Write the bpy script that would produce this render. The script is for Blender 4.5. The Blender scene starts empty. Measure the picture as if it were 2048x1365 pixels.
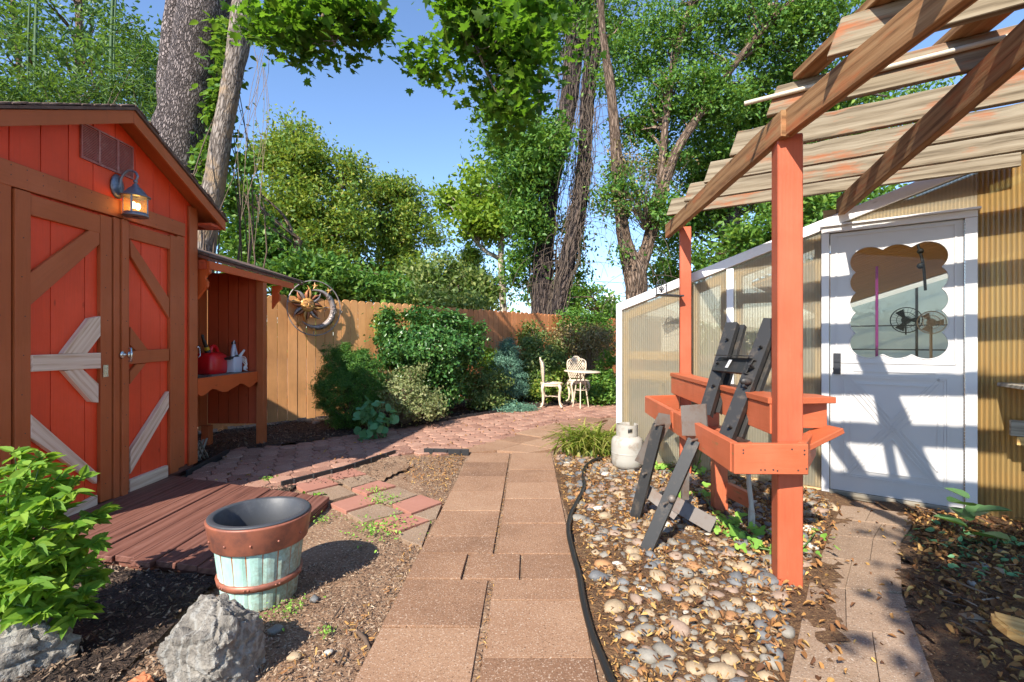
import bpy, bmesh, math, random
import numpy as np
from mathutils import Vector, Matrix, noise
R = math.radians
random.seed(7)
SC = bpy.context.scene
COL = SC.collection
H = 1.27          # eye height of the camera
F = 970.0         # focal length for a 2048 px wide frame
CX, CY = 1024.0, 682.5

# ------------------------------------------------------------------ reading positions
def G(px, py, z=0.0):
    """Where the ray through a photo point meets the level z."""
    y = (H - z) * F / (py - CY)
    return Vector(((px - CX) / F * y, y, z))
def D(px, py, y):
    """The point of that ray at distance y."""
    return Vector(((px - CX) / F * y, y, H - (py - CY) / F * y))
SX = -3.10        # plane of the shed front
def S(px, py, dx=0.0):
    y = SX * F / (px - CX)
    return (y, H - (py - CY) / F * y)
WB = Vector((2.627, 4.006, 0)); WS = Vector((0.8, -0.599, 0)).normalized(); WN = Vector((-0.599, -0.8, 0)).normalized()
def W(s, n, z):
    """Greenhouse end wall: s along it, n out of it, z up."""
    return WB + WS * s + WN * n + Vector((0, 0, z))
def WP(px, py):
    k = (px - CX) / F
    s = (k * WB.y - WB.x) / (WS.x - k * WS.y)
    y = WB.y + WS.y * s
    return (s, H - (py - CY) / F * y)

# ------------------------------------------------------------------ mesh builder
class MB:
    def __init__(s):
        s.v = []; s.f = []; s.uv = []; s.sm = []; s.mi = []
    def add(s, verts, faces, uvs=None, smooth=False, mi=0):
        o = len(s.v)
        s.v += [tuple(v) for v in verts]
        for k, f in enumerate(faces):
            s.f.append([o + i for i in f]); s.sm.append(smooth); s.mi.append(mi)
            s.uv.append(uvs[k] if uvs else [(0, 0)] * len(f))
    def obox(s, c, ax, hs, mi=0):
        """box: centre, three unit axes, half sizes; UV runs along its longest side"""
        c = Vector(c); ax = [Vector(a) for a in ax]
        L = max(range(3), key=lambda i: hs[i])
        ru, rv = random.random() * 20, random.random() * 20
        for i in range(3):
            j, k = (i + 1) % 3, (i + 2) % 3
            for sg in (-1, 1):
                q = []
                for a, b in ((-1, -1), (1, -1), (1, 1), (-1, 1)):
                    q.append((a, b) if sg > 0 else (b, a))
                vs = [c + ax[i] * (sg * hs[i]) + ax[j] * (a * hs[j]) + ax[k] * (b * hs[k]) for a, b in q]
                uv = []
                for a, b in q:
                    pj, pk = a * hs[j], b * hs[k]
                    if i == L: u, w = pj * .3, pk
                    elif j == L: u, w = pj, pk
                    else: u, w = pk, pj
                    uv.append((u + ru, w + rv + i * .37 + sg * .11))
                s.add(vs, [(0, 1, 2, 3)], [uv], mi=mi)
        return s
    def box(s, a, b, mi=0):
        c = [(a[i] + b[i]) / 2 for i in range(3)]; h = [abs(b[i] - a[i]) / 2 for i in range(3)]
        return s.obox(c, ((1, 0, 0), (0, 1, 0), (0, 0, 1)), h, mi)
    def bar(s, p0, p1, w, h, up=(0, 0, 1), mi=0):
        p0 = Vector(p0); p1 = Vector(p1); d = (p1 - p0); L = d.length; d.normalize()
        sd = d.cross(Vector(up)).normalized(); u = sd.cross(d).normalized()
        return s.obox((p0 + p1) / 2, (d, sd, u), (L / 2, w / 2, h / 2), mi)
    def prism(s, pts, vec, mi=0, smooth=False):
        """polygon pts (list of 3D) pushed along vec"""
        pts = [Vector(p) for p in pts]; vec = Vector(vec); n = len(pts)
        nr = Vector((0, 0, 0))
        for i in range(n): nr += pts[i].cross(pts[(i + 1) % n])
        if nr.dot(vec) > 0: pts = pts[::-1]
        e = (pts[1] - pts[0]).normalized(); nn = vec.normalized(); g = nn.cross(e)
        L = max(range(n), key=lambda i: (pts[(i + 1) % n] - pts[i]).length)
        e = (pts[(L + 1) % n] - pts[L]).normalized(); g = nn.cross(e)
        ru, rv = random.random() * 20, random.random() * 20
        U = [((p - pts[0]).dot(e) + ru, (p - pts[0]).dot(g) + rv) for p in pts]
        a = pts; b = [p + vec for p in pts]
        s.add(a, [list(range(n))], [U], mi=mi)
        s.add(b, [list(range(n))[::-1]], [U[::-1]], mi=mi)
        t = vec.length
        for i in range(n):
            j = (i + 1) % n
            u0, u1 = U[i][0], U[j][0]
            if abs(u1 - u0) < 1e-4: u1 = u0 + .02
            s.add([a[j], a[i], b[i], b[j]], [(0, 1, 2, 3)], [[(u1, U[j][1]), (u0, U[i][1]), (u0, U[i][1] + t), (u1, U[j][1] + t)]], mi=mi, smooth=smooth)
        return s
    def tube(s, pts, rad, seg=8, caps=True, smooth=True, wob=0.0, mi=0, uvs=1.0):
        pts = [Vector(p) for p in pts]; n = len(pts)
        if not hasattr(rad, '__len__'): rad = [rad] * n
        t0 = (pts[1] - pts[0]).normalized()
        a = Vector((0, 0, 1)) if abs(t0.z) < .9 else Vector((1, 0, 0))
        x = t0.cross(a).normalized()
        rings = []; ln = 0; lens = []
        for i in range(n):
            t = (pts[min(i + 1, n - 1)] - pts[max(i - 1, 0)]).normalized()
            x = (x - t * x.dot(t))
            if x.length < 1e-6: x = t.orthogonal()
            x.normalize(); y = t.cross(x)
            if i: ln += (pts[i] - pts[i - 1]).length
            lens.append(ln); ring = []
            for k in range(seg):
                an = 2 * math.pi * k / seg
                r = rad[i]
                dv = x * math.cos(an) + y * math.sin(an)
                if wob: r *= 1 + wob * noise.noise(pts[i] * 1.7 + dv * 1.3) + wob * .6 * noise.noise(pts[i] * 5 + dv * 3)
                ring.append(pts[i] + dv * r)
            rings.append(ring)
        V = [v for r in rings for v in r]; Fc = []; U = []
        for i in range(n - 1):
            for k in range(seg):
                k2 = (k + 1) % seg
                Fc.append((i * seg + k, i * seg + k2, (i + 1) * seg + k2, (i + 1) * seg + k))
                c0 = 2 * math.pi * rad[0] * k / seg; c1 = 2 * math.pi * rad[0] * (k + 1) / seg
                U.append([(c0, lens[i]), (c1, lens[i]), (c1, lens[i + 1]), (c0, lens[i + 1])])
        s.add(V, Fc, U, smooth, mi)
        if caps:
            s.add(rings[0], [list(range(seg))[::-1]], mi=mi); s.add(rings[-1], [list(range(seg))], mi=mi)
        return s
    def lathe(s, prof, c, seg=32, mi=0, smooth=True, M=None):
        """prof: list of (r,z)"""
        c = Vector(c); V = []
        for r, z in prof:
            for k in range(seg):
                an = 2 * math.pi * k / seg
                p = Vector((r * math.cos(an), r * math.sin(an), z))
                V.append(c + (M @ p if M else p))
        Fc = []; U = []
        l = 0
        for i in range(len(prof) - 1):
            l2 = l + math.hypot(prof[i + 1][0] - prof[i][0], prof[i + 1][1] - prof[i][1])
            for k in range(seg):
                k2 = (k + 1) % seg
                Fc.append((i * seg + k, i * seg + k2, (i + 1) * seg + k2, (i + 1) * seg + k))
                U.append([(k / seg, l), ((k + 1) / seg, l), ((k + 1) / seg, l2), (k / seg, l2)])
            l = l2
        s.add(V, Fc, U, smooth, mi)
        return s
    def ball(s, c, r, seg=12, rings=8, ax=(1, 1, 1), M=None, mi=0):
        pr = []
        c = Vector(c); V = []; Fc = []
        for i in range(rings + 1):
            th = math.pi * i / rings
            for k in range(seg):
                an = 2 * math.pi * k / seg
                p = Vector((r * ax[0] * math.sin(th) * math.cos(an), r * ax[1] * math.sin(th) * math.sin(an), -r * ax[2] * math.cos(th)))
                V.append(c + (M @ p if M else p))
        for i in range(rings):
            for k in range(seg):
                k2 = (k + 1) % seg
                Fc.append((i * seg + k, i * seg + k2, (i + 1) * seg + k2, (i + 1) * seg + k))
        s.add(V, Fc, None, True, mi)
        return s
    def plank(s, p0, p1, w, h, up=(0, 0, 1), n=26, amp=.003, rag=.006, cut=0.0):
        """weathered board: edges wander, top edge is ragged; cut slopes the first end"""
        p0 = Vector(p0); p1 = Vector(p1); d = (p1 - p0); L = d.length; d.normalize()
        sd = d.cross(Vector(up)).normalized(); u = sd.cross(d).normalized(); k0 = random.random() * 50
        ru, rv = random.random() * 20, random.random() * 20; V = []
        nn = lambda t, k: noise.noise(Vector((t * L * 2.2 + k0, k, 0))) * amp + noise.noise(Vector((t * L * 14 + k0, k, 3))) * amp * .5
        for i in range(n + 1):
            t = i / n
            for j, (a, b) in enumerate(((-1, -1), (1, -1), (1, 1), (-1, 1))):
                sh_ = cut if (i == 0 and b > 0) else 0
                r = rag * max(0, noise.noise(Vector((t * L * 9 + k0, 7, 0)))) if b > 0 else 0
                V.append(p0 + d * (t * L + sh_) + sd * (a * w / 2 + nn(t, j * 3.3 + 1)) + u * (b * h / 2 + nn(t, j * 2.1 + 9) - r))
        Fc = []; U = []; off = [0, w, w + h, 2 * w + h, 2 * w + 2 * h]
        for i in range(n):
            for j in range(4):
                k = (j + 1) % 4; Fc.append((i * 4 + j, i * 4 + k, i * 4 + 4 + k, i * 4 + 4 + j))
                a, b = i / n * L + ru, (i + 1) / n * L + ru; U.append([(a, off[j] + rv), (a, off[j + 1] + rv), (b, off[j + 1] + rv), (b, off[j] + rv)])
        Fc += [(3, 2, 1, 0), (n * 4, n * 4 + 1, n * 4 + 2, n * 4 + 3)]; U += [[(ru, rv), (ru + .02, rv), (ru + .02, rv + h), (ru, rv + h)]] * 2
        s.add(V, Fc, U); return s
    def build(s, name, mat, parent=None, bev=0.0, weld=False, seg=1):
        me = bpy.data.meshes.new(name)
        me.from_pydata(s.v, [], s.f)
        uvl = me.uv_layers.new(name='UVMap')
        flat = [c for f in s.uv for u in f for c in u]
        uvl.data.foreach_set('uv', flat)
        me.polygons.foreach_set('use_smooth', s.sm)
        mats = mat if isinstance(mat, (list, tuple)) else [mat]
        for m in mats: me.materials.append(m)
        if len(mats) > 1: me.polygons.foreach_set('material_index', s.mi)
        if bev or weld:
            bm = bmesh.new(); bm.from_mesh(me)
            bmesh.ops.remove_doubles(bm, verts=bm.verts, dist=1e-5)
            if bev:
                ed = [e for e in bm.edges if len(e.link_faces) == 2 and e.calc_face_angle(0) > R(35)]
                bmesh.ops.bevel(bm, geom=ed, offset=bev, segments=seg, affect='EDGES', clamp_overlap=True)
            bm.to_mesh(me); bm.free()
        me.update()
        return link(name, me, parent)

def link(name, me, parent=None):
    o = bpy.data.objects.new(name, me); COL.objects.link(o)
    if parent is not None: put(o, parent)
    return o
def root_loc(p):
    l = Vector((0, 0, 0))
    while p is not None:
        l += p.location; p = p.parent
    return l
def put(o, parent):
    o.parent = parent
    t = parent
    while t.parent is not None: t = t.parent
    if t is parent: o.matrix_parent_inverse = Matrix.Translation(-t.location)
def tag(o, label=None, cat=None, group=None, kind=None):
    if label: o['label'] = label
    if cat: o['category'] = cat
    if group: o['group'] = group
    if kind: o['kind'] = kind
    return o
def thing(name, label, cat, loc=(0, 0, 0), group=None):
    o = bpy.data.objects.new(name, None); COL.objects.link(o)
    o.location = loc; o.empty_display_size = .1
    return tag(o, label, cat, group)
def copy_tree(o, parent=None):
    c = o.copy(); COL.objects.link(c)
    if parent is not None: c.parent = parent
    for ch in list(o.children): copy_tree(ch, c)
    return c
def spline(pts, n=6):
    """Catmull-Rom through tuples (any length)"""
    P = [np.array(p, float) for p in pts]; out = []
    for i in range(len(P) - 1):
        p0 = P[max(i - 1, 0)]; p1 = P[i]; p2 = P[i + 1]; p3 = P[min(i + 2, len(P) - 1)]
        for k in range(n):
            t = k / n
            out.append(.5 * ((2 * p1) + (p2 - p0) * t + (2 * p0 - 5 * p1 + 4 * p2 - p3) * t * t + (3 * p1 - p0 - 3 * p2 + p3) * t ** 3))
    out.append(P[-1]); return out
def inside(p, poly):
    x, y = p[0], p[1]; c = False; n = len(poly)
    for i in range(n):
        a = poly[i]; b = poly[i - 1]
        if (a[1] > y) != (b[1] > y) and x < (b[0] - a[0]) * (y - a[1]) / (b[1] - a[1]) + a[0]: c = not c
    return c

# ------------------------------------------------------------------ materials
def newmat(name):
    m = bpy.data.materials.new(name); m.use_nodes = True
    nt = m.node_tree; b = nt.nodes['Principled BSDF']
    return m, nt, b
def nd(nt, t, ins=None, **kw):
    n = nt.nodes.new(t)
    for k, v in kw.items(): setattr(n, k, v)
    for k, v in (ins or {}).items():
        if isinstance(v, bpy.types.NodeSocket): nt.links.new(v, n.inputs[k])
        else: n.inputs[k].default_value = v
    return n
def c4(c): return (c[0], c[1], c[2], 1.0)
def ramp(nt, fac, stops, interp='LINEAR'):
    r = nt.nodes.new('ShaderNodeValToRGB'); e = r.color_ramp.elements; r.color_ramp.interpolation = interp
    while len(e) > 1: e.remove(e[-1])
    for i, (p, c) in enumerate(stops):
        if i == 0: e[0].position = p; e[0].color = c4(c)
        else:
            x = e.new(p); x.color = c4(c)
    nt.links.new(fac, r.inputs[0]); return r.outputs[0]
def coords(nt, kind, scale=(1, 1, 1)):
    tc = nt.nodes.new('ShaderNodeTexCoord')
    mp = nd(nt, 'ShaderNodeMapping', {'Vector': tc.outputs[kind], 'Scale': scale})
    return mp.outputs[0]
def tex(nt, vec, scale, detail=4, rough=.6, dist=0.0):
    return nd(nt, 'ShaderNodeTexNoise', {'Vector': vec, 'Scale': scale, 'Detail': detail, 'Roughness': rough, 'Distortion': dist}).outputs['Fac']
def mixc(nt, fac, a, b, mode='MIX'):
    n = nt.nodes.new('ShaderNodeMix'); n.data_type = 'RGBA'; n.blend_type = mode
    for i, v in ((0, fac), (6, a), (7, b)):
        if isinstance(v, bpy.types.NodeSocket): nt.links.new(v, n.inputs[i])
        else: n.inputs[i].default_value = c4(v) if isinstance(v, (tuple, list)) else v
    return n.outputs[2]
def math_(nt, op, a, b=0.0, clamp=False):
    n = nt.nodes.new('ShaderNodeMath'); n.operation = op; n.use_clamp = clamp
    for i, v in ((0, a), (1, b)):
        if isinstance(v, bpy.types.NodeSocket): nt.links.new(v, n.inputs[i])
        else: n.inputs[i].default_value = v
    return n.outputs[0]
def bump(nt, b, h, strength=.3, dist=.01, nrm=None):
    n = nd(nt, 'ShaderNodeBump', {'Height': h, 'Strength': strength, 'Distance': dist})
    if nrm is not None: nt.links.new(nrm, n.inputs['Normal'])
    nt.links.new(n.outputs[0], b.inputs['Normal']); return n.outputs[0]
def island(nt): return nt.nodes.new('ShaderNodeNewGeometry').outputs['Random Per Island']

def paint(name, col, var=.16, rough=.55, grain=1.0, spec=.35, worn=None, worn_amt=.6, weather=1.0):
    """painted timber: brush and grain relief, faded patches, optional worn-through colour"""
    m, nt, b = newmat(name)
    uv = coords(nt, 'UV', (2.2, 42, 1)); ob = coords(nt, 'Object')
    g = tex(nt, uv, 1.6, 5, .65); big = tex(nt, ob, 1.7, 4, .6); fine = tex(nt, ob, 60, 3, .6)
    dk = tuple(c * (1 - var) for c in col); lt = tuple(min(1, c * (1 + var) + .015) for c in col)
    c = ramp(nt, math_(nt, 'ADD', math_(nt, 'MULTIPLY', big, .8), math_(nt, 'MULTIPLY', island(nt), .2)), [(.3, dk), (.5, col), (.72, lt)])
    st = tex(nt, coords(nt, 'Object', (5, 5, .5)), 2.6, 5, .7)
    c = mixc(nt, math_(nt, 'MULTIPLY', math_(nt, 'SUBTRACT', st, .55, True), 1.5 * weather), c, tuple(x * .62 for x in col))
    ch = tex(nt, ob, 7, 8, .75)
    c = mixc(nt, math_(nt, 'MULTIPLY', math_(nt, 'SUBTRACT', ch, .66), 5 * weather, True), c, tuple(min(1, x * .5 + .14) for x in col))
    c = mixc(nt, math_(nt, 'MULTIPLY', math_(nt, 'SUBTRACT', g, .45, True), .9 * grain), c, tuple(x * .55 for x in col))
    kv = nd(nt, 'ShaderNodeTexVoronoi', {'Vector': coords(nt, 'UV', (2.6, 7.5, 1)), 'Scale': 1.0, 'Randomness': 1.0}).outputs['Distance']
    kt = math_(nt, 'MULTIPLY', math_(nt, 'SUBTRACT', .075, kv), 22, True)
    c = mixc(nt, math_(nt, 'MULTIPLY', kt, .55), c, tuple(x * .35 for x in col))
    if worn:
        w = tex(nt, coords(nt, 'UV', (1.6, 9, 1)), 2.1, 6, .7)
        w2 = math_(nt, 'MULTIPLY', math_(nt, 'SUBTRACT', math_(nt, 'ADD', w, math_(nt, 'MULTIPLY', fine, .12)), worn_amt), 14, True)
        c = mixc(nt, w2, c, worn)
    nt.links.new(c, b.inputs['Base Color'])
    b.inputs['Roughness'].default_value = rough; b.inputs['Specular IOR Level'].default_value = spec
    h = math_(nt, 'ADD', math_(nt, 'MULTIPLY', g, .8 * grain), math_(nt, 'MULTIPLY', fine, .3))
    bump(nt, b, h, .45, .004)
    return m
def wood(name, a, bcol, dark, rough=.75, stain=None, stain_amt=.52, gs=1.0, blot=None):
    """bare timber with long grain and growth bands; UV u runs along the board"""
    m, nt, b = newmat(name)
    uv = coords(nt, 'UV', (2.4, 30, 1))
    g1 = tex(nt, uv, 1.3 * gs, 3, .55, 1.2); g2 = tex(nt, coords(nt, 'UV', (3, 150, 1)), 1.0, 4, .6)
    bd = tex(nt, coords(nt, 'UV', (1.6, 60, 1)), 1.1 * gs, 4, .6, .8)
    kn = nd(nt, 'ShaderNodeTexWave', {'Vector': coords(nt, 'UV', (.25, 3.2, 1)), 'Scale': 1.9 * gs, 'Distortion': 16.0, 'Detail': 2.5, 'Detail Scale': .55}, bands_direction='Y').outputs['Fac']
    v = math_(nt, 'ADD', math_(nt, 'MULTIPLY', g1, .45), math_(nt, 'ADD', math_(nt, 'MULTIPLY', bd, .38), math_(nt, 'MULTIPLY', kn, .17)))
    c = ramp(nt, v, [(.30, dark), (.47, bcol), (.66, a)])
    c = mixc(nt, math_(nt, 'MULTIPLY', math_(nt, 'SUBTRACT', g2, .5, True), 1.6), c, dark)
    if stain:
        w = tex(nt, coords(nt, 'UV', (1.2, 5, 1)), 1.5, 6, .7)
        c = mixc(nt, math_(nt, 'MULTIPLY', math_(nt, 'SUBTRACT', w, stain_amt), 9, True), c, mixc(nt, .75, c, stain))
    if blot:
        w = tex(nt, coords(nt, 'Object'), 3.0, 6, .7)
        c = mixc(nt, math_(nt, 'MULTIPLY', math_(nt, 'SUBTRACT', w, .55), 5, True), c, mixc(nt, .6, c, blot))
    nt.links.new(c, b.inputs['Base Color']); b.inputs['Roughness'].default_value = rough
    b.inputs['Specular IOR Level'].default_value = .25
    bump(nt, b, math_(nt, 'ADD', v, g2), .45, .0025)
    return m
def stone_like(name, stops, scale=6, detail=6, rough=.85, bs=.5, bd=.01, speck=None, speck_s=160, speck_t=.66, isl=0.0, fine=90, coord='Object', dist=0.0, spec=.3, streak=None):
    """mineral or soil surface: broad tone noise, fine relief, optional light specks"""
    m, nt, b = newmat(name)
    ob = coords(nt, coord)
    n1 = tex(nt, ob, scale, detail, .65, dist); n2 = tex(nt, ob, fine, 4, .65)
    f = math_(nt, 'ADD', math_(nt, 'MULTIPLY', n1, .65), math_(nt, 'MULTIPLY', n2, .35))
    if isl: f = math_(nt, 'ADD', math_(nt, 'MULTIPLY', f, 1 - isl), math_(nt, 'MULTIPLY', island(nt), isl))
    c = ramp(nt, f, stops)
    if streak:
        w = nd(nt, 'ShaderNodeTexWave', {'Vector': ob, 'Scale': 6.0, 'Distortion': 14.0, 'Detail': 4.0}).outputs['Fac']
        c = mixc(nt, math_(nt, 'MULTIPLY', math_(nt, 'SUBTRACT', w, .7, True), 2.0), c, streak)
    if speck:
        q = tex(nt, ob, speck_s, 2, .5, .4)
        t = math_(nt, 'MULTIPLY', math_(nt, 'SUBTRACT', q, speck_t), 9, True)
        c = mixc(nt, math_(nt, 'MULTIPLY', t, .8), c, speck)
        q2 = tex(nt, coords(nt, coord, (1, 1.3, 1)), speck_s * .8, 2, .5, .4)
        c = mixc(nt, math_(nt, 'MULTIPLY', math_(nt, 'SUBTRACT', q2, speck_t), 6, True), c, tuple(x * .35 for x in stops[0][1]))
    nt.links.new(c, b.inputs['Base Color']); b.inputs['Roughness'].default_value = rough
    b.inputs['Specular IOR Level'].default_value = spec
    bump(nt, b, math_(nt, 'ADD', n1, math_(nt, 'MULTIPLY', n2, .7)), bs, bd)
    return m
def plain(name, col, rough=.5, metal=0.0, spec=.5, dirt=None, dirt_s=8, dirt_amt=.5, bs=.15):
    m, nt, b = newmat(name)
    ob = coords(nt, 'Object'); n = tex(nt, ob, dirt_s, 6, .7)
    c = mixc(nt, math_(nt, 'MULTIPLY', math_(nt, 'SUBTRACT', n, dirt_amt), 4, True), col, dirt if dirt else tuple(x * .8 for x in col))
    nt.links.new(c, b.inputs['Base Color'])
    b.inputs['Roughness'].default_value = rough; b.inputs['Metallic'].default_value = metal; b.inputs['Specular IOR Level'].default_value = spec
    bump(nt, b, tex(nt, ob, 45, 4), bs, .003)
    return m
def leafmat(name, stops, trans=.35, rough=.45, tcol=None):
    """leaves: tone differs leaf by leaf; light passes through"""
    m, nt, b = newmat(name)
    c = ramp(nt, island(nt), stops)
    out = nt.nodes['Material Output']
    nt.links.new(c, b.inputs['Base Color']); b.inputs['Roughness'].default_value = rough; b.inputs['Specular IOR Level'].default_value = .3
    tc = mixc(nt, .75, c, tcol or (.25, .42, .03))
    t = nd(nt, 'ShaderNodeBsdfTranslucent', {'Color': tc})
    mx = nd(nt, 'ShaderNodeMixShader', {0: trans, 1: b.outputs[0], 2: t.outputs[0]})
    nt.links.new(mx.outputs[0], out.inputs['Surface'])
    return m
def barkmat(name, lo, mid, hi, sx=9, sy=3.2, bs=.9, bd=.03, patch=None):
    m, nt, b = newmat(name)
    uv = coords(nt, 'UV', (sx, sy, 1))
    wv = nd(nt, 'ShaderNodeVectorMath', {0: uv, 1: nd(nt, 'ShaderNodeTexNoise', {'Vector': uv, 'Scale': 1.6, 'Detail': 4.0}).outputs['Color']}, operation='ADD').outputs[0]
    v = nd(nt, 'ShaderNodeTexVoronoi', {'Vector': wv, 'Scale': 2.2}, feature='DISTANCE_TO_EDGE').outputs['Distance']
    e = math_(nt, 'MULTIPLY', v, 4.0, True); n = tex(nt, coords(nt, 'Object'), 9, 6, .7)
    c = ramp(nt, math_(nt, 'ADD', math_(nt, 'MULTIPLY', e, .65), math_(nt, 'MULTIPLY', n, .35)), [(.15, lo), (.5, mid), (.9, hi)])
    if patch:
        w = tex(nt, coords(nt, 'Object'), 2.4, 5, .6)
        c = mixc(nt, math_(nt, 'MULTIPLY', math_(nt, 'SUBTRACT', w, .5), 10, True), c, patch)
    nt.links.new(c, b.inputs['Base Color']); b.inputs['Roughness'].default_value = .9; b.inputs['Specular IOR Level'].default_value = .2
    bump(nt, b, math_(nt, 'ADD', e, math_(nt, 'MULTIPLY', n, .5)), bs, bd)
    return m

# ------------------------------------------------------------------ leaves
def ring_leaf(half, fold=.25, droop=.2):
    """leaf from one half outline (x,y): a midrib with two folded halves"""
    V = []; n = len(half)
    V = [(0, half[0][1], 0)]
    left = []; right = []; mid = []
    for x, y in half[1:-1]:
        z = abs(x) * fold - droop * y * y
        right.append(len(V)); V.append((x, y, z))
        left.append(len(V)); V.append((-x, y, z))
    tip = len(V); V.append((0, half[-1][1], -droop * half[-1][1] ** 2))
    return np.array(V), [tuple([0] + right + [tip]), tuple([tip] + left[::-1] + [0])]
RHOMB = ring_leaf([(0, 0), (.26, .45), (0, 1)])
OVATE = ring_leaf([(0, 0), (.20, .12), (.31, .34), (.25, .62), (.11, .86), (0, 1)])
MAPLE = ring_leaf([(0, 0), (.12, .10), (.40, .02), (.34, .2), (.66, .38), (.42, .44), (.46, .66), (.2, .6), (.14, .8), (0, 1.05)], .12, .15)
LANCE = ring_leaf([(0, 0), (.09, .3), (.07, .65), (0, 1)], .3, .35)
CHIP = (np.array([(-.5, -.16, 0), (.5, -.1, .02), (.45, .14, .05), (-.42, .12, .03)]), [(0, 1, 2, 3)])
def unit(a): return a / np.maximum(np.linalg.norm(a, axis=1, keepdims=True), 1e-9)
def leaf_mesh(name, C, size, nrm, tmpl, mat, parent=None, rs=None, dirs=None, smooth=False):
    """all the leaves of one crown as one mesh"""
    rs = rs or np.random.RandomState(1)
    TV, TF = tmpl; N = len(C)
    n = unit(nrm); d = dirs if dirs is not None else rs.normal(size=(N, 3))
    d = unit(d - n * np.sum(d * n, 1, keepdims=True)); t = np.cross(d, n)
    sz = np.asarray(size).reshape(-1, 1, 1)
    V = C[:, None, :] + sz * (TV[None, :, 0:1] * t[:, None, :] + TV[None, :, 1:2] * d[:, None, :] + TV[None, :, 2:3] * n[:, None, :])
    k = len(TV); V = V.reshape(-1, 3).astype(np.float32)
    lt = np.array([i for f in TF for i in f]); ls = np.array([len(f) for f in TF])
    loops = (np.arange(N)[:, None] * k + lt[None]).ravel().astype(np.int32)
    tot = np.tile(ls, N).astype(np.int32); st = np.concatenate([[0], np.cumsum(tot)[:-1]]).astype(np.int32)
    me = bpy.data.meshes.new(name)
    me.vertices.add(len(V)); me.vertices.foreach_set('co', V.ravel())
    me.loops.add(len(loops)); me.loops.foreach_set('vertex_index', loops)
    me.polygons.add(len(tot)); me.polygons.foreach_set('loop_start', st); me.polygons.foreach_set('loop_total', tot)
    me.materials.append(mat); me.update(calc_edges=True)
    return link(name, me, parent)
def clusters(rs, lobes, cr, per, shell=.45, gap=-.10):
    """leaf places: sprays scattered through ellipsoid lobes (cx,cy,cz,rx,ry,rz,n)"""
    cen = []
    for (x, y, z, rx, ry, rz, n) in lobes:
        u = unit(rs.normal(size=(n, 3))); r = (shell + (1 - shell) * rs.rand(n, 1)) ** .7
        r *= np.array([[1 + .42 * noise.noise(Vector((float(a[0]) * 2.3 + x * 3, float(a[1]) * 2.3 + y, float(a[2]) * 2.3 + z))) + .18 * noise.noise(Vector((float(a[0]) * 6 + x, float(a[1]) * 6 + y * 3, float(a[2]) * 6)))] for a in u])
        cen.append(np.array([x, y, z]) + u * r * np.array([rx, ry, rz]))
    cen = np.concatenate(cen); q = .30 / cr
    cen = cen[np.array([noise.noise(Vector((float(c[0]) * q, float(c[1]) * q, float(c[2]) * q))) > gap for c in cen])]; N = len(cen)
    P = np.repeat(cen, per, 0); sc = np.repeat(.55 + .9 * rs.rand(N, 1), per, 0)
    P = P + rs.normal(size=P.shape) * cr * sc * np.array([1, 1, .55])
    return cen, P
# ================================================================== material set
M = {}
M['red'] = paint('red_siding_paint', (.80, .078, .022), .16, .5, .7)
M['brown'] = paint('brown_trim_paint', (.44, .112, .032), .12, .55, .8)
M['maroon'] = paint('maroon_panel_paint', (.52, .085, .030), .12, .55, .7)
M['orange'] = paint('orange_trim_paint', (.62, .11, .022), .12, .5, .6)
M['raw'] = wood('raw_lumber', (.82, .67, .52), (.74, .56, .41), (.52, .33, .20), .75)
M['post'] = paint('post_paint', (.42, .090, .038), .22, .5, .8, worn=(.26, .13, .06), worn_amt=.71)
M['bench'] = paint('bench_paint', (.43, .105, .042), .24, .5, .8, worn=(.27, .15, .06), worn_amt=.68)
M['pergola'] = wood('weathered_lumber', (.31, .26, .185), (.225, .18, .12), (.085, .062, .038), .8, stain=(.36, .105, .035), stain_amt=.53)
M['rafter'] = wood('stained_lumber', (.36, .21, .10), (.27, .14, .06), (.11, .05, .022), .8, stain=(.36, .115, .042), stain_amt=.53)
M['fence'] = paint('fence_stain', (.76, .37, .145), .22, .75, .9, .2, worn=(.42, .18, .07), worn_amt=.74)
M['fencered'] = paint('red_fence_stain', (.60, .23, .09), .17, .75, .9, .2, worn=(.25, .085, .035), worn_amt=.7)
M['deck'] = wood('deck_boards', (.215, .098, .072), (.165, .068, .048), (.075, .03, .022), .6, stain=(.30, .20, .17), stain_amt=.66)
M['shingle'] = stone_like('roof_shingle', [(.3, (.07, .045, .035)), (.7, (.2, .13, .1))], 14, fine=120)
M['slab'] = stone_like('red_concrete_slab', [(.32, (.175, .092, .052)), (.52, (.27, .150, .087)), (.75, (.37, .225, .138))], 2.6, fine=75, speck=(.55, .43, .33), speck_s=150, speck_t=.585, isl=.30, bs=.6, bd=.006)
M['slab_grey'] = stone_like('tan_concrete_slab', [(.3, (.18, .118, .078)), (.55, (.28, .19, .126)), (.75, (.36, .26, .185))], 3.5, fine=80, speck=(.5, .42, .34), speck_s=140, speck_t=.59, isl=.2, bs=.6)
M['slab_red'] = stone_like('smooth_red_slab', [(.3, (.30, .13, .09)), (.7, (.40, .19, .14))], 3, fine=60, isl=.15, bs=.2)
M['paver'] = stone_like('pink_pavers', [(.28, (.20, .098, .070)), (.5, (.33, .172, .120)), (.75, (.44, .255, .185))], 3, fine=110, speck=(.50, .36, .29), speck_s=150, speck_t=.58, isl=.3, bs=.35)
M['soil'] = stone_like('dry_soil', [(.3, (.12, .072, .047)), (.5, (.245, .146, .088)), (.72, (.37, .245, .155))], 2.2, 8, fine=38, speck=(.58, .46, .33), speck_s=70, speck_t=.58, bs=.9, bd=.02)
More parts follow.
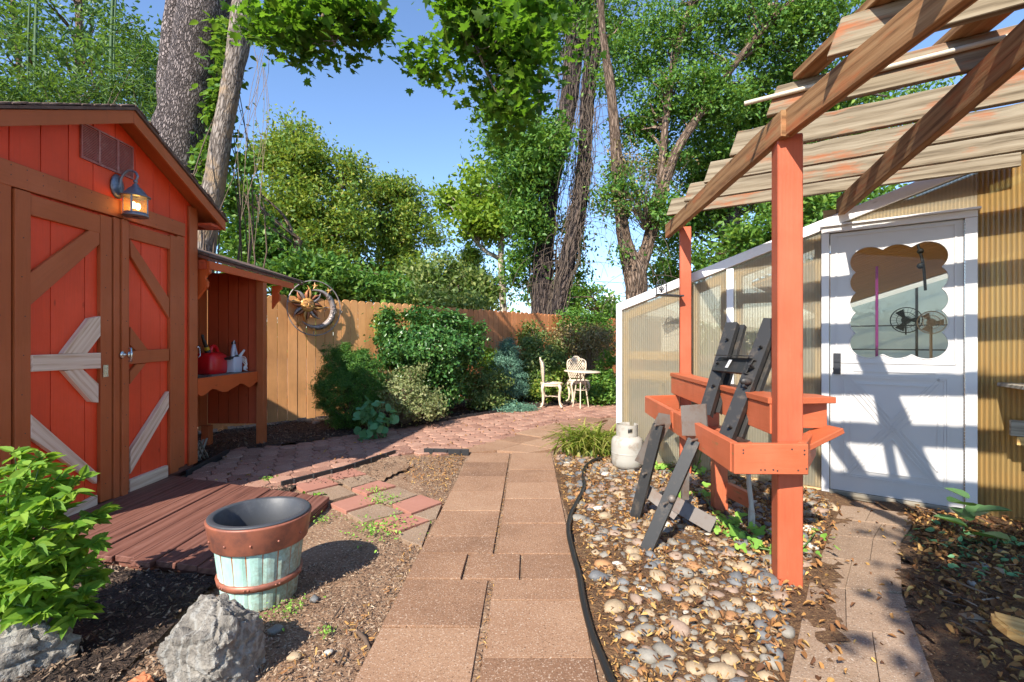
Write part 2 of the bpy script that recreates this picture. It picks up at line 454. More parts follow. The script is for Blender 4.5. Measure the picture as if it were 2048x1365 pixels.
M['mulch'] = stone_like('dark_mulch', [(.3, (.014, .010, .008)), (.5, (.045, .030, .023)), (.78, (.12, .08, .058))], 14, 6, fine=70, speck=(.24, .17, .12), speck_s=90, speck_t=.60, bs=1.0, bd=.03)
M['duff'] = stone_like('leaf_duff', [(.3, (.050, .026, .014)), (.5, (.135, .072, .036)), (.75, (.27, .155, .075))], 16, 6, fine=60, speck=(.42, .28, .12), speck_s=80, speck_t=.60, bs=1.0, bd=.03)
M['chips'] = stone_like('bark_chips', [(.2, (.022, .014, .010)), (.5, (.075, .046, .030)), (.75, (.19, .125, .08)), (.92, (.36, .27, .19))], 5, isl=.8, bs=.3)
M['litter'] = stone_like('dry_leaves', [(.1, (.10, .043, .02)), (.4, (.23, .105, .04)), (.7, (.37, .19, .06)), (.95, (.50, .33, .11))], 5, isl=.85, bs=.3)
M['soilchips'] = stone_like('soil_crumbs', [(.1, (.07, .04, .026)), (.5, (.21, .13, .08)), (.8, (.38, .27, .18)), (.95, (.60, .47, .33))], 5, isl=.85, bs=.3)
M['rock'] = stone_like('grey_rock', [(.28, (.06, .052, .044)), (.45, (.18, .16, .135)), (.58, (.28, .25, .21)), (.75, (.42, .385, .33))], 5, 9, fine=55, bs=1.0, bd=.02, dist=.6, streak=(.36, .345, .31))
M['hose'] = plain('black_rubber', (.018, .017, .016), .42, spec=.4)
M['edging'] = plain('black_plastic', (.022, .022, .023), .5)
M['blackmetal'] = plain('dusty_black_metal', (.026, .025, .024), .5, .1, .5, dirt=(.12, .092, .068), dirt_s=12, dirt_amt=.53)
M['rustplate'] = plain('rusty_steel', (.17, .145, .125), .55, .3, dirt=(.13, .06, .028), dirt_s=7, dirt_amt=.48)
M['white'] = paint('white_paint', (.78, .77, .75), .06, .42, .15, .45, weather=.35)
M['whitemetal'] = plain('white_metal', (.62, .61, .60), .4, dirt=(.6, .58, .55), dirt_amt=.62, bs=.05)
M['doorwhite'] = plain('white_door_skin', (.52, .505, .49), .38, spec=.45, dirt=(.46, .44, .42), dirt_s=3, dirt_amt=.6, bs=.03)
M['tank'] = plain('propane_tank_paint', (.40, .375, .325), .5, dirt=(.20, .13, .075), dirt_s=8, dirt_amt=.50)
M['cream'] = plain('cream_cast_iron', (.66, .54, .40), .5, dirt=(.30, .17, .09), dirt_s=16, dirt_amt=.57)
M['verdigris'] = plain('grey_blue_metal', (.23, .25, .30), .38, .5, dirt=(.07, .07, .08), dirt_s=30, dirt_amt=.52)
M['chrome'] = plain('polished_metal', (.6, .6, .58), .22, .9)
M['darkmetal'] = plain('dark_metal', (.06, .06, .065), .4, .6)
M['rust'] = plain('rust_brown_metal', (.42, .15, .06), .5, .15, dirt=(.15, .075, .05), dirt_s=30, dirt_amt=.5)
M['gold'] = plain('old_gold_metal', (.62, .32, .09), .42, .15, dirt=(.22, .1, .04), dirt_s=30, dirt_amt=.52)
M['bronze'] = plain('aged_grey_bronze', (.34, .30, .28), .42, .2, dirt=(.22, .11, .065), dirt_s=40, dirt_amt=.48)
M['redplastic'] = plain('red_plastic', (.62, .008, .012), .32, spec=.5, bs=.05)
M['yellowplastic'] = plain('yellow_plastic', (.55, .36, .02), .4)
M['greyplastic'] = plain('pale_grey_plastic', (.52, .55, .62), .45, bs=.03)
M['whiteplastic'] = plain('white_plastic', (.75, .74, .72), .45)
M['copper'] = plain('copper_band', (.36, .125, .075), .45, .2, .5, dirt=(.15, .068, .055), dirt_s=8, dirt_amt=.44)
M['liner'] = plain('dark_liner', (.050, .054, .062), .5, dirt=(.11, .11, .115), dirt_s=6, dirt_amt=.55)
M['terracotta'] = plain('terracotta', (.50, .17, .07), .8)
M['oldwood'] = wood('silver_grey_wood', (.40, .36, .29), (.27, .235, .18), (.10, .08, .055), .85, blot=(.13, .14, .05))
M['newwood'] = wood('honey_pine', (.62, .40, .15), (.50, .30, .10), (.33, .17, .055), .55)
M['stud'] = wood('greenhouse_stud', (.62, .45, .24), (.52, .36, .18), (.32, .19, .085), .7)
M['ceil'] = wood('orange_pine_ceiling', (.90, .52, .19), (.78, .42, .13), (.40, .19, .055), .6)
M['pvc'] = plain('pvc_pipe', (.55, .49, .38), .4)
M['vent'] = plain('dusty_red_vent', (.36, .125, .105), .6, dirt=(.5, .28, .24), dirt_s=20, dirt_amt=.5)
M['stem'] = plain('brown_stem', (.11, .07, .045), .8)
M['greenstem'] = plain('green_stem', (.09, .16, .035), .6)
M['bamboo'] = plain('bamboo_stem', (.035, .085, .02), .7)
M['drytwig'] = plain('dry_twig', (.26, .185, .125), .85)
M['vinewood'] = plain('grey_vine_wood', (.13, .095, .07), .85)
M['bark_big'] = barkmat('scaly_grey_bark', (.035, .028, .027), (.15, .122, .115), (.30, .25, .235), 9, 5, 1.0, .03)
M['bark_maple'] = barkmat('maple_bark', (.06, .048, .04), (.20, .165, .14), (.33, .285, .25), 9, 2.6, .6, .015, patch=(.27, .19, .12))
M['bark_dark'] = barkmat('dark_bark', (.02, .016, .018), (.065, .050, .046), (.15, .11, .09), 5, 1.1, 1.0, .05)
M['bark_brown'] = barkmat('brown_bark', (.05, .033, .024), (.16, .108, .075), (.28, .2, .15), 5, 1.1, .8, .04)
M['bark_pale'] = barkmat('pale_bark', (.16, .12, .09), (.36, .3, .24), (.52, .46, .38), 4, 1.0, .4, .02)
# foliage
M['lf_maple'] = leafmat('maple_leaf', [(0, (0.026, 0.075, 0.014)), (.55, (0.055, 0.122, 0.017)), (1, (0.126, 0.171, 0.020))], .55, .6, tcol=(.20, .40, .02))
M['lf_dark'] = leafmat('dark_leaf', [(0, (0.043, 0.129, 0.025)), (.6, (0.100, 0.218, 0.036)), (1, (0.198, 0.323, 0.054))], .32)
M['lf_deep'] = leafmat('deep_green_leaf', [(0, (.022, .070, .022)), (.6, (.050, .120, .035)), (1, (.10, .175, .045))], .32)
M['lf_mid'] = leafmat('mid_leaf', [(0, (0.049, 0.140, 0.025)), (.6, (0.116, 0.231, 0.036)), (1, (0.214, 0.330, 0.049))], .35)
M['lf_yellow'] = leafmat('yellowing_leaf', [(0, (0.063, 0.154, 0.025)), (.5, (0.162, 0.267, 0.040)), (.85, (0.267, 0.339, 0.049)), (1, (0.337, 0.308, 0.059))], .38, tcol=(.34, .40, .03))
M['lf_bright'] = leafmat('lime_leaf', [(0, (0.103, 0.207, 0.023)), (.6, (0.196, 0.310, 0.034)), (1, (0.322, 0.414, 0.057))], .4, tcol=(.40, .55, .04))
M['lf_fore'] = leafmat('fresh_leaf', [(0, (0.070, 0.180, 0.015)), (.5, (0.139, 0.285, 0.025)), (1, (0.268, 0.401, 0.048))], .42, .62, tcol=(.36, .55, .04))
M['lf_holly'] = leafmat('glossy_leaf', [(0, (0.024, 0.083, 0.021)), (.6, (0.053, 0.143, 0.030)), (1, (0.120, 0.225, 0.053))], .15, .28)
M['lf_yew'] = leafmat('yew_needle', [(0, (0.030, 0.107, 0.021)), (.6, (0.066, 0.181, 0.030)), (1, (0.165, 0.314, 0.049))], .2)
M['lf_blue'] = leafmat('blue_needle', [(0, (0.083, 0.190, 0.124)), (.6, (0.148, 0.297, 0.206)), (1, (0.264, 0.446, 0.314))], .15, tcol=(.15, .3, .18))
M['lf_pale'] = leafmat('pale_leaf', [(0, (0.121, 0.165, 0.055)), (.6, (0.242, 0.275, 0.110)), (1, (0.396, 0.396, 0.187))], .35, tcol=(.4, .42, .12))
M['lf_dry'] = leafmat('dry_shrub_leaf', [(0, (0.140, 0.099, 0.041)), (.5, (0.247, 0.214, 0.083)), (1, (0.446, 0.314, 0.140))], .3, tcol=(.35, .25, .06))
M['lf_olive'] = leafmat('olive_leaf', [(0, (0.083, 0.140, 0.041)), (.6, (0.165, 0.231, 0.066)), (1, (0.297, 0.314, 0.099))], .3)
M['lf_grass'] = leafmat('strap_leaf', [(0, (0.099, 0.176, 0.022)), (.6, (0.220, 0.286, 0.039)), (1, (0.396, 0.352, 0.110))], .35, tcol=(.45, .48, .06))
M['lf_teal'] = leafmat('teal_leaf', [(0, (0.083, 0.247, 0.116)), (1, (0.198, 0.446, 0.198))], .35, tcol=(.2, .42, .12))
M['lf_hosta'] = leafmat('big_leaf', [(0, (0.042, 0.118, 0.034)), (1, (0.107, 0.209, 0.081))], .3)
M['lf_weed'] = leafmat('weed_leaf', [(0, (0.148, 0.330, 0.049)), (1, (0.363, 0.594, 0.099))], .35)

def polymat(name, tint, diff, tr, tl, sc=1.0, rc=.72):
    """fluted twin-wall plastic sheet: partly see-through, partly milky, gloss on its flutes"""
    m, nt, b = newmat(name)
    uv = coords(nt, 'UV', (1, 1, 1))
    wv = nd(nt, 'ShaderNodeTexWave', {'Vector': uv, 'Scale': 14.5 * sc, 'Distortion': .25, 'Detail': 1.0, 'Detail Scale': .6}, bands_direction='X').outputs['Fac']
    n = tex(nt, coords(nt, 'UV', (1.5, .8, 1)), 2.0, 5, .65)
    tcol = mixc(nt, wv, tuple(x * rc for x in tint), tint)
    T = nd(nt, 'ShaderNodeBsdfTransparent', {'Color': tcol})
    L = nd(nt, 'ShaderNodeBsdfTranslucent', {'Color': mixc(nt, n, tuple(x * .75 for x in tint), tint)})
    dc = mixc(nt, wv, tuple(x * (rc + .08) for x in diff), diff)
    nt.links.new(dc, b.inputs['Base Color']); b.inputs['Roughness'].default_value = .16; b.inputs['Specular IOR Level'].default_value = .6
    bump(nt, b, wv, .9, .006)
    a = nd(nt, 'ShaderNodeMixShader', {0: tl, 1: b.outputs[0], 2: L.outputs[0]})
    mx = nd(nt, 'ShaderNodeMixShader', {0: tr, 1: a.outputs[0], 2: T.outputs[0]})
    nt.links.new(mx.outputs[0], nt.nodes['Material Output'].inputs['Surface'])
    return m
M['poly'] = polymat('clear_polycarbonate', (.96, .93, .84), (.62, .58, .46), .60, .5)
M['polyamber'] = polymat('amber_polycarbonate', (.92, .74, .40), (.56, .40, .17), .42, .40, .8, .52)
M['polyback'] = polymat('greenhouse_back_sheet', (.95, .97, .88), (.7, .72, .6), .25, .75)
def glassmat():
    m, nt, b = newmat('window_glass')
    T = nd(nt, 'ShaderNodeBsdfTransparent', {'Color': (.93, .95, .93, 1)})
    Gs = nd(nt, 'ShaderNodeBsdfGlossy', {'Color': (1, 1, 1, 1), 'Roughness': .02})
    lw = nd(nt, 'ShaderNodeFresnel', {'IOR': 1.22})
    mx = nd(nt, 'ShaderNodeMixShader', {0: lw.outputs[0], 1: T.outputs[0], 2: Gs.outputs[0]})
    nt.links.new(mx.outputs[0], nt.nodes['Material Output'].inputs['Surface'])
    return m
M['glass'] = glassmat()
def lampglass():
    m, nt, b = newmat('amber_lamp_glass')
    T = nd(nt, 'ShaderNodeBsdfTransparent', {'Color': (.96, .84, .60, 1)})
    b.inputs['Base Color'].default_value = (.75, .55, .28, 1); b.inputs['Roughness'].default_value = .12
    mx = nd(nt, 'ShaderNodeMixShader', {0: .68, 1: b.outputs[0], 2: T.outputs[0]})
    nt.links.new(mx.outputs[0], nt.nodes['Material Output'].inputs['Surface'])
    return m
M['lampglass'] = lampglass()
def glow(name, col, st):
    m, nt, b = newmat(name)
    b.inputs['Base Color'].default_value = c4(col); b.inputs['Emission Color'].default_value = c4(col); b.inputs['Emission Strength'].default_value = st
    return m
M['bulb'] = glow('lit_bulb', (1.0, .62, .22), 14.0)
def stavemat():
    m, nt, b = newmat('teal_staves')
    uv = coords(nt, 'UV', (1, 1, 1))
    ob = coords(nt, 'Object')
    n = tex(nt, coords(nt, 'Object', (1, 1, .25)), 16, 6, .7); f = tex(nt, ob, 55, 4)
    c = ramp(nt, n, [(.3, (.27, .45, .38)), (.55, (.40, .60, .53)), (.75, (.55, .72, .66))])
    w = math_(nt, 'MULTIPLY', math_(nt, 'SUBTRACT', tex(nt, coords(nt, 'Object', (1, 1, .22)), 20, 6, .7), .66), 16, True)
    c = mixc(nt, w, c, (.30, .12, .05))
    # grime low on one side
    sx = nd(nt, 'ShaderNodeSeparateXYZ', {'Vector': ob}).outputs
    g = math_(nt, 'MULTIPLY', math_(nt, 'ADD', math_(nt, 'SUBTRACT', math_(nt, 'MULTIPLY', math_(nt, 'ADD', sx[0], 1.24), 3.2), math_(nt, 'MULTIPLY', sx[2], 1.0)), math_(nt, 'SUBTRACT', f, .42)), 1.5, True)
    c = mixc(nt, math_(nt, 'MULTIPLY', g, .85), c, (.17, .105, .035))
    nt.links.new(c, b.inputs['Base Color']); b.inputs['Roughness'].default_value = .6
    bump(nt, b, math_(nt, 'ADD', n, f), .4, .004)
    return m
M['stave'] = stavemat()
def pebble_mats():
    cols = {'grey': [(.11, .10, .086), (.27, .245, .205)], 'slate': [(.06, .063, .068), (.18, .18, .18)], 'tan': [(.20, .14, .085), (.42, .315, .20)],
            'rust': [(.24, .11, .05), (.42, .22, .10)], 'white': [(.36, .325, .27), (.60, .55, .47)], 'pinkish': [(.185, .122, .088), (.35, .25, .185)]}
    out = {}
    for k, (a, b2) in cols.items():
        m, nt, b = newmat(k + '_pebble')
        ob = coords(nt, 'Object'); n = tex(nt, ob, 2.4, 8, .72, .8)
        oi = nt.nodes.new('ShaderNodeObjectInfo').outputs['Random']
        f = math_(nt, 'ADD', math_(nt, 'MULTIPLY', n, .7), math_(nt, 'ADD', math_(nt, 'MULTIPLY', oi, .2), math_(nt, 'MULTIPLY', island(nt), .2)))
        nt.links.new(ramp(nt, f, [(.3, a), (.75, b2)]), b.inputs['Base Color'])
        b.inputs['Roughness'].default_value = .6; b.inputs['Specular IOR Level'].default_value = .35
        bump(nt, b, tex(nt, ob, 9, 6, .7), .35, .01); out[k] = m
    return out
PEB = pebble_mats()
# ================================================================== ground and paving
def struct(o): o['kind'] = 'structure'; return o
def grid_mesh(name, xs, ys, zf, mat, keep=None):
    V = [(x, y, zf(x, y)) for y in ys for x in xs]; nx = len(xs); Fc = []
    for j in range(len(ys) - 1):
        for i in range(nx - 1):
            cx = (xs[i] + xs[i + 1]) / 2; cy = (ys[j] + ys[j + 1]) / 2
            if keep is None or keep(cx, cy): Fc.append((j * nx + i, j * nx + i + 1, (j + 1) * nx + i + 1, (j + 1) * nx + i))
    me = bpy.data.meshes.new(name); me.from_pydata(V, [], Fc); me.polygons.foreach_set('use_smooth', [True] * len(Fc))
    me.materials.append(mat); bm = bmesh.new(); bm.from_mesh(me)
    bmesh.ops.delete(bm, geom=[v for v in bm.verts if not v.link_faces], context='VERTS'); bm.to_mesh(me); bm.free()
    return link(name, me)
def nz(x, y, s, k=0): return noise.noise(Vector((x * s, y * s, k)))
def gz(x, y):
    if abs(x) > 7 or y > 12: return 0.0
    return .012 * nz(x, y, 1.1) + .006 * nz(x, y, 6, 2) - .004
far = [-160, -80, -40, -20, -12, -8]
xs = far + list(np.linspace(-6, 6, 170)) + [-v for v in far[::-1]]
ys = [-30, -10, -3, 0] + list(np.linspace(.6, 11, 150)) + [14, 20, 30, 50, 90, 160]
struct(grid_mesh('ground', xs, ys, gz, M['soil']))
def bed(name, poly, z, mat, res=.045, amp=.014, wob=.09):
    X = [p[0] for p in poly]; Y = [p[1] for p in poly]
    xs = np.arange(min(X) - .1, max(X) + .1, res); ys = np.arange(min(Y) - .1, max(Y) + .1, res)
    def keep(x, y):
        q = (x + wob * nz(x, y, 3, 5), y + wob * nz(x, y, 3, 9)); return inside(q, poly)
    return struct(grid_mesh(name, xs, ys, lambda x, y: z + amp * nz(x, y, 4, 1) + amp * .7 * nz(x, y, 13, 3) + .005, mat, keep))
fd = Vector((.679, .734, 0)); fn = Vector((.734, -.679, 0)); F0 = Vector((-3.61, 7.236, 0))
patio_low = [(-3.0, 4.40), (-2.40, 4.02), (-1.92, 4.22), (-1.60, 4.74), (-1.26, 5.42), (-.62, 5.46)]
patio_up = [(2.3, 9.7), (1.4, 9.75), (.63, 9.3), (-.21, 8.58), (-.99, 7.72), (-1.39, 6.98), (-1.87, 6.78), (-2.42, 6.11), (-2.87, 5.70), (-3.18, 5.60)]
fr = [tuple((F0 + fd * a)[:2]) for a in (8.5, 4, 1, -1.2)]
bed('mulch_bed', patio_up + [(-3.2, 4.75), (-4.4, 4.75)] + [fr[3], fr[2], fr[1], fr[0]], .022, M['mulch'], .07)
bed('mulch_bed', [(-4.5, .9), (-1.0, .9), (-1.0, 1.5), (-1.42, 1.75), (-1.52, 2.05), (-1.5, 2.5), (-3.2, 2.95), (-4.5, 3)], .02, M['mulch'], .04, .02)
bed('mulch_bed', [(-2.45, 4.02), (-1.75, 3.8), (-1.9, 4.2)], .018, M['mulch'], .03)
bed('soil_bed', [(-1.95, 4.22), (-1.25, 4.25), (-.95, 4.9), (-1.3, 5.4)], .012, M['soil'], .03)
PEBPOLY = [(.42, 1.2), (.50, 5.3), (1.05, 5.25), (2.55, 4.15), (2.45, 3.68), (1.47, 2.5), (.98, 1.8), (.62, 1.2)]
bed('pebble_bed', [(.30, .9), (.46, 5.5), (1.1, 5.3), (2.6, 4.2), (2.6, 3.7), (1.6, 2.45), (.9, 1.2), (.7, .9)], .016, M['duff'], .05)
bed('mulch_bed', [(1.35, .9), (1.60, 1.8), (2.05, 2.6), (2.78, 3.3), (2.85, 3.78), (3.3, 3.5), (4.6, 2.5), (4.6, .9)], .02, M['duff'], .05, .02)

def slab(mb, quad, z0, z1, inset=.005, ch=.0025):
    """one cast slab with a small chamfer"""
    c = sum((Vector((p[0], p[1], 0)) for p in quad), Vector()) / len(quad); n = len(quad)
    def ringz(k, z): return [Vector((p[0], p[1], 0)) + (c - Vector((p[0], p[1], 0))).normalized() * k + Vector((0, 0, z)) for p in quad]
    dz = random.uniform(-.004, .004); tx, ty = random.uniform(-.006, .006), random.uniform(-.006, .006)
    A = ringz(inset + ch, z1 + dz); B = ringz(inset, z1 - ch + dz); Cc = ringz(inset, z0)
    for L in (A, B):
        for p in L: p.z += (p.x - c.x) * tx + (p.y - c.y) * ty
    V = A + B + Cc; Fc = [list(range(n))]
    for i in range(n):
        j = (i + 1) % n
        Fc += [[j, i, n + i, n + j], [n + j, n + i, 2 * n + i, 2 * n + j]]
    a = sum((A[i].cross(A[(i + 1) % n]) for i in range(n)), Vector())
    if a.z < 0: Fc = [f[::-1] for f in Fc]
    mb.add(V, Fc)
# main path
mb = MB()
def pu(u, v): return (-.585 + .034 * (v - 1.8) + u, v)
def prow(u0, u1, br):
    for a, b in zip(br[:-1], br[1:]): slab(mb, [pu(u0, a), pu(u1, a), pu(u1, b), pu(u0, b)], -.03, .022)
Wd = .905
prow(0, .437, [.75, 1.21, 1.665, 2.122, 2.543]); prow(.462, Wd, [.55, 1.01, 1.46, 1.914, 2.344, 2.543])
for a, b in ((0, .292), (.304, .60), (.61, Wd)): prow(a, b, [2.547, 2.848])
prow(0, .44, [2.853, 3.10, 3.566, 4.02, 4.47, 4.98, 5.42]); prow(.458, Wd, [2.853, 3.325, 3.84, 4.27, 4.71, 5.12, 5.42])
struct(mb.build('path', M['slab']))
fanpoly = [(-.56, 5.42), (.46, 5.42), (1.0, 5.95), (1.55, 7.6), (1.25, 7.95)]
mb = MB()
ax = Vector((.62, .785)); bx = Vector((.785, -.62))
for i in range(-3, 9):
    for j in range(-5, 6):
        o = Vector((-.5, 5.5)) + ax * (i * .457) + bx * (j * .457)
        if inside((o[0], o[1]), fanpoly) and o[1] > 5.45:
            q = [o + ax * a + bx * b for a, b in ((-.228, -.228), (.228, -.228), (.228, .228), (-.228, .228))]
            q = [(p[0], max(p[1], 5.43)) for p in q]
            slab(mb, q, -.03, .021 + .002 * (i + j) % 2)
struct(mb.build('path', M['slab']))
bed('joint_fill', [(-.60, .8), (.30, .8), (.44, 5.4), (-.47, 5.4)], .004, M['soil'], .05, .004, 0)
# second path, to the greenhouse door
mb = MB()
L0 = [(1.03, 1.80), (1.515, 2.476), (2.05, 3.13), (2.50, 3.68)]; R0 = [(1.50, 1.70), (1.93, 2.40), (2.42, 3.02), (2.93, 3.48)]
L0 = [(.55, 1.1)] + L0; R0 = [(1.12, 1.1)] + R0
def lerp(a, b, t): return (a[0] + (b[0] - a[0]) * t, a[1] + (b[1] - a[1]) * t)
for i in range(len(L0) - 1):
    for k in range(2):
        a0 = lerp(L0[i], L0[i + 1], k / 2); a1 = lerp(L0[i], L0[i + 1], (k + 1) / 2); b0 = lerp(R0[i], R0[i + 1], k / 2); b1 = lerp(R0[i], R0[i + 1], (k + 1) / 2)
        sp = .62 if (i + k) % 2 else .4
        slab(mb, [a0, lerp(a0, b0, sp), lerp(a1, b1, sp), a1], -.03, .024, .002); slab(mb, [lerp(a0, b0, sp), b0, b1, lerp(a1, b1, sp)], -.03, .024, .002)
struct(mb.build('path', M['slab_grey']))
# patio of interlocking pavers
mb = MB()
pp = patio_low + [(-.50, 5.62), (1.36, 7.92), (2.3, 8.2)] + patio_up
sz = .205; row = 0; y = 3.9
rot = R(-8); cr_, sr_ = math.cos(rot), math.sin(rot)
hexp = [(.50, .17), (.50, -.17), (.17, -.52), (-.17, -.52), (-.50, -.17), (-.50, .17), (-.17, .52), (.17, .52)]
for j in range(-10, 60):
    for i in range(-40, 60):
        lx = (i + .5 * (j % 2)) * sz; ly = j * sz * .86
        x = -3 + lx * cr_ - ly * sr_; yy = 3.8 + lx * sr_ + ly * cr_
        if not inside((x, yy), pp): continue
        th = rot + random.uniform(-.03, .03); ct, st = math.cos(th), math.sin(th)
        q = [(x + (a * ct - b * st) * sz * .98, yy + (a * st + b * ct) * sz * .98) for a, b in hexp]
        slab(mb, q, -.02, .027, .002, .008)
struct(mb.build('patio', M['paver']))
# loose diagonal slabs between deck and path
quads = [([(205, 280), (380, 245), (480, 290), (300, 335)], 'r'), ([(385, 235), (520, 195), (630, 240), (465, 268)], 'r'), ([(305, 340), (482, 298), (572, 343), (400, 390)], 'g'),
         ([(467, 273), (634, 243), (690, 270), (545, 312)], 'g'), ([(550, 318), (695, 275), (790, 303), (632, 348)], 'r'), ([(430, 400), (600, 350), (690, 390), (520, 440)], 'r'),
         ([(642, 352), (800, 308), (905, 350), (765, 398)], 'g'), ([(767, 405), (920, 352), (1040, 393), (872, 455)], 'r'), ([(524, 450), (692, 400), (832, 442), (612, 500)], 'g'),
         ([(657, 492), (842, 450), (970, 488), (790, 552)], 'r'), ([(880, 460), (1036, 402), (1008, 478), (972, 487)], 'g'), ([(802, 560), (978, 492), (930, 628), (822, 592)], 'g')]
gl = {'r': 'smooth red square slab laid corner to corner beside the wooden ramp', 'g': 'rough tan speckled slab laid corner to corner beside the wooden ramp'}
gg = {'r': 'smooth red slabs laid diagonally', 'g': 'rough tan slabs laid diagonally'}
for q, k in quads:
    mb = MB(); slab(mb, [G(500 + x / 2.703, 860 + y / 2.703, .022)[:2] for x, y in q], -.02, .024, .004)
    tag(mb.build('paving_slab', M['slab_red' if k == 'r' else 'slab_grey']), gl[k], 'paving slab', gg[k])
# black plastic edging
def edging(pts, label):
    mb = MB()
    for a, b in zip(pts[:-1], pts[1:]): mb.bar((a[0], a[1], .032), (b[0], b[1], .032), .02, .07)
    for a, b in zip(pts[:-1], pts[1:]):
        for t in (.2, .5, .8): mb.box((a[0] + (b[0] - a[0]) * t - .012, a[1] + (b[1] - a[1]) * t - .022, .0), (a[0] + (b[0] - a[0]) * t + .012, a[1] + (b[1] - a[1]) * t - .010, .062))
    tag(mb.build('garden_edging', M['edging'], bev=.003), label, 'edging')
edging([G(848, 909)[:2], G(938, 911)[:2]], 'straight black plastic edging strip where patio meets the main path')
edging([(-1.98, 4.16), (-1.62, 4.66), (-1.29, 5.36)], 'black plastic edging along the shaded patio rim')
edging([(-1.0, 7.62), (-.23, 8.48), (.2, 8.86)], 'curved black edging between the patio and the planted bed')
edging([(-3.03, 4.52), (-3.16, 5.4)], 'black edging strip at the foot of the shed corner')

# ================================================================== wooden ramp
t = thing('wooden_ramp', 'low weathered red plank ramp in front of the shed doors', 'ramp', (-2.2, 3.3, 0))
mb = MB(); x = -3.07; bw = .139
fy = lambda x: 2.90 - (x + 3.07) * .225
by = lambda x: 4.36 - (x + 3.06) * .37
rz = lambda x: .060
while x < -1.42:
    x1 = min(x + bw - .008, -1.40); dz = random.uniform(-.004, .004); j0 = random.uniform(-.02, .02)
    p = [Vector((x, fy(x) + j0, .03 + dz)), Vector((x1, fy(x1) + j0, .03 + dz)), Vector((x1, by(x1), .03 + dz)), Vector((x, by(x), .03 + dz))]
    mb.prism(p, (0, 0, .034)); x += bw
mb.build('deck_board', M['deck'], t, bev=.003)
mb = MB(); mb.bar((-3.05, fy(-3.05) + .06, .005), (-1.43, fy(-1.43) + .06, .005), .04, .05); mb.bar((-1.43, fy(-1.43) + .05, .005), (-1.43, by(-1.43) - .03, .005), .04, .05)
mb.build('joist', M['deck'], t)

# ================================================================== shed
sh = thing('garden_shed', 'red barn style shed with brown trimmed double doors', 'shed', (-3.1, 3.76, 0))
def xp(mb, yz, x0, x1, mi=0): return mb.prism([Vector((x0, y, z)) for y, z in yz], (x1 - x0, 0, 0), mi)
def spx(mb, pts, x0, x1): return xp(mb, [S(*p) for p in pts], x0, x1)
RZ = lambda y: 3.015 - .47 * abs(y - 3.76)
mb = MB(); y = 2.79
while y < 4.72:
    y1 = min(y + .2, 4.73); a, b = y + .003, y1 - .003
    top = [(b, RZ(b))] + ([(3.76, RZ(3.76))] if a < 3.76 < b else []) + [(a, RZ(a))]
    xp(mb, [(a, .10), (b, .10)] + top, -3.118, -3.10); y += .2
mb.build('siding', M['red'], sh, bev=.002)
mb = MB(); xp(mb, [(2.80, .10), (4.70, .10), (4.70, RZ(4.70)), (3.76, RZ(3.76) - .01), (2.80, RZ(2.80))], -3.135, -3.1195)
mb.build('backing', M['maroon'], sh)
mb = MB()
mb.box((-5.5, 4.705, .1), (-3.14, 4.73, 2.52)); mb.box((-5.5, 2.79, .1), (-3.14, 2.815, 2.52)); mb.box((-5.52, 2.82, .1), (-5.48, 4.70, 2.5))
mb.build('side_wall', M['brown'], sh)
mb = MB(); mb.box((-3.099, 4.628, .08), (-3.075, 4.735, 2.56)); mb.box((-3.14, 4.732, .08), (-3.078, 4.752, 2.53))
mb.build('corner_trim', M['brown'], sh, bev=.003)
mb = MB(); mb.box((-5.4, 2.85, .0), (-3.12, 4.68, .098)); mb.box((-3.118, 2.8, .03), (-3.10, 4.72, .098)); mb.build('skid', M['deck'], sh)
# roof
rf = MB()
for sg in (1, -1):
    Y = lambda y: 3.76 + sg * (y - 3.76)
    xp(rf, [(Y(3.76), 3.085), (Y(4.985), 2.509), (Y(4.985), 2.490), (Y(3.76), 3.062)], -2.915, -5.7)
roof = rf.build('roof', M['shingle'], sh)
mb = MB()
for k in range(26):   # ragged shingle butts seen on the gable edge
    for sg in (1, -1):
        u0 = k / 26 * 1.21; u1 = u0 + 1.21 / 26 + .008; dz = random.uniform(.0, .006)
        xp(mb, [(3.76 + sg * u0, 3.087 - .47 * u0 + dz), (3.76 + sg * u1, 3.087 - .47 * u1 + dz), (3.76 + sg * u1, 3.095 - .47 * u1 + dz), (3.76 + sg * u0, 3.100 - .47 * u0 + dz)], -2.905 - random.uniform(0, .02), -5.68)
mb.build('shingles', M['shingle'], roof)
mb = MB()
for sg in (1, -1):
    Y = lambda y: 3.76 + sg * (y - 3.76)
    xp(mb, [(Y(3.762), 3.060), (Y(4.95), 2.502), (Y(4.95), 2.470), (Y(3.762), 3.026)], -2.955, -5.6)
mb.build('soffit', M['brown'], roof)
mb = MB()
for sg in (1, -1):
    Y = lambda y: 3.76 + sg * (y - 3.76)
    xp(mb, [(Y(3.761), 3.058), (Y(4.965), 2.492), (Y(4.965), 2.395), (Y(3.761), 2.958)], -2.953, -2.93)
mb.build('fascia', M['brown'], roof, bev=.002)
mb = MB(); mb.box((-3.098, 4.755, 2.405), (-2.956, 4.94, 2.43)); mb.box((-5.5, 4.925, 2.40), (-2.956, 4.948, 2.468)); mb.build('eave_box', M['maroon'], roof)
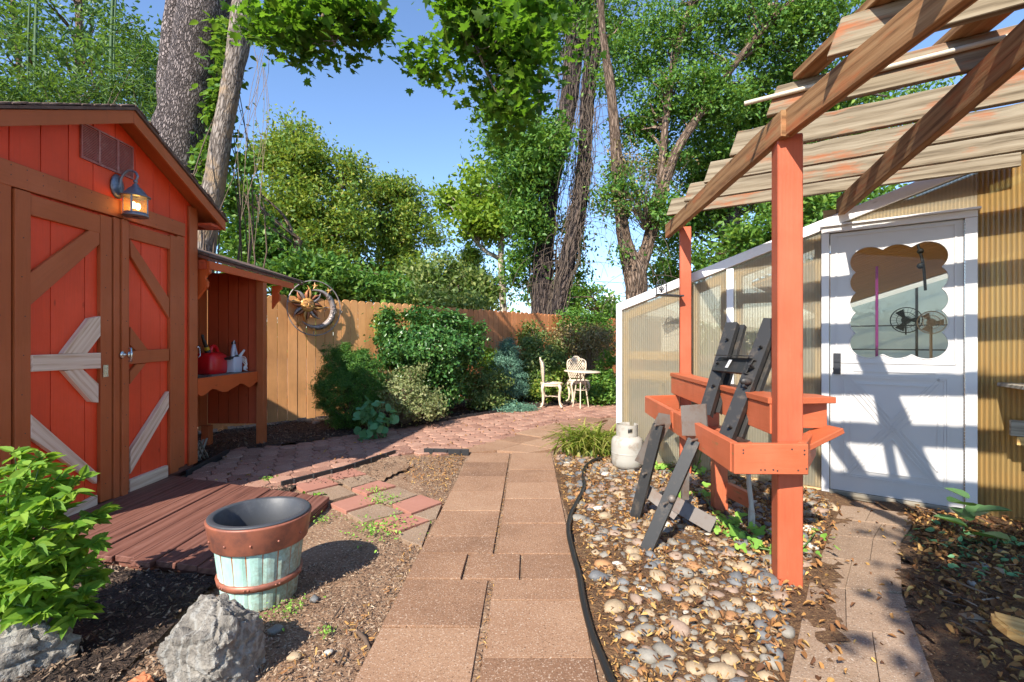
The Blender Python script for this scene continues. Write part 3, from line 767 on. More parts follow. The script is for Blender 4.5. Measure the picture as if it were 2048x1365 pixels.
# trims round the doors
mb = MB(); spx(mb, [(-60, 298), (362, 448), (362, 474), (-60, 352)], -3.099, -3.06); mb.build('door_header', M['brown'], sh, bev=.002)
mb = MB(); mb.box((-3.099, 2.80, .1), (-3.064, 2.968, 2.225)); mb.build('door_jamb', M['brown'], sh, bev=.002); mb = MB(); mb.box((-3.099, 4.448, .1), (-3.068, 4.545, 2.24)); mb.build('door_jamb', M['brown'], sh, bev=.002)
def door(y0, y1, z0, z1, cuts):
    mb = MB(); e = [y0] + cuts + [y1]
    for a, b in zip(e[:-1], e[1:]): mb.box((-3.094, a + .003, z0), (-3.083, b - .003, z1))
    d = mb.build('door', M['red'], sh, bev=.0015)
    m2 = MB(); m2.box((-3.099, y0 + .002, z0 + .002), (-3.0945, y1 - .002, z1 - .002)); m2.build('backing', M['maroon'], d)
    return d
d1 = door(2.975, 3.705, .07, 2.215, [3.24, 3.50]); d2 = door(3.835, 4.44, .07, 2.225, [4.03, 4.25])
def part(parent, name, mat, pts, x1, x0=-3.0825):
    mb = MB(); spx(mb, pts, x0, x1); return mb.build(name, M[mat], parent, bev=.0025)
def boxpart(parent, name, mat, y0, y1, z0, z1, x1, x0=-3.0825):
    mb = MB(); mb.box((x0, y0, z0), (x1, y1, z1)); return mb.build(name, M[mat], parent, bev=.0025)
boxpart(d1, 'stile', 'brown', 2.98, 3.078, .07, 2.21, -3.052); boxpart(d1, 'stile', 'brown', 3.60, 3.70, .07, 2.21, -3.052)
boxpart(d1, 'rail', 'brown', 3.079, 3.599, 2.07, 2.20, -3.055)
part(d1, 'brace', 'brown', [(188, 446), (188, 489), (47, 612), (47, 547)], -3.058)
part(d1, 'brace', 'raw', [(187, 633), (187, 672), (160, 707), (110, 708), (165, 637)], -3.046)
part(d1, 'rail', 'raw', [(46, 711), (186, 706), (186, 737), (46, 744)], -3.040)
part(d1, 'brace', 'raw', [(112, 742), (150, 738), (183, 768), (183, 806), (168, 804)], -3.046)
b1 = part(d1, 'brace', 'raw', [(46, 829), (181, 946), (180, 968), (46, 876)], -3.048)
part(d1, 'rail', 'raw', [(46, 1062), (182, 990), (182, 1010), (46, 1098)], -3.050)
mb = MB(); mb.box((-3.0825, 3.712, .06), (-3.045, 3.768, 2.22)); mb.box((-3.0825, 3.775, .06), (-3.030, 3.832, 2.22)); mb.build('astragal', M['brown'], sh, bev=.003)
boxpart(d2, 'stile', 'brown', 3.838, 3.868, .08, 2.22, -3.052); boxpart(d2, 'stile', 'brown', 4.335, 4.44, .08, 2.22, -3.052)
boxpart(d2, 'rail', 'brown', 3.869, 4.334, 2.09, 2.205, -3.055)
part(d2, 'brace', 'brown', [(250, 478), (252, 514), (329, 637), (329, 597)], -3.058)
part(d2, 'brace', 'brown', [(251, 654), (287, 701), (262, 702), (250, 690)], -3.058)
part(d2, 'rail', 'brown', [(247, 703), (328, 698), (328, 722), (247, 729)], -3.054)
part(d2, 'brace', 'brown', [(283, 727), (262, 729), (250, 744), (250, 769)], -3.058)
part(d2, 'brace', 'raw', [(248, 903), (326, 783), (326, 815), (248, 948)], -3.046)
part(d2, 'rail', 'raw', [(247, 961), (325, 931), (325, 954), (247, 987)], -3.048)
mb = MB()
for a, b, n in (((-40, 322), (352, 456), 12), ((-3, 430), (-3, 980), 0)):
    for k in range(n):
        for dv in (-9, 11):
            t_ = (k + .5) / n; y, z = S(a[0] + (b[0] - a[0]) * t_, a[1] + (b[1] - a[1]) * t_ + dv); mb.tube([(-3.062, y, z), (-3.0585, y, z)], .0035, 6)
for y0, xf, zs in ((2.89, -3.063, 9), (4.50, -3.067, 9), (3.03, -3.051, 8), (3.65, -3.051, 8), (4.39, -3.051, 8), (3.80, -3.029, 8), (4.68, -3.074, 9)):
    for k in range(zs): mb.tube([(xf - .002, y0 + .01 * ((k * 7) % 3 - 1), .2 + k * .245), (xf + .0015, y0 + .01 * ((k * 7) % 3 - 1), .2 + k * .245)], .0035, 6)
mb.build('nails', M['darkmetal'], sh)
# handles
def handle(parent, px, py):
    y, z = S(px, py); mb = MB()
    mb.tube([(-3.03, y, z + .05), (-3.012, y, z + .052), (-3.008, y, z), (-3.012, y, z - .052), (-3.03, y, z - .05)], .008, 8)
    mb.ball((-3.026, y, z), .017, 10, 6, (.6, 1, 1.6)); mb.build('handle', M['chrome'], parent)
handle(d2, 240, 710)
y, z = S(228, 710); mb = MB(); mb.ball((-3.035, y, z), .03, 12, 8, (.45, .7, 1)); mb.ball((-3.02, y, z), .014, 8, 6); mb.build('knob', M['chrome'], d1)
mb = MB(); mb.box((-3.048, 3.615, 1.0), (-3.046, 3.66, 1.09)); mb.build('hasp', M['chrome'], d1)
# gable vent
v = MB(); ya, yb, za, zb = 3.475, 3.955, 2.585, 2.85
for a, b in ((ya, ya + .012), (yb - .012, yb), (3.62, 3.64), (3.79, 3.81)): v.box((-3.0985, a, za), (-3.084, b, zb))
v.box((-3.0985, ya + .012, za), (-3.085, yb - .012, za + .012)); v.box((-3.0985, ya + .012, zb - .012), (-3.085, yb - .012, zb))
for k in range(20):
    zz = za + .015 + k * .0118
    xp(v, [(ya + .013, zz), (yb - .013, zz), (yb - .013, zz + .006), (ya + .013, zz + .006)], -3.0985, -3.089)
v.build('vent', M['vent'], sh)

# wall lantern
ly, lx = 3.82, -2.965
lt = thing('wall_lantern', 'lit grey coach lantern on the shed gable', 'lantern', (lx, ly, 2.25))
mb = MB(); Mr = Matrix.Rotation(R(90), 3, 'Y')
mb.lathe([(0, .0), (.062, 0), (.066, .008), (.05, .016), (.035, .024), (0, .026)], (-3.098, ly - .02, 2.48), 24, M=Matrix.Diagonal((1, 1, 1.45)) @ Mr); mb.build('back_plate', M['verdigris'], lt)
mb = MB(); arm = spline([(-3.075, ly - .02, 2.47), (-3.06, ly - .02, 2.55), (-3.02, ly - .01, 2.605), (-2.972, ly, 2.602), (-2.95, ly, 2.565), (lx, ly, 2.53)], 6); mb.tube(arm, .0095, 8)
mb.ball((lx, ly, 2.525), .016, 10, 6); mb.ball((lx, ly, 2.507), .011, 10, 6); mb.build('arm', M['verdigris'], lt)
mb = MB(); mb.lathe([(0, 2.505), (.018, 2.503), (.022, 2.488), (.045, 2.468), (.068, 2.438), (.082, 2.418), (.098, 2.41), (.1, 2.404), (.088, 2.400), (.02, 2.404)], (lx, ly, 0), 32); mb.build('cap', M['verdigris'], lt)
mb = MB(); mb.lathe([(.074, 2.402), (.076, 2.275)], (lx, ly, 0), 32); mb.build('glass_shade', M['lampglass'], lt)
mb = MB(); mb.lathe([(.02, 2.276), (.08, 2.278), (.085, 2.262), (.088, 2.25), (.078, 2.247), (.02, 2.249)], (lx, ly, 0), 32)
for k in range(4):
    a = R(20 + 90 * k); mb.bar((lx + .08 * math.cos(a), ly + .08 * math.sin(a), 2.27), (lx + .08 * math.cos(a), ly + .08 * math.sin(a), 2.405), .012, .006, up=(math.cos(a), math.sin(a), 0))
mb.build('cage', M['verdigris'], lt)
mb = MB(); mb.ball((lx, ly - .02, 2.335), .017, 12, 8, (1, 1, 1.6)); mb.ball((lx, ly + .025, 2.335), .017, 12, 8, (1, 1, 1.6)); mb.build('bulb', M['bulb'], lt)

# ================================================================== lean-to nook
le = thing('lean_to_shelter', 'open red nook with scalloped shelf and small roof beside the shed', 'lean-to', (-3.35, 5.4, 0))
mb = MB(); mb.prism([(-2.97, 4.76, 2.098), (-3.78, 4.76, 2.36), (-3.78, 4.76, 2.385), (-2.97, 4.76, 2.122)], (0, 2.22, 0)); rr = mb.build('roof', M['shingle'], le)
mb = MB(); mb.prism([(-2.985, 4.77, 2.065), (-3.76, 4.77, 2.31), (-3.76, 4.77, 2.35), (-2.985, 4.77, 2.095)], (0, 2.18, 0)); mb.build('roof_board', M['deck'], le)
mb = MB(); mb.box((-3.02, 4.80, 1.985), (-2.992, 6.66, 2.062)); mb.build('fascia', M['orange'], le, bev=.002)
mb = MB(); mb.box((-3.7, 4.775, 1.98), (-3.022, 4.80, 2.07)); mb.build('cleat', M['maroon'], le)
mb = MB(); yy = -3.10
while yy > -3.71: mb.box((max(yy - .118, -3.715), 5.925, .262), (yy - .006, 5.945, 2.1)); yy -= .122
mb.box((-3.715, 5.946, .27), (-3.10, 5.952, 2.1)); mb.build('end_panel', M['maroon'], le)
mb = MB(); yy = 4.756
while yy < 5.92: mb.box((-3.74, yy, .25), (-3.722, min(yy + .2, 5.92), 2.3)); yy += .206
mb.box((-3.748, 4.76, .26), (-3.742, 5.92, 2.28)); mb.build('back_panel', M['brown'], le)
mb = MB(); mb.box((-3.098, 5.87, 0), (-3.01, 5.958, 2.02)); mb.build('post', M['brown'], le, bev=.004)
mb = MB(); mb.box((-3.72, 5.80, 0), (-3.63, 5.89, .255)); mb.build('post', M['brown'], le, bev=.004)
mb = MB(); mb.box((-3.72, 4.76, .872), (-3.105, 5.918, .898)); mb.build('shelf', M['oldwood'], le)
wv = [(390.8, 787), (399.5, 793), (411, 786), (424, 778), (445.6, 784.6), (462, 777), (478.5, 767.7), (488, 771), (496, 775), (504, 770), (512, 764), (522.6, 771)]
lo = spline([S(*p) for p in wv], 4); lo = [(max(4.758, min(5.868, p[0])), p[1]) for p in lo]
mb = MB(); xp(mb, [(lo[0][0], .902)] + lo + [(lo[-1][0], .902)], -3.102, -3.080); mb.build('valance', M['orange'], le)
def bracket(y):
    mb = MB(); pr = [(0, 2.0), (.16, 2.0), (.165, 1.96), (.12, 1.935), (.105, 1.905), (.135, 1.87), (.13, 1.82), (.07, 1.775), (0.0, 1.70)]
    mb.prism([Vector((-3.12 + x * .75, y, z - .012)) for x, z in pr], (0, .038, 0)); mb.build('bracket', M['orange'] if y > 5.9 else M['orange'], le)
bracket(4.80); bracket(6.30)
# lattice under the shed side
mb = MB()
for k in range(4):
    mb.bar((-3.20, 4.77 + k * .06, .05), (-3.20, 4.77 + k * .06 + .14, .25), .006, .02, up=(1, 0, 0)); mb.bar((-3.192, 4.77 + k * .06 + .14, .05), (-3.192, 4.77 + k * .06, .25), .006, .02, up=(1, 0, 0))
mb.build('lattice', M['oldwood'], le)
# gate hook on the corner
mb = MB(); y, z = S(389, 705); mb.tube([(-3.07, y, z + .05), (-3.05, y, z + .05), (-3.05, y + .01, z - .03), (-3.05, y - .02, z - .05)], .004, 6); mb.ball((-3.066, y, z + .05), .012, 8, 6); mb.build('hook', M['chrome'], sh)

# red fuel can
fc = thing('fuel_can', 'red plastic fuel can with black spout on the nook shelf', 'fuel can', (-3.42, 5.48, .898))
mb = MB(); prof = []
c = Vector((-3.42, 5.50, .9))
def rbox(mb, c, levels, seg=28, p=4.0):
    """rounded-box body from (half x, half y, z) levels"""
    V = []; n = len(levels)
    for hx, hy, z in levels:
        for k in range(seg):
            a = 2 * math.pi * k / seg; ca, sa = math.cos(a), math.sin(a)
            V.append(c + Vector((hx * math.copysign(abs(ca) ** (2 / p), ca), hy * math.copysign(abs(sa) ** (2 / p), sa), z)))
    Fc = [(i * seg + k, i * seg + (k + 1) % seg, (i + 1) * seg + (k + 1) % seg, (i + 1) * seg + k) for i in range(n - 1) for k in range(seg)]
    mb.add(V, Fc, None, True); mb.add(V[:seg], [list(range(seg))[::-1]]); mb.add(V[-seg:], [list(range(seg))], smooth=True)
rbox(mb, c, [(.12, .15, .0), (.13, .165, .015), (.133, .168, .06), (.13, .165, .16), (.122, .155, .205), (.09, .12, .235), (.06, .07, .245)])
mb.build('can_body', M['redplastic'], fc)
mb = MB(); mb.tube(spline([c + Vector((.0, .0, .215)), c + Vector((.0, .01, .285)), c + Vector((0, .05, .31)), c + Vector((0, .10, .295)), c + Vector((0, .135, .235)), c + Vector((0, .15, .18))], 5), .022, 10); mb.build('handle', M['redplastic'], fc)
mb = MB(); mb.tube([c + Vector((.02, -.07, .225)), c + Vector((.02, -.09, .27))], [.034, .028], 14); mb.build('spout_cap', M['edging'], fc)
mb = MB(); mb.tube([c + Vector((.02, -.092, .272)), c + Vector((.02, -.108, .305))], [.027, .024], 14); mb.build('collar', M['yellowplastic'], fc)
mb = MB(); mb.tube(spline([c + Vector((.02, -.108, .303)), c + Vector((.02, -.14, .36)), c + Vector((.02, -.165, .40)), c + Vector((.02, -.17, .44))], 4), [.02] * 6 + [.014] * 7, 12); mb.build('spout', M['edging'], fc)
# pale sprayer/engine tool
tl = thing('garden_tool', 'pale grey handheld machine with coiled white cord on the nook shelf', 'power tool', (-3.28, 5.72, .898))
c = Vector((-3.29, 5.70, .9)); mb = MB(); rbox(mb, c, [(.075, .085, 0.004), (.08, .09, .02), (.08, .09, .17), (.07, .082, .185)], 24, 7)
mb.build('housing', M['greyplastic'], tl)
mb = MB(); mb.tube(spline([c + Vector((.03, -.04, .17)), c + Vector((.03, -.035, .26)), c + Vector((.02, .0, .315)), c + Vector((0, .035, .31)), c + Vector((0, .075, .22)), c + Vector((0, .09, .17))], 5), .021, 10); mb.build('handle', M['greyplastic'], tl)
mb = MB(); mb.ball(c + Vector((.01, .015, .345)), .026, 10, 8); mb.ball(c + Vector((0, .02, .23)), .035, 10, 8, (.6, 1, 1)); mb.bar(c + Vector((.03, -.15, .165)), c + Vector((.03, .02, .195)), .07, .02); mb.build('black_grip', M['edging'], tl)
mb = MB()
for k in range(5):
    a = random.random()
    mb.tube(spline([c + Vector((.06, .06, .19 - .01 * k)), c + Vector((.08, .13 + .02 * a, .17 - .02 * k)), c + Vector((.09, .16 - .03 * a, .10 - .015 * k)), c + Vector((.07, .12, .05 - .005 * k)), c + Vector((.08, .17 + .02 * a, .012))], 5), .005, 6)
mb.tube([c + Vector((.05, .06, .18)), c + Vector((.06, .15, .26))], [.02, .012], 8)
mb.tube(spline([c + Vector((.02, .0, .31)), c + Vector((.03, -.02, .35)), c + Vector((.02, .01, .375)), c + Vector((.0, .03, .35))], 5), .005, 6)
mb.build('cord', M['whiteplastic'], tl)
mb = MB(); mb.box((-3.2, 4.84, .899), (-3.13, 4.99, .912)); mb.box((-3.25, 5.0, .899), (-3.17, 5.12, .910)); tag(mb.build('metal_scrap', M['darkmetal'], bev=.002), 'flat dull metal pieces lying at the front of the nook shelf', 'scrap metal')

# ================================================================== fence
def fence(name, a0, a1, mat, label, zt):
    t = thing(name, label, 'fence', F0 + fd * ((a0 + a1) / 2))
    mb = MB(); a = a0; w = .1485
    while a < a1:
        b = a + w; g = random.uniform(.006, .011); top = zt + random.uniform(-.012, .012); off = random.uniform(-.003, .003)
        z0 = .05 + random.uniform(-.01, .02)
        pr = [(a, z0), (b - g, z0), (b - g, top - .045), (b - g - .012, top - .017), (b - g - .038, top), (a + .038, top), (a + .012, top - .017), (a, top - .045)]
        mb.prism([F0 + fd * u + Vector((0, 0, z)) + fn * off for u, z in pr], -fn * .018); a = b
    mb.build('pickets', M[mat], t, bev=.0015)
    mb = MB()
    for z in (.35, 1.05, 1.7): mb.bar(F0 + fd * a0 - fn * .045 + Vector((0, 0, z)), F0 + fd * a1 - fn * .045 + Vector((0, 0, z)), .038, .085)
    mb.build('rail', M[mat], t)
    a = a0 + .6
    while a < a1:
        mb = MB(); p = F0 + fd * a - fn * .115; mb.box((p.x - .045, p.y - .045, 0), (p.x + .045, p.y + .045, 1.9)); mb.build('post', M[mat], t); a += 2.4
fence('picket_fence', -3.6, 2.62, 'fence', 'tan dog-eared board fence behind the nook and metal sun', 1.962)
fence('picket_fence', 2.64, 12.8, 'fencered', 'redder dog-eared board fence behind the chairs and shrubs', 1.945)

# ================================================================== metal sun and moon
OC = Vector((-3.171, 7.71, 1.79)) + fn * .075
so = thing('wall_ornament', 'round metal sun and crescent moon ornament hung on the tan fence', 'wall ornament', OC)
def op(u, v, n=0.0): return OC + fd * u + Vector((0, 0, v)) + fn * n
Rr = .43
mb = MB(); mb.tube([op(Rr * math.cos(2 * math.pi * k / 72), Rr * math.sin(2 * math.pi * k / 72)) for k in range(73)], .009, 8, False); mb.build('ring', M['bronze'], so)
sc_ = (-.12, .045); sr = .118
mb = MB(); V = []; Fc = []; rg = 8; sg = 28
for i in range(rg + 1):
    th = .5 * math.pi * i / rg
    for k in range(sg):
        a = 2 * math.pi * k / sg; r = sr * math.cos(th)
        V.append(op(sc_[0] + r * math.cos(a), sc_[1] + r * math.sin(a), .055 * math.sin(th)))
for i in range(rg):
    for k in range(sg): Fc.append((i * sg + k, i * sg + (k + 1) % sg, (i + 1) * sg + (k + 1) % sg, (i + 1) * sg + k))
mb.add(V, Fc, None, True); face = mb.build('sun_face', M['gold'], so)
Mo = Matrix((fd, Vector((0, 0, 1)), fn)).transposed()
mb = MB()
for sgn in (-1, 1):
    mb.tube(spline([op(sc_[0] + sgn * .075, sc_[1] + .028, .042), op(sc_[0] + sgn * .045, sc_[1] + .012, .056), op(sc_[0] + sgn * .016, sc_[1] + .026, .058)], 4), .0045, 6)
    mb.tube(spline([op(sc_[0] + sgn * .08, sc_[1] + .05, .036), op(sc_[0] + sgn * .045, sc_[1] + .064, .046), op(sc_[0] + sgn * .014, sc_[1] + .045, .056)], 4), .004, 6)
mb.tube(spline([op(sc_[0] - .03, sc_[1] - .05, .05), op(sc_[0], sc_[1] - .058, .057), op(sc_[0] + .03, sc_[1] - .05, .05)], 4), .0055, 6)
mb.build('brow', M['rust'], face)
mb = MB(); mb.ball(op(sc_[0], sc_[1] - .004, .052), .014, 8, 6, (.8, 2.2, 1.1), Mo)
for sgn in (-1, 1): mb.ball(op(sc_[0] + sgn * .055, sc_[1] - .03, .036), .028, 10, 6, (1, 1, .7), Mo)
mb.build('nose', M['gold'], face)
for k in range(16):
    a = 2 * math.pi * k / 16 + .1; tw = .55 if k % 2 else -.45; L = .19 if k % 2 else .15
    ca, sa = math.cos(a), math.sin(a); mb = MB(); pts = []
    for i in range(7):
        tt = i / 6; r = sr * .96 + L * tt; an = a + tw * tt * tt * .55; wd = .026 * (1 - tt) ** .8 * (1 + .8 * math.sin(tt * 3)) + .001
        pts.append((r, an, wd))
    Lf = [op(sc_[0] + r * math.cos(an) - wd * math.sin(an), sc_[1] + r * math.sin(an) + wd * math.cos(an), .006) for r, an, wd in pts]
    Md = [op(sc_[0] + r * math.cos(an), sc_[1] + r * math.sin(an), .018 + wd * .5) for r, an, wd in pts]
    Rt = [op(sc_[0] + r * math.cos(an) + wd * math.sin(an), sc_[1] + r * math.sin(an) - wd * math.cos(an), .006) for r, an, wd in pts]
    n = len(pts); mb.add(Lf + Md + Rt, [(i, n + i, n + i + 1, i + 1) for i in range(n - 1)] + [(n + i, 2 * n + i, 2 * n + i + 1, n + i + 1) for i in range(n - 1)] + [(2 * n + i, i, i + 1, 2 * n + i + 1) for i in range(n - 1)], None, True)
    mb.build('ray', M[('rust', 'bronze', 'rust', 'gold')[k % 4]], so)
mb = MB(); mc = (.02, -.015); pts = []
for i in range(25):
    tt = i / 24; a = R(105) - R(245) * tt; w = .052 * math.sin(math.pi * tt) ** .8 + .003; r = .30 - .25 * w
    pts.append((r, a, w))
A = [op(mc[0] + (r - w) * math.cos(a), mc[1] + (r - w) * math.sin(a), .012) for r, a, w in pts]; B = [op(mc[0] + r * math.cos(a), mc[1] + r * math.sin(a), .02 + w * .55) for r, a, w in pts]; C_ = [op(mc[0] + (r + w) * math.cos(a), mc[1] + (r + w) * math.sin(a), .012) for r, a, w in pts]
n = len(pts); mb.add(A + B + C_, [(i, n + i, n + i + 1, i + 1) for i in range(n - 1)] + [(n + i, 2 * n + i, 2 * n + i + 1, n + i + 1) for i in range(n - 1)] + [(2 * n + i, i, i + 1, 2 * n + i + 1) for i in range(n - 1)], None, True)
moon = mb.build('crescent_moon', M['bronze'], so)
mb = MB()
for k in range(9):
    r, a, w = pts[5 + k * 2 - k % 2]; mb.tube([op(mc[0] + (r - w * .8) * math.cos(a - .03), mc[1] + (r - w * .8) * math.sin(a - .03), .03), op(mc[0] + r * math.cos(a + .02), mc[1] + r * math.sin(a + .02), .03 + w * .6), op(mc[0] + (r + w * .8) * math.cos(a - .03), mc[1] + (r + w * .8) * math.sin(a - .03), .03)], .005, 6)
mb.tube([op(.285 + .05 * (1 - i / 20) * math.cos(i * .62), -.06 + .05 * (1 - i / 20) * math.sin(i * .62), .05) for i in range(20)], .007, 6)
mb.build('scroll', M['bronze'], moon)
for (u, v_, sc, ro) in ((.0, .345, .062, .1), (.225, .285, .055, .3), (.335, .10, .062, .05), (.345, -.105, .06, .2), (.225, -.285, .06, -.1), (-.02, -.325, .058, .4), (-.255, -.255, .062, .5)):
    mb = MB(); ring = []
    for k in range(10):
        a = math.pi / 2 + ro + k * math.pi / 5; r = sc if k % 2 == 0 else sc * .36; ring.append(op(u + r * math.cos(a), v_ + r * math.sin(a), .012))
    V = [op(u, v_, .032)] + ring + [op(u, v_, .004)]
    mb.add(V, [(0, 1 + k, 1 + (k + 1) % 10) for k in range(10)] + [(11, 1 + (k + 1) % 10, 1 + k) for k in range(10)]); mb.build('star', M['gold'], so)
mb = MB()
for u, v_ in ((0, .40), (.28, .31), (.39, .12), (.40, -.13), (.28, -.32), (-.02, -.40), (-.3, -.3)): mb.tube([op(u * .84, v_ * .84), op(u * 1.04, v_ * 1.04)], .005, 6)
mb.tube([op(-.36, .07, .004), op(-.42, .08, 0)], .006, 6); mb.tube([op(-.05, .0, .005), op(.24, .02, .01)], .006, 6)
for u in (-.2, .2): mb.tube([op(u, -.02, .0), op(u, -.02, -.078)], .005, 6)
mb.build('strut', M['bronze'], so)
# ================================================================== greenhouse
gh = thing('greenhouse', 'lean-to greenhouse of fluted plastic sheets with white door', 'greenhouse', WB)
ZR = lambda s: 1.66 + .335 * (s + 1.893)
UP = Vector((0, 0, 1))
def wbox(mb, s0, s1, n0, n1, z0, z1): return mb.obox(W((s0 + s1) / 2, (n0 + n1) / 2, (z0 + z1) / 2), (WS, WN, UP), (abs(s1 - s0) / 2, abs(n1 - n0) / 2, abs(z1 - z0) / 2))
def wpoly(mb, pts, n0, n1): return mb.prism([W(s, n0, z) for s, z in pts], WN * (n1 - n0))
def panel(name, s0, s1, z0, z1a, z1b, mat, n=0.0):
    mb = MB(); P = [(s0, z0), (s1, z0), (s1, z1b), (s0, z1a)]
    a = [W(s, n, z) for s, z in P]; b = [W(s, n - .008, z) for s, z in P]; U = [(s, z) for s, z in P]
    mb.add(a, [(0, 1, 2, 3)], [U]); mb.add(b, [(3, 2, 1, 0)], [U[::-1]])
    for i in range(4):
        j = (i + 1) % 4; mb.add([a[j], a[i], b[i], b[j]], [(0, 1, 2, 3)])
    return mb.build(name, M[mat], gh)
SL, SR = -1.893, 2.6
panel('sheet', -1.83, -.805, .05, ZR(-1.83) - .10, ZR(-.805) - .10, 'poly')
panel('sheet', -.735, -.045, .05, ZR(-.735) - .10, ZR(-.045) - .10, 'poly')
panel('sheet', -.044, .884, 2.215, ZR(-.044) - .10, ZR(.884) - .10, 'poly')
panel('sheet', .886, SR, .02, ZR(.886) - .10, ZR(SR) - .10, 'polyamber')
mb = MB(); wbox(mb, SL, -1.832, -.07, .02, .02, ZR(SL)); mb.build('corner_post', M['white'], gh, bev=.003)
mb = MB(); wpoly(mb, [(SL + .001, ZR(SL) - .085), (SR, ZR(SR) - .095), (SR, ZR(SR)), (SL + .001, ZR(SL))], -.06, .024); mb.build('rake_trim', M['white'], gh, bev=.003)
mb = MB(); wbox(mb, -.80, -.74, -.03, .014, .30, ZR(-.77) - .10); mb.build('mullion', M['white'], gh, bev=.002)
# studs and girts behind the sheets
for s0, s1 in ((-1.828, -1.77), (-1.13, -1.07), (-.86, -.815), (-.725, -.685), (-.11, -.06), (.90, .95), (1.46, 1.50)):
    mb = MB(); wbox(mb, s0, s1, -.105, -.02, .02, ZR((s0 + s1) / 2) - .12); mb.build('stud', M['stud'], gh, bev=.002)
for s0, s1, z in ((-1.77, -1.13, 1.12), (-1.77, -1.13, .92), (-.68, -.11, .95), (-.68, -.11, 1.66), (.95, 1.46, 1.08), (1.5, SR, 1.08), (.95, 1.46, .3), (1.5, SR, 1.75)):
    mb = MB(); wbox(mb, s0, s1, -.09, -.03, z - .045, z + .045); mb.build('girt', M['stud'], gh, bev=.002)
mb = MB(); wpoly(mb, [(-1.77, ZR(-1.77) - .20), (-.045, ZR(-.045) - .20), (-.045, ZR(-.045) - .115), (-1.77, ZR(-1.77) - .115)], -.10, -.02)
wpoly(mb, [(-.04, ZR(-.04) - .22), (SR, ZR(SR) - .22), (SR, ZR(SR) - .115), (-.04, ZR(-.04) - .115)], -.10, -.02); mb.build('rafter', M['stud'], gh)
mb = MB(); wbox(mb, -.05, .9, -.11, -.03, 2.225, 2.36); mb.build('header', M['stud'], gh); mb = MB(); wbox(mb, .9, SR, -.109, -.02, 2.10, 2.22); mb.build('header', M['stud'], gh)
mb = MB(); wbox(mb, SL, -.06, -.08, -.01, 0, .05); mb.build('sill_plate', M['stud'], gh); mb = MB(); wbox(mb, .9, SR, -.08, -.01, -.02, .02); mb.build('sill_plate', M['stud'], gh)
# inside: far wall, side wall, roof, floor and staging
ND = -10.0
panel('back_sheet', -1.85, SR, .02, ZR(-1.85) - .06, ZR(SR) - .06, 'polyback', ND)
mb = MB()
a = [W(SL + .02, -.08, .02), W(SL + .02, ND, .02), W(SL + .02, ND, ZR(SL) - .06), W(SL + .02, -.08, ZR(SL) - .06)]
mb.add(a, [(0, 1, 2, 3)], [[(0, 0), (3, 0), (3, 1.6), (0, 1.6)]]); mb.build('side_sheet', M['poly'], gh)
mb = MB()
for s in (-1.2, -.45, .3, 1.05, 1.8): wbox(mb, s, s + .05, ND + .01, ND + .09, .02, ZR(s) - .08)
for z in (.55, 1.05, 1.62): wbox(mb, -1.8, SR, ND + .091, ND + .12, z, z + .03)
mb.build('back_frame', M['darkmetal'], gh)
mb = MB(); n = -1.12
while n > -8.0:
    wp = [W(-.8, n, ZR(-.8) - .14), W(SR, n, ZR(SR) - .14), W(SR, n, ZR(SR) - .12), W(-.8, n, ZR(-.8) - .12)]
    mb.prism(wp, WN * -.185); n -= .20
mb.build('ceiling_boards', M['ceil'], gh)
mb = MB(); wp = [W(-.8, -1.12, ZR(-.8) - .112), W(SR, -1.12, ZR(SR) - .112), W(SR, -1.12, ZR(SR) - .105), W(-.8, -1.12, ZR(-.8) - .105)]; mb.prism(wp, WN * -6.9); mb.build('ceiling_backing', M['edging'], gh)  # dark sheet added above the boards; keeps sky light out of their gaps
mb = MB()
for s0, s1, n0, n1 in ((-1.88, -.8, -.1, ND), (-.8, SR, -.1, -1.1), (-.8, SR, -8.02, ND)):  # strip nearest the door is out of view, added so sun lights the interior
    mb.add([W(s0, n0, ZR(s0) - .09), W(s1, n0, ZR(s1) - .09), W(s1, n1, ZR(s1) - .09), W(s0, n1, ZR(s0) - .09)], [(0, 1, 2, 3)], [[(0, 0), (2, 0), (2, 3), (0, 3)]])
mb.build('roof_sheet', M['polyback'], gh)
mb = MB()
for n in (-8.1, -8.6, -9.1, -9.6): wpoly(mb, [(-1.8, ZR(-1.8) - .16), (SR, ZR(SR) - .16), (SR, ZR(SR) - .10), (-1.8, ZR(-1.8) - .10)], n, n - .035)
mb.build('roof_bar', M['white'], gh)
mb = MB(); mb.add([W(SL, -.12, .012), W(SR, -.12, .012), W(SR, ND, .012), W(SL, ND, .012)], [(0, 1, 2, 3)]); mb.build('floor_slab', stone_like('pale_gravel', [(.3, (.42, .38, .30)), (.7, (.66, .62, .52))], 6), gh)
mb = MB(); wbox(mb, SR - .03, SR, ND, -.01, 0, ZR(SR) - .12); mb.build('house_side', M['ceil'], gh)
mb = MB(); k = -1.75
while k < -.15: wbox(mb, k, k + .07, -2.9, -.6, .80, .82); k += .10
for s in (-1.7, -.3):
    for n in (-.7, -2.8): wbox(mb, s, s + .06, n, n - .06, .012, .80)
mb.build('staging', M['stud'], gh)
mb = MB(); wbox(mb, .30, .325, -1.55, -1.575, .02, 2.05); mb.build('plant_pole', plain('magenta_pole', (.32, .03, .25), .4), gh)
mb = MB(); mb.tube(spline([W(.62, -1.2, ZR(.62) - .15), W(.62, -1.2, 2.2), W(.66, -1.2, 2.0), W(.68, -1.25, 1.75)], 5), .012, 6)
for z in (2.28, 2.12, 1.98): mb.ball(W(.64, -1.2, z), .028, 8, 6)
mb.build('hanging_chain', M['blackmetal'], gh)
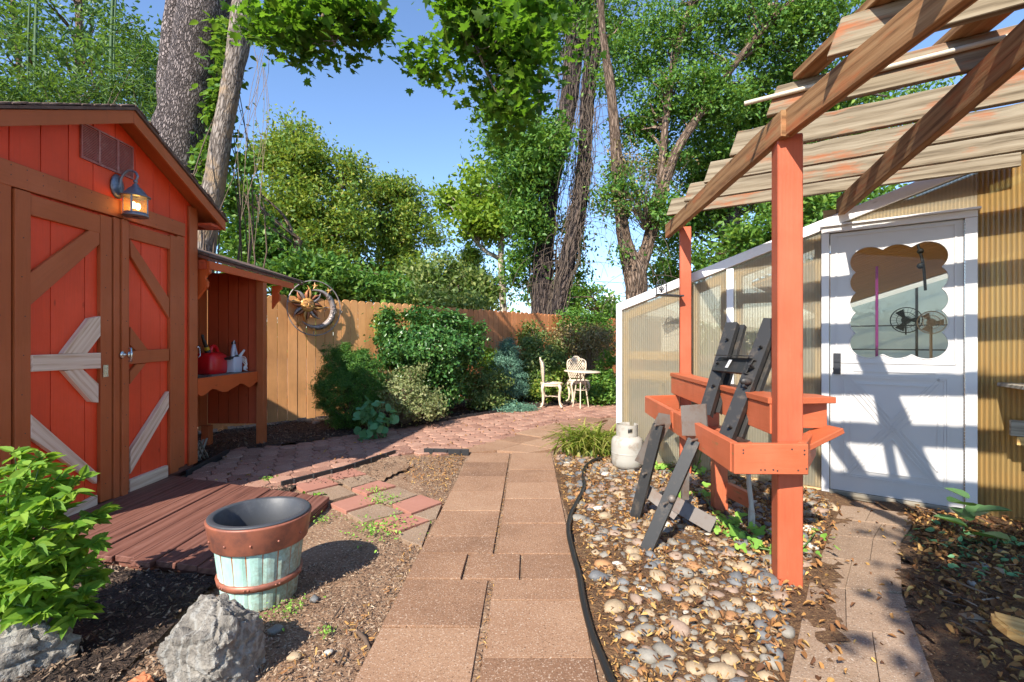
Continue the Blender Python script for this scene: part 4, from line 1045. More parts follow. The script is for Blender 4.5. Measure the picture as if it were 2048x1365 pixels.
def fan(label, s, n, z, r, mat, stand):
    t = thing('electric_fan', label, 'fan', W(s, n, 0), None)
    c = W(s, n, z); mb = MB(); fcx = Matrix((WS, UP, WN)).transposed()
    for rr_, off in ((r, 0), (r * .97, .03), (r * .6, .04), (r * .3, .045)): mb.tube([c + fcx @ Vector((rr_ * math.cos(2 * math.pi * k / 28), rr_ * math.sin(2 * math.pi * k / 28), off)) for k in range(29)], .005, 5, False)
    for k in range(22):
        a = 2 * math.pi * k / 22; mb.tube([c + fcx @ Vector((.03 * math.cos(a), .03 * math.sin(a), .05)), c + fcx @ Vector((r * math.cos(a), r * math.sin(a), .012))], .0025, 4, False)
    mb.build('cage', M[mat], t)
    mb = MB(); mb.tube([c - WN * .12, c - WN * .02], [.05, .06], 14); mb.tube([c + WN * .0, c + WN * .03], .03, 12)
    mb.build('motor', M[mat], t)
    mb = MB()
    for k in range(3):
        a = 2 * math.pi * k / 3; V = []
        for i in range(4):
            rr_ = r * (.15 + .25 * i)
            for sgn in (-1, 1): V.append(c + fcx @ Vector((rr_ * math.cos(a + sgn * .35), rr_ * math.sin(a + sgn * .35), sgn * .02)))
        mb.add(V, [(2 * i, 2 * i + 1, 2 * i + 3, 2 * i + 2) for i in range(3)], None, True)
    mb.build('blade', M[mat], t)
    mb = MB()
    if stand: mb.tube([W(s, n - .08, .03), W(s, n - .08, z)], .018, 8); mb.lathe([(0, .05), (.18, .04), (.2, .015), (0, .013)], W(s, n - .08, 0), 24)
    else: mb.tube([c - WN * .1, c - WN * .1 - UP * .25], .012, 6)
    mb.build('stand', M[mat], t)
fan('black wall fan seen through the greenhouse door window', .726, -6.0, 1.63, .22, 'blackmetal', False)
fan('beige pedestal fan seen through the greenhouse door window', .98, -4.9, 1.55, .17, 'cream', True)

# door
mb = MB(); wbox(mb, -.058, -.004, -.05, .036, .03, 2.155); mb.build('door_jamb', M['whitemetal'], gh, bev=.003)
mb = MB(); wbox(mb, .815, .882, -.05, .036, .03, 2.155); mb.build('door_jamb', M['whitemetal'], gh, bev=.003)
mb = MB(); wbox(mb, -.058, .882, -.05, .038, 2.156, 2.205); wbox(mb, -.066, .90, .0, .06, 2.2055, 2.222); mb.build('door_head', M['whitemetal'], gh, bev=.003)
mb = MB(); wbox(mb, -.004, .815, -.05, .03, .0, .055); mb.build('sill', M['oldwood'], gh)
cs, cz = .432, 1.575; hw, hh = .262, .405
per = []
N = 200
def scal(i):
    t = i / N * 4; side = int(t); u = t - side; nb = 3 if side % 2 == 0 else 5
    o = .036 * abs(math.sin(math.pi * nb * u)) ** .75
    if side == 0: return (cs - hw + 2 * hw * u, cz + hh + o)
    if side == 1: return (cs + hw + o, cz + hh - 2 * hh * u)
    if side == 2: return (cs + hw - 2 * hw * u, cz - hh - o)
    return (cs - hw - o, cz - hh + 2 * hh * u)
inn = [scal(i) for i in range(N)]
s0, s1, z0, z1 = .003, .809, 1.075, 2.148
def outp(p):
    dx, dz = p[0] - cs, p[1] - cz; k = 1e9
    if dx > 1e-9: k = min(k, (s1 - cs) / dx)
    if dx < -1e-9: k = min(k, (s0 - cs) / dx)
    if dz > 1e-9: k = min(k, (z1 - cz) / dz)
    if dz < -1e-9: k = min(k, (z0 - cz) / dz)
    return (cs + dx * k, cz + dz * k)
out = [outp(p) for p in inn]
for cx_, cz_ in ((s0, z0), (s1, z0), (s0, z1), (s1, z1)):
    j = min(range(N), key=lambda i: (out[i][0] - cx_) ** 2 + (out[i][1] - cz_) ** 2); out[j] = (cx_, cz_)
mb = MB(); A = [W(s, .022, z) for s, z in inn]; B = [W(s, .022, z) for s, z in out]; Cc = [W(s, -.02, z) for s, z in inn]; Dd = [W(s, -.02, z) for s, z in out]
Fc = []
for i in range(N):
    j = (i + 1) % N; Fc += [(i, j, N + j, N + i), (2 * N + j, 2 * N + i, 3 * N + i, 3 * N + j), (j, i, 2 * N + i, 2 * N + j), (N + i, N + j, 3 * N + j, 3 * N + i)]
mb.add(A + B + Cc + Dd, Fc)
wbox(mb, s0, s1, -.02, .022, .058, 1.0745)
dr = mb.build('door', M['doorwhite'], gh)
mb = MB(); mb.add([W(s, -.002, z) for s, z in inn], [list(range(N))[::-1]]); mb.build('window_pane', M['glass'], dr)
mb = MB()
def mold(a, b, w=.013, h=.010): mb.bar(W(a[0], .0235, a[1]), W(b[0], .0235, b[1]), w, h, up=WN)
def rect(a, b, c, d): mold((a, b), (c, b)); mold((c, b), (c, d)); mold((c, d), (a, d)); mold((a, d), (a, b))
rect(.10, .19, .71, .98); rect(.085, .175, .725, .995)
xa, xb, za, zb = .10, .71, .19, .98
for o in (-.035, .035):
    mold((xa + .03, zb - .01 + o * .6), (xb - .03, za + .02 + o * .6)); mold((xb - .03, zb - .01 + o * .6), (xa + .03, za + .02 + o * .6))
for tri in ([(.14, .30), (.14, .87), (.355, .585)], [(.67, .30), (.67, .87), (.455, .585)], [(.19, .93), (.62, .93), (.405, .66)], [(.19, .24), (.62, .24), (.405, .51)]):
    for k in range(3): mold(tri[k], tri[(k + 1) % 3], .009)
mold((.16, 1.03), (.66, 1.03), .006); rect(.045, 1.10, .768, 2.125)
mb.build('moulding', M['doorwhite'], dr)
mb = MB()
for a, b in zip(inn, inn[1:] + inn[:1]):
    if (a[0] - b[0]) ** 2 + (a[1] - b[1]) ** 2 > 1e-8: mb.tube([W(a[0], .022, a[1]), W(b[0], .022, b[1])], .0045, 5, False)
mb.build('scalloped_trim', M['doorwhite'], dr)
mb = MB(); hx = .795
k = .07
while k < 2.13: mb.tube([W(hx + .02, .03, k), W(hx + .02, .03, k + .018)], .006, 6); k += .022
mb.build('hinge', M['chrome'], dr)
mb = MB(); wbox(mb, .025, .075, .0225, .036, 1.0, 1.17); mb.tube([W(.05, .036, 1.045), W(.05, .075, 1.045)], .021, 14); mb.tube([W(.05, .075, 1.045), W(.05, .085, 1.045)], .027, 14)
wbox(mb, .03, .07, .036, .043, 1.10, 1.12); mb.build('lock', M['darkmetal'], dr)

# ================================================================== pergola
pg = thing('pergola', 'weathered timber pergola with slatted top on orange red posts', 'pergola', (1.45, 2.48, 0))
def rpost(x, y, z0, z1, w, yaw, name='post', mat='post', par=None):
    mb = MB(); a = Vector((math.cos(yaw), math.sin(yaw), 0)); b = Vector((-math.sin(yaw), math.cos(yaw), 0))
    mb.obox((x, y, (z0 + z1) / 2), (a, b, UP), (w / 2, w / 2, (z1 - z0) / 2)); return mb.build(name, M[mat], par or pg, bev=.005)
rpost(1.437, 2.535, -.02, 2.33, .118, R(-14)); rpost(1.635, 4.58, -.02, 2.34, .10, R(-14))
ZB, ZT = 2.30, 2.435
mb = MB(); mb.plank((1.56, 4.86, (ZB + ZT) / 2), (1.375, 2.44, (ZB + ZT) / 2), .045, ZT - ZB); mb.build('beam', M['rafter'], pg, bev=.003)
mb = MB(); mb.plank((1.40, 2.47, (ZB + ZT) / 2 + .004), (1.385, .55, (ZB + ZT) / 2 + .004), .045, ZT - ZB); mb.build('beam', M['rafter'], pg, bev=.003)
mb = MB(); mb.plank((2.70, 4.0, (ZB + ZT) / 2), (1.58, .95, (ZB + ZT) / 2), .045, ZT - ZB + .01); mb.build('beam', M['rafter'], pg, bev=.003)
mb = MB(); mb.bar((3.62, 3.32, (ZB + ZT) / 2), (2.35, .4, (ZB + ZT) / 2), .045, ZT - ZB); mb.build('beam', M['rafter'], pg, bev=.004)
pd = Vector((.837, -.547, 0)).normalized(); pn = Vector((.547, .837, 0)).normalized()
ends = [(1.25, 1.46), (1.30, 2.003), (1.325, 2.53), (1.378, 3.08), (1.421, 3.60), (1.447, 4.09), (1.44, 4.53)]
for k, (x, y) in enumerate(ends):
    L = 2.75 if k > 0 else 2.2
    if k == 6: L = 2.35
    p = Vector((x, y, 0)); h0, h1 = 2.445, 2.59
    mb = MB(); mb.plank(p + Vector((0, 0, (h0 + h1) / 2)) + pn * .02, p + pd * L + Vector((0, 0, (h0 + h1) / 2)) + pn * .02, .04, h1 - h0, n=44, amp=.0022, rag=.014, cut=.05); mb.build('slat', M['pergola'], pg, bev=.003)
mb = MB(); mb.plank((1.475, 2.46, 2.613), (1.44, .8, 2.613), .10, .038); mb.build('top_board', M['rafter'], pg, bev=.003)
mb = MB(); mb.bar((2.02, 2.32, 2.611), (1.72, .8, 2.611), .14, .038); mb.build('top_board', M['rafter'], pg, bev=.003)
mb = MB(); q = Vector((1.325, 2.53, 0)) - pn * .012; mb.tube([q - pd * .10 + Vector((0, 0, 2.53)), q + pd * 1.3 + Vector((0, 0, 2.545))], .0125, 8); tag(mb.build('plastic_pipe', M['pvc']), 'cream plastic pipe strapped along a pergola slat', 'pipe')
# plant hook bracket on the far post
hk = thing('plant_hook', 'dark metal bracket with wheel motif on the far pergola post', 'bracket', (1.585, 4.52, 1.72))
mb = MB(); a0 = D(1314, 590, 4.5); a1 = D(1362, 593, 4.5); mb.bar(a0, a1 + Vector((.01, 0, 0)), .11, .014); mb.tube([a0 + Vector((0, -.05, 0)), a1 + Vector((0, -.05, 0))], .008, 6); mb.build('tray', M['darkmetal'], hk)
mb = MB(); cc = D(1323, 580, 4.46); w = .047
mb.tube([cc + Vector((w * math.cos(a), 0, .03 + 1.35 * w * math.sin(a))) for a in [math.pi * k / 14 for k in range(15)]], .0055, 6)
for sx_ in (-w, w): mb.tube([cc + Vector((sx_, 0, .03)), cc + Vector((sx_, 0, -.05))], .0055, 6)
for k in range(5):
    a = math.pi * (k + .5) / 5; mb.tube([cc + Vector((0, 0, -.02)), cc + Vector((w * math.cos(a), 0, .03 + 1.3 * w * math.sin(a)))], .004, 5)
mb.tube([cc + Vector((.025 * math.cos(a), 0, .0 + .025 * math.sin(a))) for a in [2 * math.pi * k / 12 for k in range(13)]], .004, 5); mb.build('wheel', M['darkmetal'], hk)

# ================================================================== potting bench between the posts
bn = thing('potting_bench', 'orange red two level potting bench built round the pergola posts', 'bench', (1.45, 3.5, 0))
PA = Vector((1.57, 4.66, 0)); PB = Vector((1.425, 2.60, 0)); pv = (PB - PA).normalized(); pr = Vector((pv.y, -pv.x, 0)) * -1
if pr.x > 0: pr = -pr      # pr points to the main path
mb = MB()
mb.bar(PA + pr * .02 + UP * .85, PB + pr * .02 + UP * .85, .04, .16); mb.build('ledge_front', M['bench'], bn, bev=.003)
mb = MB()
top = [PA + pr * .05, PB + pr * .05 + pv * .0, PB + pv * .02 - pr * .04, PB - pr * .33 + pv * -.05, PB - pr * .30 - pv * .20, PB - pr * .08 - pv * .32, PA - pr * .08 + pv * .30, PA - pr * .14 + pv * .02]
mb.prism([p + UP * .932 for p in top], UP * .034); mb.build('ledge_top', M['bench'], bn, bev=.003)
mb = MB(); mb.bar(PB - pr * .30 - pv * .1 + UP * .86, PB - pr * .08 - pv * .10 + UP * .86, .036, .14); mb.bar(PB - pr * .32 + UP * .795 - pv * .06, PB - pr * .07 + UP * .69 + pv * .0, .14, .03); mb.build('ledge_bracket', M['bench'], bn, bev=.003)
# screw heads on the tray and ledge
# lower tray rim
zA, zB_ = .615, .765
def P2(px, py, z): g = G(px, py, z); return Vector((g.x, g.y, 0))
fl = Vector((1.098, 2.40, 0)); frr = Vector((1.452, 2.39, 0)); bl = Vector((1.235, 4.46, 0)); rr2 = Vector((1.72, 2.78, 0)); br = Vector((1.56, 4.55, 0))
def rim(a, b, w=.038, nm='tray_rim'):
    mb = MB(); mb.bar(a + UP * (zA + zB_) / 2, b + UP * (zA + zB_) / 2, w, zB_ - zA); mb.build(nm, M['bench'], bn, bev=.004)
rim(fl + Vector((-.005, 0, 0)), frr); rim(fl + Vector((.012, .02, 0)), bl + Vector((.0, -.02, 0))); rim(bl, br); rim(frr + Vector((-.01, .022, 0)), rr2)
mb = MB()
for x_, z_ in ((1.135, .735), (1.135, .72), (1.37, .74), (1.43, .735), (1.43, .715), (1.44, .645), (1.40, .637), (1.30, .634), (1.22, .638), (1.24, .638), (1.28, .639)):
    yy_ = 2.40 - .01 * (x_ - 1.098) / .354 - .0205; mb.tube([(x_, yy_ + .004, z_), (x_, yy_, z_)], .0042, 8)
mb.build('screws', M['darkmetal'], bn)
mb = MB()
for k in range(4):
    a = .06 + k * .08
    mb.bar(Vector((fl.x + a, 2.45, .64)), Vector((bl.x + a, 3.2 if k == 1 else 4.42, .64)), .072, .02)
mb.build('tray_floor', M['bench'], bn)
mb = MB(); mb.obox((1.53, 3.58, .31), ((.98, -.17, 0), (.17, .98, 0), UP), (.05, .05, .33)); mb.build('leg', M['bench'], bn, bev=.004)
mb = MB(); mb.bar((1.52, 3.58, .70), (1.15, 3.5, .70), .038, .12); mb.build('cross_rail', M['bench'], bn, bev=.003); mb = MB(); mb.bar((1.56, 3.5, .20), (1.60, 3.25, .20), .04, .10); mb.build('cross_rail', M['bench'], bn, bev=.003)
mb = MB(); mb.tube(spline([(1.545, 3.18, .62), (1.548, 3.17, .35), (1.56, 3.16, .2), (1.555, 3.15, .02)], 4), [.016] * 9 + [.022] * 4, 8); tag(mb.build('white_pipe', M['tank']), 'short pale pipe standing behind the potting bench tray', 'pipe')
mb = MB(); c = Vector((1.25, 2.62, .662)); mb.tube([c, c + Vector((.10, .05, .0))], .03, 12); tag(mb.build('tin_can', plain('printed_tin', (.18, .2, .25), .35, .6, dirt=(.7, .7, .7), dirt_s=14)), 'small printed tin lying in the bench tray', 'tin')

# ================================================================== folded black metal stand
st = thing('folding_stand', 'dusty black folding metal stand leaning on the potting bench', 'metal stand', (1.0, 3.2, 0))
def chan(mb, a, b, w, d, up):
    """open channel: web and two flanges"""
    a = Vector(a); b = Vector(b); dd = (b - a).normalized(); sd = dd.cross(Vector(up)).normalized(); u = sd.cross(dd).normalized()
    mb.bar(a, b, w, .006, up=u)
    for sg in (-1, 1): mb.bar(a + sd * sg * (w / 2 - .004) - u * (d / 2 + .003), b + sd * sg * (w / 2 - .004) - u * (d / 2 + .003), .006, d, up=u)
fu = Vector((-.75, -.55, .45))
ra0, ra1 = D(1448, 880, 2.86), D(1541, 637, 3.02); rb0, rb1 = D(1408, 830, 3.28), D(1463, 645, 3.50)
for a, b in ((ra0, ra1), (rb0, rb1)):
    mb = MB(); chan(mb, a, b, .088, .04, fu); bb = a.lerp(b, .9); mb.build('rail', M['blackmetal'], st, bev=.0015)
    mb = MB(); o = Vector((.085, .02, .0)); chan(mb, a.lerp(b, .02) + o, a.lerp(b, .97) + o, .055, .03, fu); mb.build('inner_rail', M['blackmetal'], st)
mb = MB(); m0 = rb0.lerp(rb1, .52) + fu * .022; m1 = ra0.lerp(ra1, .58) + fu * .022; ex = (m1 - m0).normalized(); chan(mb, m0 - ex * .02, m1 + ex * .0, .105, .02, fu)
mb.bar(m0 + (rb1 - rb0).normalized() * .055 + fu * .03, m1 + (ra1 - ra0).normalized() * .055 + fu * .03, .03, .006, up=(0, 0, 1)); mb.build('crossbar', M['blackmetal'], st, bev=.001)
mb = MB(); q = m0.lerp(m1, .42) + fu * .016; mb.obox(q, (ex, ex.cross(fu).normalized(), fu.normalized()), (.02, .03, .0012)); mb.build('maker_label', M['whitemetal'], st)
for p in (m0, m1, ra0.lerp(ra1, .42), ra0.lerp(ra1, .1), rb0.lerp(rb1, .3), ra0.lerp(ra1, .75), rb0.lerp(rb1, .8)): mb = MB(); mb.tube([p - fu * .02 + ex * .02, p + fu * .03 + ex * .02], .009, 8); mb.build('bolt', M['blackmetal'], st)
mb = MB(); kn = ra0.lerp(ra1, .44) + fu * .05 + Vector((.03, 0, 0)); mb.ball(kn, .03, 8, 6, (1.3, .6, .8)); mb.build('knob', M['blackmetal'], st)
mb = MB(); pc = [D(1361, 812, 3.02), D(1411, 808, 3.05), D(1415, 873, 2.98), D(1364, 872, 2.95)]; mb.prism(pc, (0.012, .012, .0)); mb.build('plate', M['rustplate'], st, bev=.001)
mb = MB(); pc2 = [D(1318, 826, 3.42), D(1340, 830, 3.42), D(1342, 848, 3.42), D(1312, 905, 3.42), D(1285, 930, 3.42), D(1270, 922, 3.42)]; mb.prism(pc2, (0, .008, 0)); mb.build('side_plate', M['rustplate'], st)
l1a, l1b = D(1316, 850, 3.38), G(1268, 1041); l2a, l2b = D(1388, 880, 2.92), G(1289, 1108)
for a, b in ((l1a, l1b), (l2a, l2b)):
    mb = MB(); chan(mb, a, b + Vector((0, 0, .005)), .074, .045, Vector((-.5, -.8, .2))); mb.build('leg', M['blackmetal'], st, bev=.0015)
mb = MB(); chan(mb, D(1291, 980, 3.5), D(1355, 1030, 3.3), .085, .03, Vector((-.3, -.9, .3))); chan(mb, D(1345, 1005, 3.35), D(1427, 1052, 3.12), .10, .03, Vector((-.3, -.9, .3))); mb.build('brace', M['rustplate'], st, bev=.001)
mb = MB(); chan(mb, D(1372, 940, 3.6), D(1371, 1000, 3.6), .05, .03, Vector((0, -1, 0))); mb.build('rear_leg', M['rustplate'], st)
for p in (l1a.lerp(l1b, .5), l2a.lerp(l2b, .55), l1a, l2a): mb = MB(); mb.tube([p + Vector((-.03, -.03, 0)), p + Vector((.05, .03, .0))], .008, 8); mb.build('bolt', M['rustplate'], st)
mb = MB(); mb.ball(l2a.lerp(l2b, .55) + Vector((.02, -.03, .03)), .024, 8, 6); mb.build('knob', M['rustplate'], st)

# ================================================================== propane tank
px_, py_ = 1.125, 4.74
tk = thing('propane_tank', 'grubby white propane tank by the greenhouse corner', 'gas tank', (px_, py_, 0))
mb = MB(); r = .152
mb.lathe([(0, .03), (.09, .03), (.125, .045), (.147, .08), (r, .125), (r, .265), (.148, .30), (.134, .328), (.105, .345), (.05, .354), (0, .355)], (px_, py_, 0), 40); mb.lathe([(.153, .18), (.1545, .183), (.1545, .19), (.153, .193)], (px_, py_, 0), 40); mb.build('tank_body', M['tank'], tk)
mb = MB(); mb.lathe([(.105, 0), (.108, 0), (.108, .05), (.105, .05)], (px_, py_, 0), 32); mb.build('foot_ring', M['tank'], tk)
mb = MB(); seg = 40
for k in range(seg):
    a0, a1 = 2 * math.pi * k / seg, 2 * math.pi * (k + 1) / seg; u = k % 20
    if k in (4, 5, 6): continue
    zs = [(.335, .46)] if u not in (9, 10, 11, 17, 18) else [(.335, .385), (.43, .46)]
    for za, zb in zs:
        P = [Vector((px_ + rr_ * math.cos(a), py_ + rr_ * math.sin(a), z)) for rr_, a, z in ((.104, a0, za), (.104, a1, za), (.104, a1, zb), (.104, a0, zb), (.100, a0, za), (.100, a1, za), (.100, a1, zb), (.100, a0, zb))]
        mb.add(P, [(0, 1, 2, 3), (5, 4, 7, 6), (3, 2, 6, 7), (1, 0, 4, 5)], None, False)
mb.build('collar', M['tank'], tk)
mb = MB(); mb.tube([(px_, py_, .35), (px_, py_, .41)], .022, 10); mb.tube([(px_, py_, .395), (px_ + .02, py_ - .06, .40)], .018, 10); mb.tube([(px_, py_, .42), (px_, py_, .44)], .03, 10); mb.build('valve', M['chrome'], tk)

# ================================================================== barrel planter
bx_, by_ = -1.255, 2.42
bp = thing('barrel_planter', 'empty teal barrel planter with copper bands and dark liner', 'planter', (bx_, by_, 0))
c = (bx_, by_, 0); ns = 18; rb_, rt_ = .168, .214; mb = MB(); V = []; Fc = []; U = []
for k in range(ns):
    a0 = 2 * math.pi * k / ns + .006; a1 = 2 * math.pi * (k + 1) / ns - .006; sg = 4; o = len(mb.v); V = []
    dr_ = random.uniform(-.0015, .0015)
    for i in range(5):
        z = .005 + .30 * i / 4; r = rb_ + (rt_ - rb_) * i / 4 * .78 + dr_
        for j in range(sg + 1):
            a = a0 + (a1 - a0) * j / sg; e = .004 if j in (0, sg) else 0
            V.append((bx_ + (r - e) * math.cos(a), by_ + (r - e) * math.sin(a), z))
    mb.add(V, [(i * 5 + j, i * 5 + j + 1, (i + 1) * 5 + j + 1, (i + 1) * 5 + j) for i in range(4) for j in range(4)], None, False)
mb.build('staves', M['stave'], bp)
mb = MB(); mb.lathe([(0, .012), (.16, .012), (.166, .03), (.2, .3)], c, 40); mb.build('core', M['rust'], bp)
mb = MB(); mb.lathe([(.196, .29), (.214, .286), (.219, .292), (.236, .404), (.238, .41), (.234, .414), (.222, .414)], c, 48)
for k in range(12):
    a = 2 * math.pi * k / 12 + .3; mb.ball((bx_ + .226 * math.cos(a), by_ + .226 * math.sin(a), .335), .006, 8, 6)
mb.build('rim_band', M['copper'], bp)
mb = MB(); mb.lathe([(.176, .105), (.1895, .105), (.1945, .135), (.18, .135)], c, 48)
for k in range(9):
    a = 2 * math.pi * k / 9 - .05
    for da in (0, .09): mb.ball((bx_ + .193 * math.cos(a + da), by_ + .193 * math.sin(a + da), .12), .005, 8, 6)
mb.build('hoop', M['copper'], bp)
mb = MB(); mb.lathe([(.229, .4145), (.231, .42), (.226, .4235), (.205, .4235), (.199, .418), (.185, .30), (.165, .13), (0, .125)], c, 48); mb.build('liner', M['liner'], bp)

# ================================================================== hose
hp = [(1205, 917), (1186, 922), (1170, 935), (1166, 955), (1168, 975), (1155, 1002), (1141, 1030), (1137, 1065), (1146, 1105), (1158, 1150), (1166, 1200), (1182, 1260), (1205, 1320), (1226, 1372), (1250, 1420)]
mb = MB(); pts = [G(x, y, .045) for x, y in hp]; mb.tube(spline([(p.x, p.y, p.z + .004 * math.sin(i * 2.1)) for i, p in enumerate(pts)], 6), .0155, 10)
tag(mb.build('garden_hose', M['hose']), 'black corrugated hose snaking along the edge of the main path', 'hose')

# ================================================================== patio furniture
def iron_chair(label, loc, rz):
    t = thing('iron_chair', label, 'chair', (0, 0, 0), 'cream cast iron chairs')
    sh_, r = .445, .20; mb = MB()
    ringp = lambda rad, z: [Vector((rad * math.cos(2 * math.pi * k / 28), rad * math.sin(2 * math.pi * k / 28), z)) for k in range(29)]
    mb.tube(ringp(r, sh_), .013, 6, False); mb.tube(ringp(r * .93, sh_ + .004), .010, 6, False); mb.tube(ringp(r * .45, sh_ + .004), .009, 6, False)
    for k in range(16):
        a = 2 * math.pi * k / 16
        for d_ in (-.35, .35): mb.tube([Vector((r * .95 * math.cos(a), r * .95 * math.sin(a), sh_)), Vector((.08 * math.cos(a + d_), .08 * math.sin(a + d_), sh_ + .004))], .007, 5, False)
    for k in range(5): mb.tube([Vector((-.08 + .04 * k, -.08, sh_)), Vector((-.08 + .04 * k, .08, sh_))], .006, 5, False)
    mb.lathe([(r * 1.02, sh_ - .045), (r * 1.03, sh_ - .004)], (0, 0, 0), 28); mb.build('seat', M['cream'], t)
    for sx_ in (-1, 1):
        for sy in (-1, 1):
            mb = MB(); mb.tube(spline([(sx_ * .145, sy * .145, sh_ - .02), (sx_ * .175, sy * .165, sh_ - .10), (sx_ * .15, sy * .15, .22), (sx_ * .16, sy * .16, .07), (sx_ * .20, sy * .20, .012)], 5), [.032] * 5 + [.026] * 8 + [.019] * 8, 8)
            mb.tube(spline([(sx_ * .16, sy * .16, sh_ - .1), (sx_ * .09, sy * .13, sh_ - .06), (sx_ * .02, sy * .15, sh_ - .03)], 4), .011, 6); mb.build('leg', M['cream'], t)
    mb = MB(); mb.tube([(-.15, -.15, .2), (.15, .15, .2)], .008, 6); mb.tube([(-.15, .15, .2), (.15, -.15, .2)], .008, 6); mb.build('stretcher', M['cream'], t)
    mb = MB()
    def bk(u, v): return Vector((u, .17 + .10 * v - .04 * abs(u) * 0 + (.05 * (u / .2) ** 2 * -1), sh_ + .02 + v))
    outl = [(-.13, .0), (-.17, .12), (-.195, .26), (-.185, .36), (-.13, .40), (-.085, .405), (-.05, .445), (0, .46), (.05, .445), (.085, .405), (.13, .40), (.185, .36), (.195, .26), (.17, .12), (.13, 0)]
    ol = spline(outl, 4); mb.tube([bk(*p) for p in ol], .014, 6, False)
    def inb(u, v): return inside((u, v), outl)
    for sg in (-1, 1):
        for k in range(-9, 12):
            run = []
            for i in range(60):
                v = .02 + i * .0072; u = sg * (v - .22) * .75 + k * .046
                if inb(u * 1.04, v) and v < .43: run.append(bk(u, v))
                elif len(run) > 1: mb.tube(run[::6] + [run[-1]], .008, 5, False); run = []
            if len(run) > 1: mb.tube(run[::6] + [run[-1]], .008, 5, False)
    mb.ball(bk(0, .385), .042, 10, 6, (1, .35, 1)); mb.tube([bk(.06 * math.cos(a), .385 + .06 * math.sin(a)) for a in [2 * math.pi * k / 14 for k in range(15)]], .009, 6, False)
    for sg in (-1, 1): mb.ball(bk(sg * .145, .30), .03, 8, 6, (1, .3, 1.6)); mb.tube([bk(sg * .13, 0), bk(sg * .14, -.04)], .02, 6)
    mb.build('backrest', M['cream'], t)
    t.location = loc; t.rotation_euler = (0, 0, rz); return t
iron_chair('cream cast iron chair seen from the side, left of the round table', (.745, 9.15, .03), R(84))
iron_chair('cream cast iron chair facing the camera, behind the round table', (1.335, 9.75, .03), R(6))
tb = thing('bistro_table', 'small round cream metal table between two iron chairs', 'table', (1.28, 9.05, 0))
mb = MB(); Mt = Matrix.Rotation(R(3.5), 3, 'Y'); mb.lathe([(0, .716), (.325, .714), (.338, .705), (.336, .69), (.32, .688), (0, .69)], (1.28, 9.05, 0), 40, M=Matrix.Rotation(R(2.2), 3, 'Y')); mb.build('table_top', M['cream'], tb)
for a in (-100, 20, 140):
    mb = MB(); ca, sa = math.cos(R(a)), math.sin(R(a)); mb.tube([(1.28 + .06 * ca, 9.05 + .06 * sa, .69), (1.28 + .17 * ca, 9.05 + .17 * sa, .03)], .012, 8); mb.build('leg', M['cream'], tb)
mb = MB(); mb.tube([(1.28 + .11 * math.cos(R(a)), 9.05 + .11 * math.sin(R(a)), .36) for a in range(0, 361, 20)], .007, 6, False); mb.build('brace_ring', M['cream'], tb)

# ================================================================== right-hand potting table and armchair
pt = thing('slatted_table', 'silvery weathered wood table with diamond pattern against the amber sheet', 'table', W(1.5, .35, 0))
mb = MB(); T0 = [(.98, .03), (2.4, .03), (2.4, .62), (1.16, .62)]; mb.prism([W(s, n, .955) for s, n in T0], UP * .025)
mb.build('table_top', M['oldwood'], pt, bev=.003)
mb = MB()
for k in range(34):
    for sg in (-1, 1):
        s = 1.0 + k * .045; a = W(s, .05, .982); b = W(s + sg * .25, .60, .982)
        if s + sg * .25 > 1.16: mb.bar(a, b, .010, .004)
mb.build('lattice', M['oldwood'], pt)
mb = MB(); wbox(mb, 1.2, 2.4, .54, .575, .86, .953); mb.build('apron', M['oldwood'], pt)
mb = MB(); wbox(mb, 1.03, 2.4, .10, .145, .63, .735); mb.build('rail', M['oldwood'], pt, bev=.004)
mb = MB(); mb.bar(W(1.06, .12, .60), W(1.35, .12, .60), .05, .055); mb.bar(W(1.2, .12, .585), W(1.55, .12, .12), .05, .07); mb.build('bracket', M['newwood'], pt)
mb = MB(); wbox(mb, 1.75, 1.83, .4, .48, 0, .954); mb.build('leg', M['oldwood'], pt)
ch = thing('garden_armchair', 'honey coloured wooden armchair at the edge of the shaded mulch', 'chair', (1.75, 1.1, 0))
mb = MB(); zt = .44; arm = []
for k in range(13):
    a = R(95 + 150 * k / 12); arm.append(Vector((1.385 + .062 * math.cos(a), 1.335 + .062 * math.sin(a) * 1.0, zt)))
arm = [Vector((1.42, 1.44, zt)), Vector((1.392, 1.405, zt)), Vector((1.378, 1.35, zt)), Vector((1.395, 1.29, zt)), Vector((1.45, 1.23, zt)), Vector((2.01, .73, zt)), Vector((2.09, .82, zt))]
mb.prism(arm, UP * .034); mb.build('arm', M['newwood'], ch, bev=.008, seg=3)
mb = MB(); mb.obox((1.50, 1.31, .22), ((.75, -.66, 0), (.66, .75, 0), UP), (.045, .02, .22)); mb.build('leg', M['newwood'], ch, bev=.004)
mb = MB(); mb.obox((2.05, .80, .22), ((.75, -.66, 0), (.66, .75, 0), UP), (.045, .02, .22)); mb.build('leg', M['newwood'], ch, bev=.004)
mb = MB()
for k in range(5):
    a = Vector((1.40, 1.20, .36)) + Vector((.075, -.066, 0)) * (1.3 * k); mb.bar(a, a + Vector((-.33, -.375, -.0)), .085, .02)
mb.build('seat', M['newwood'], ch, bev=.003)
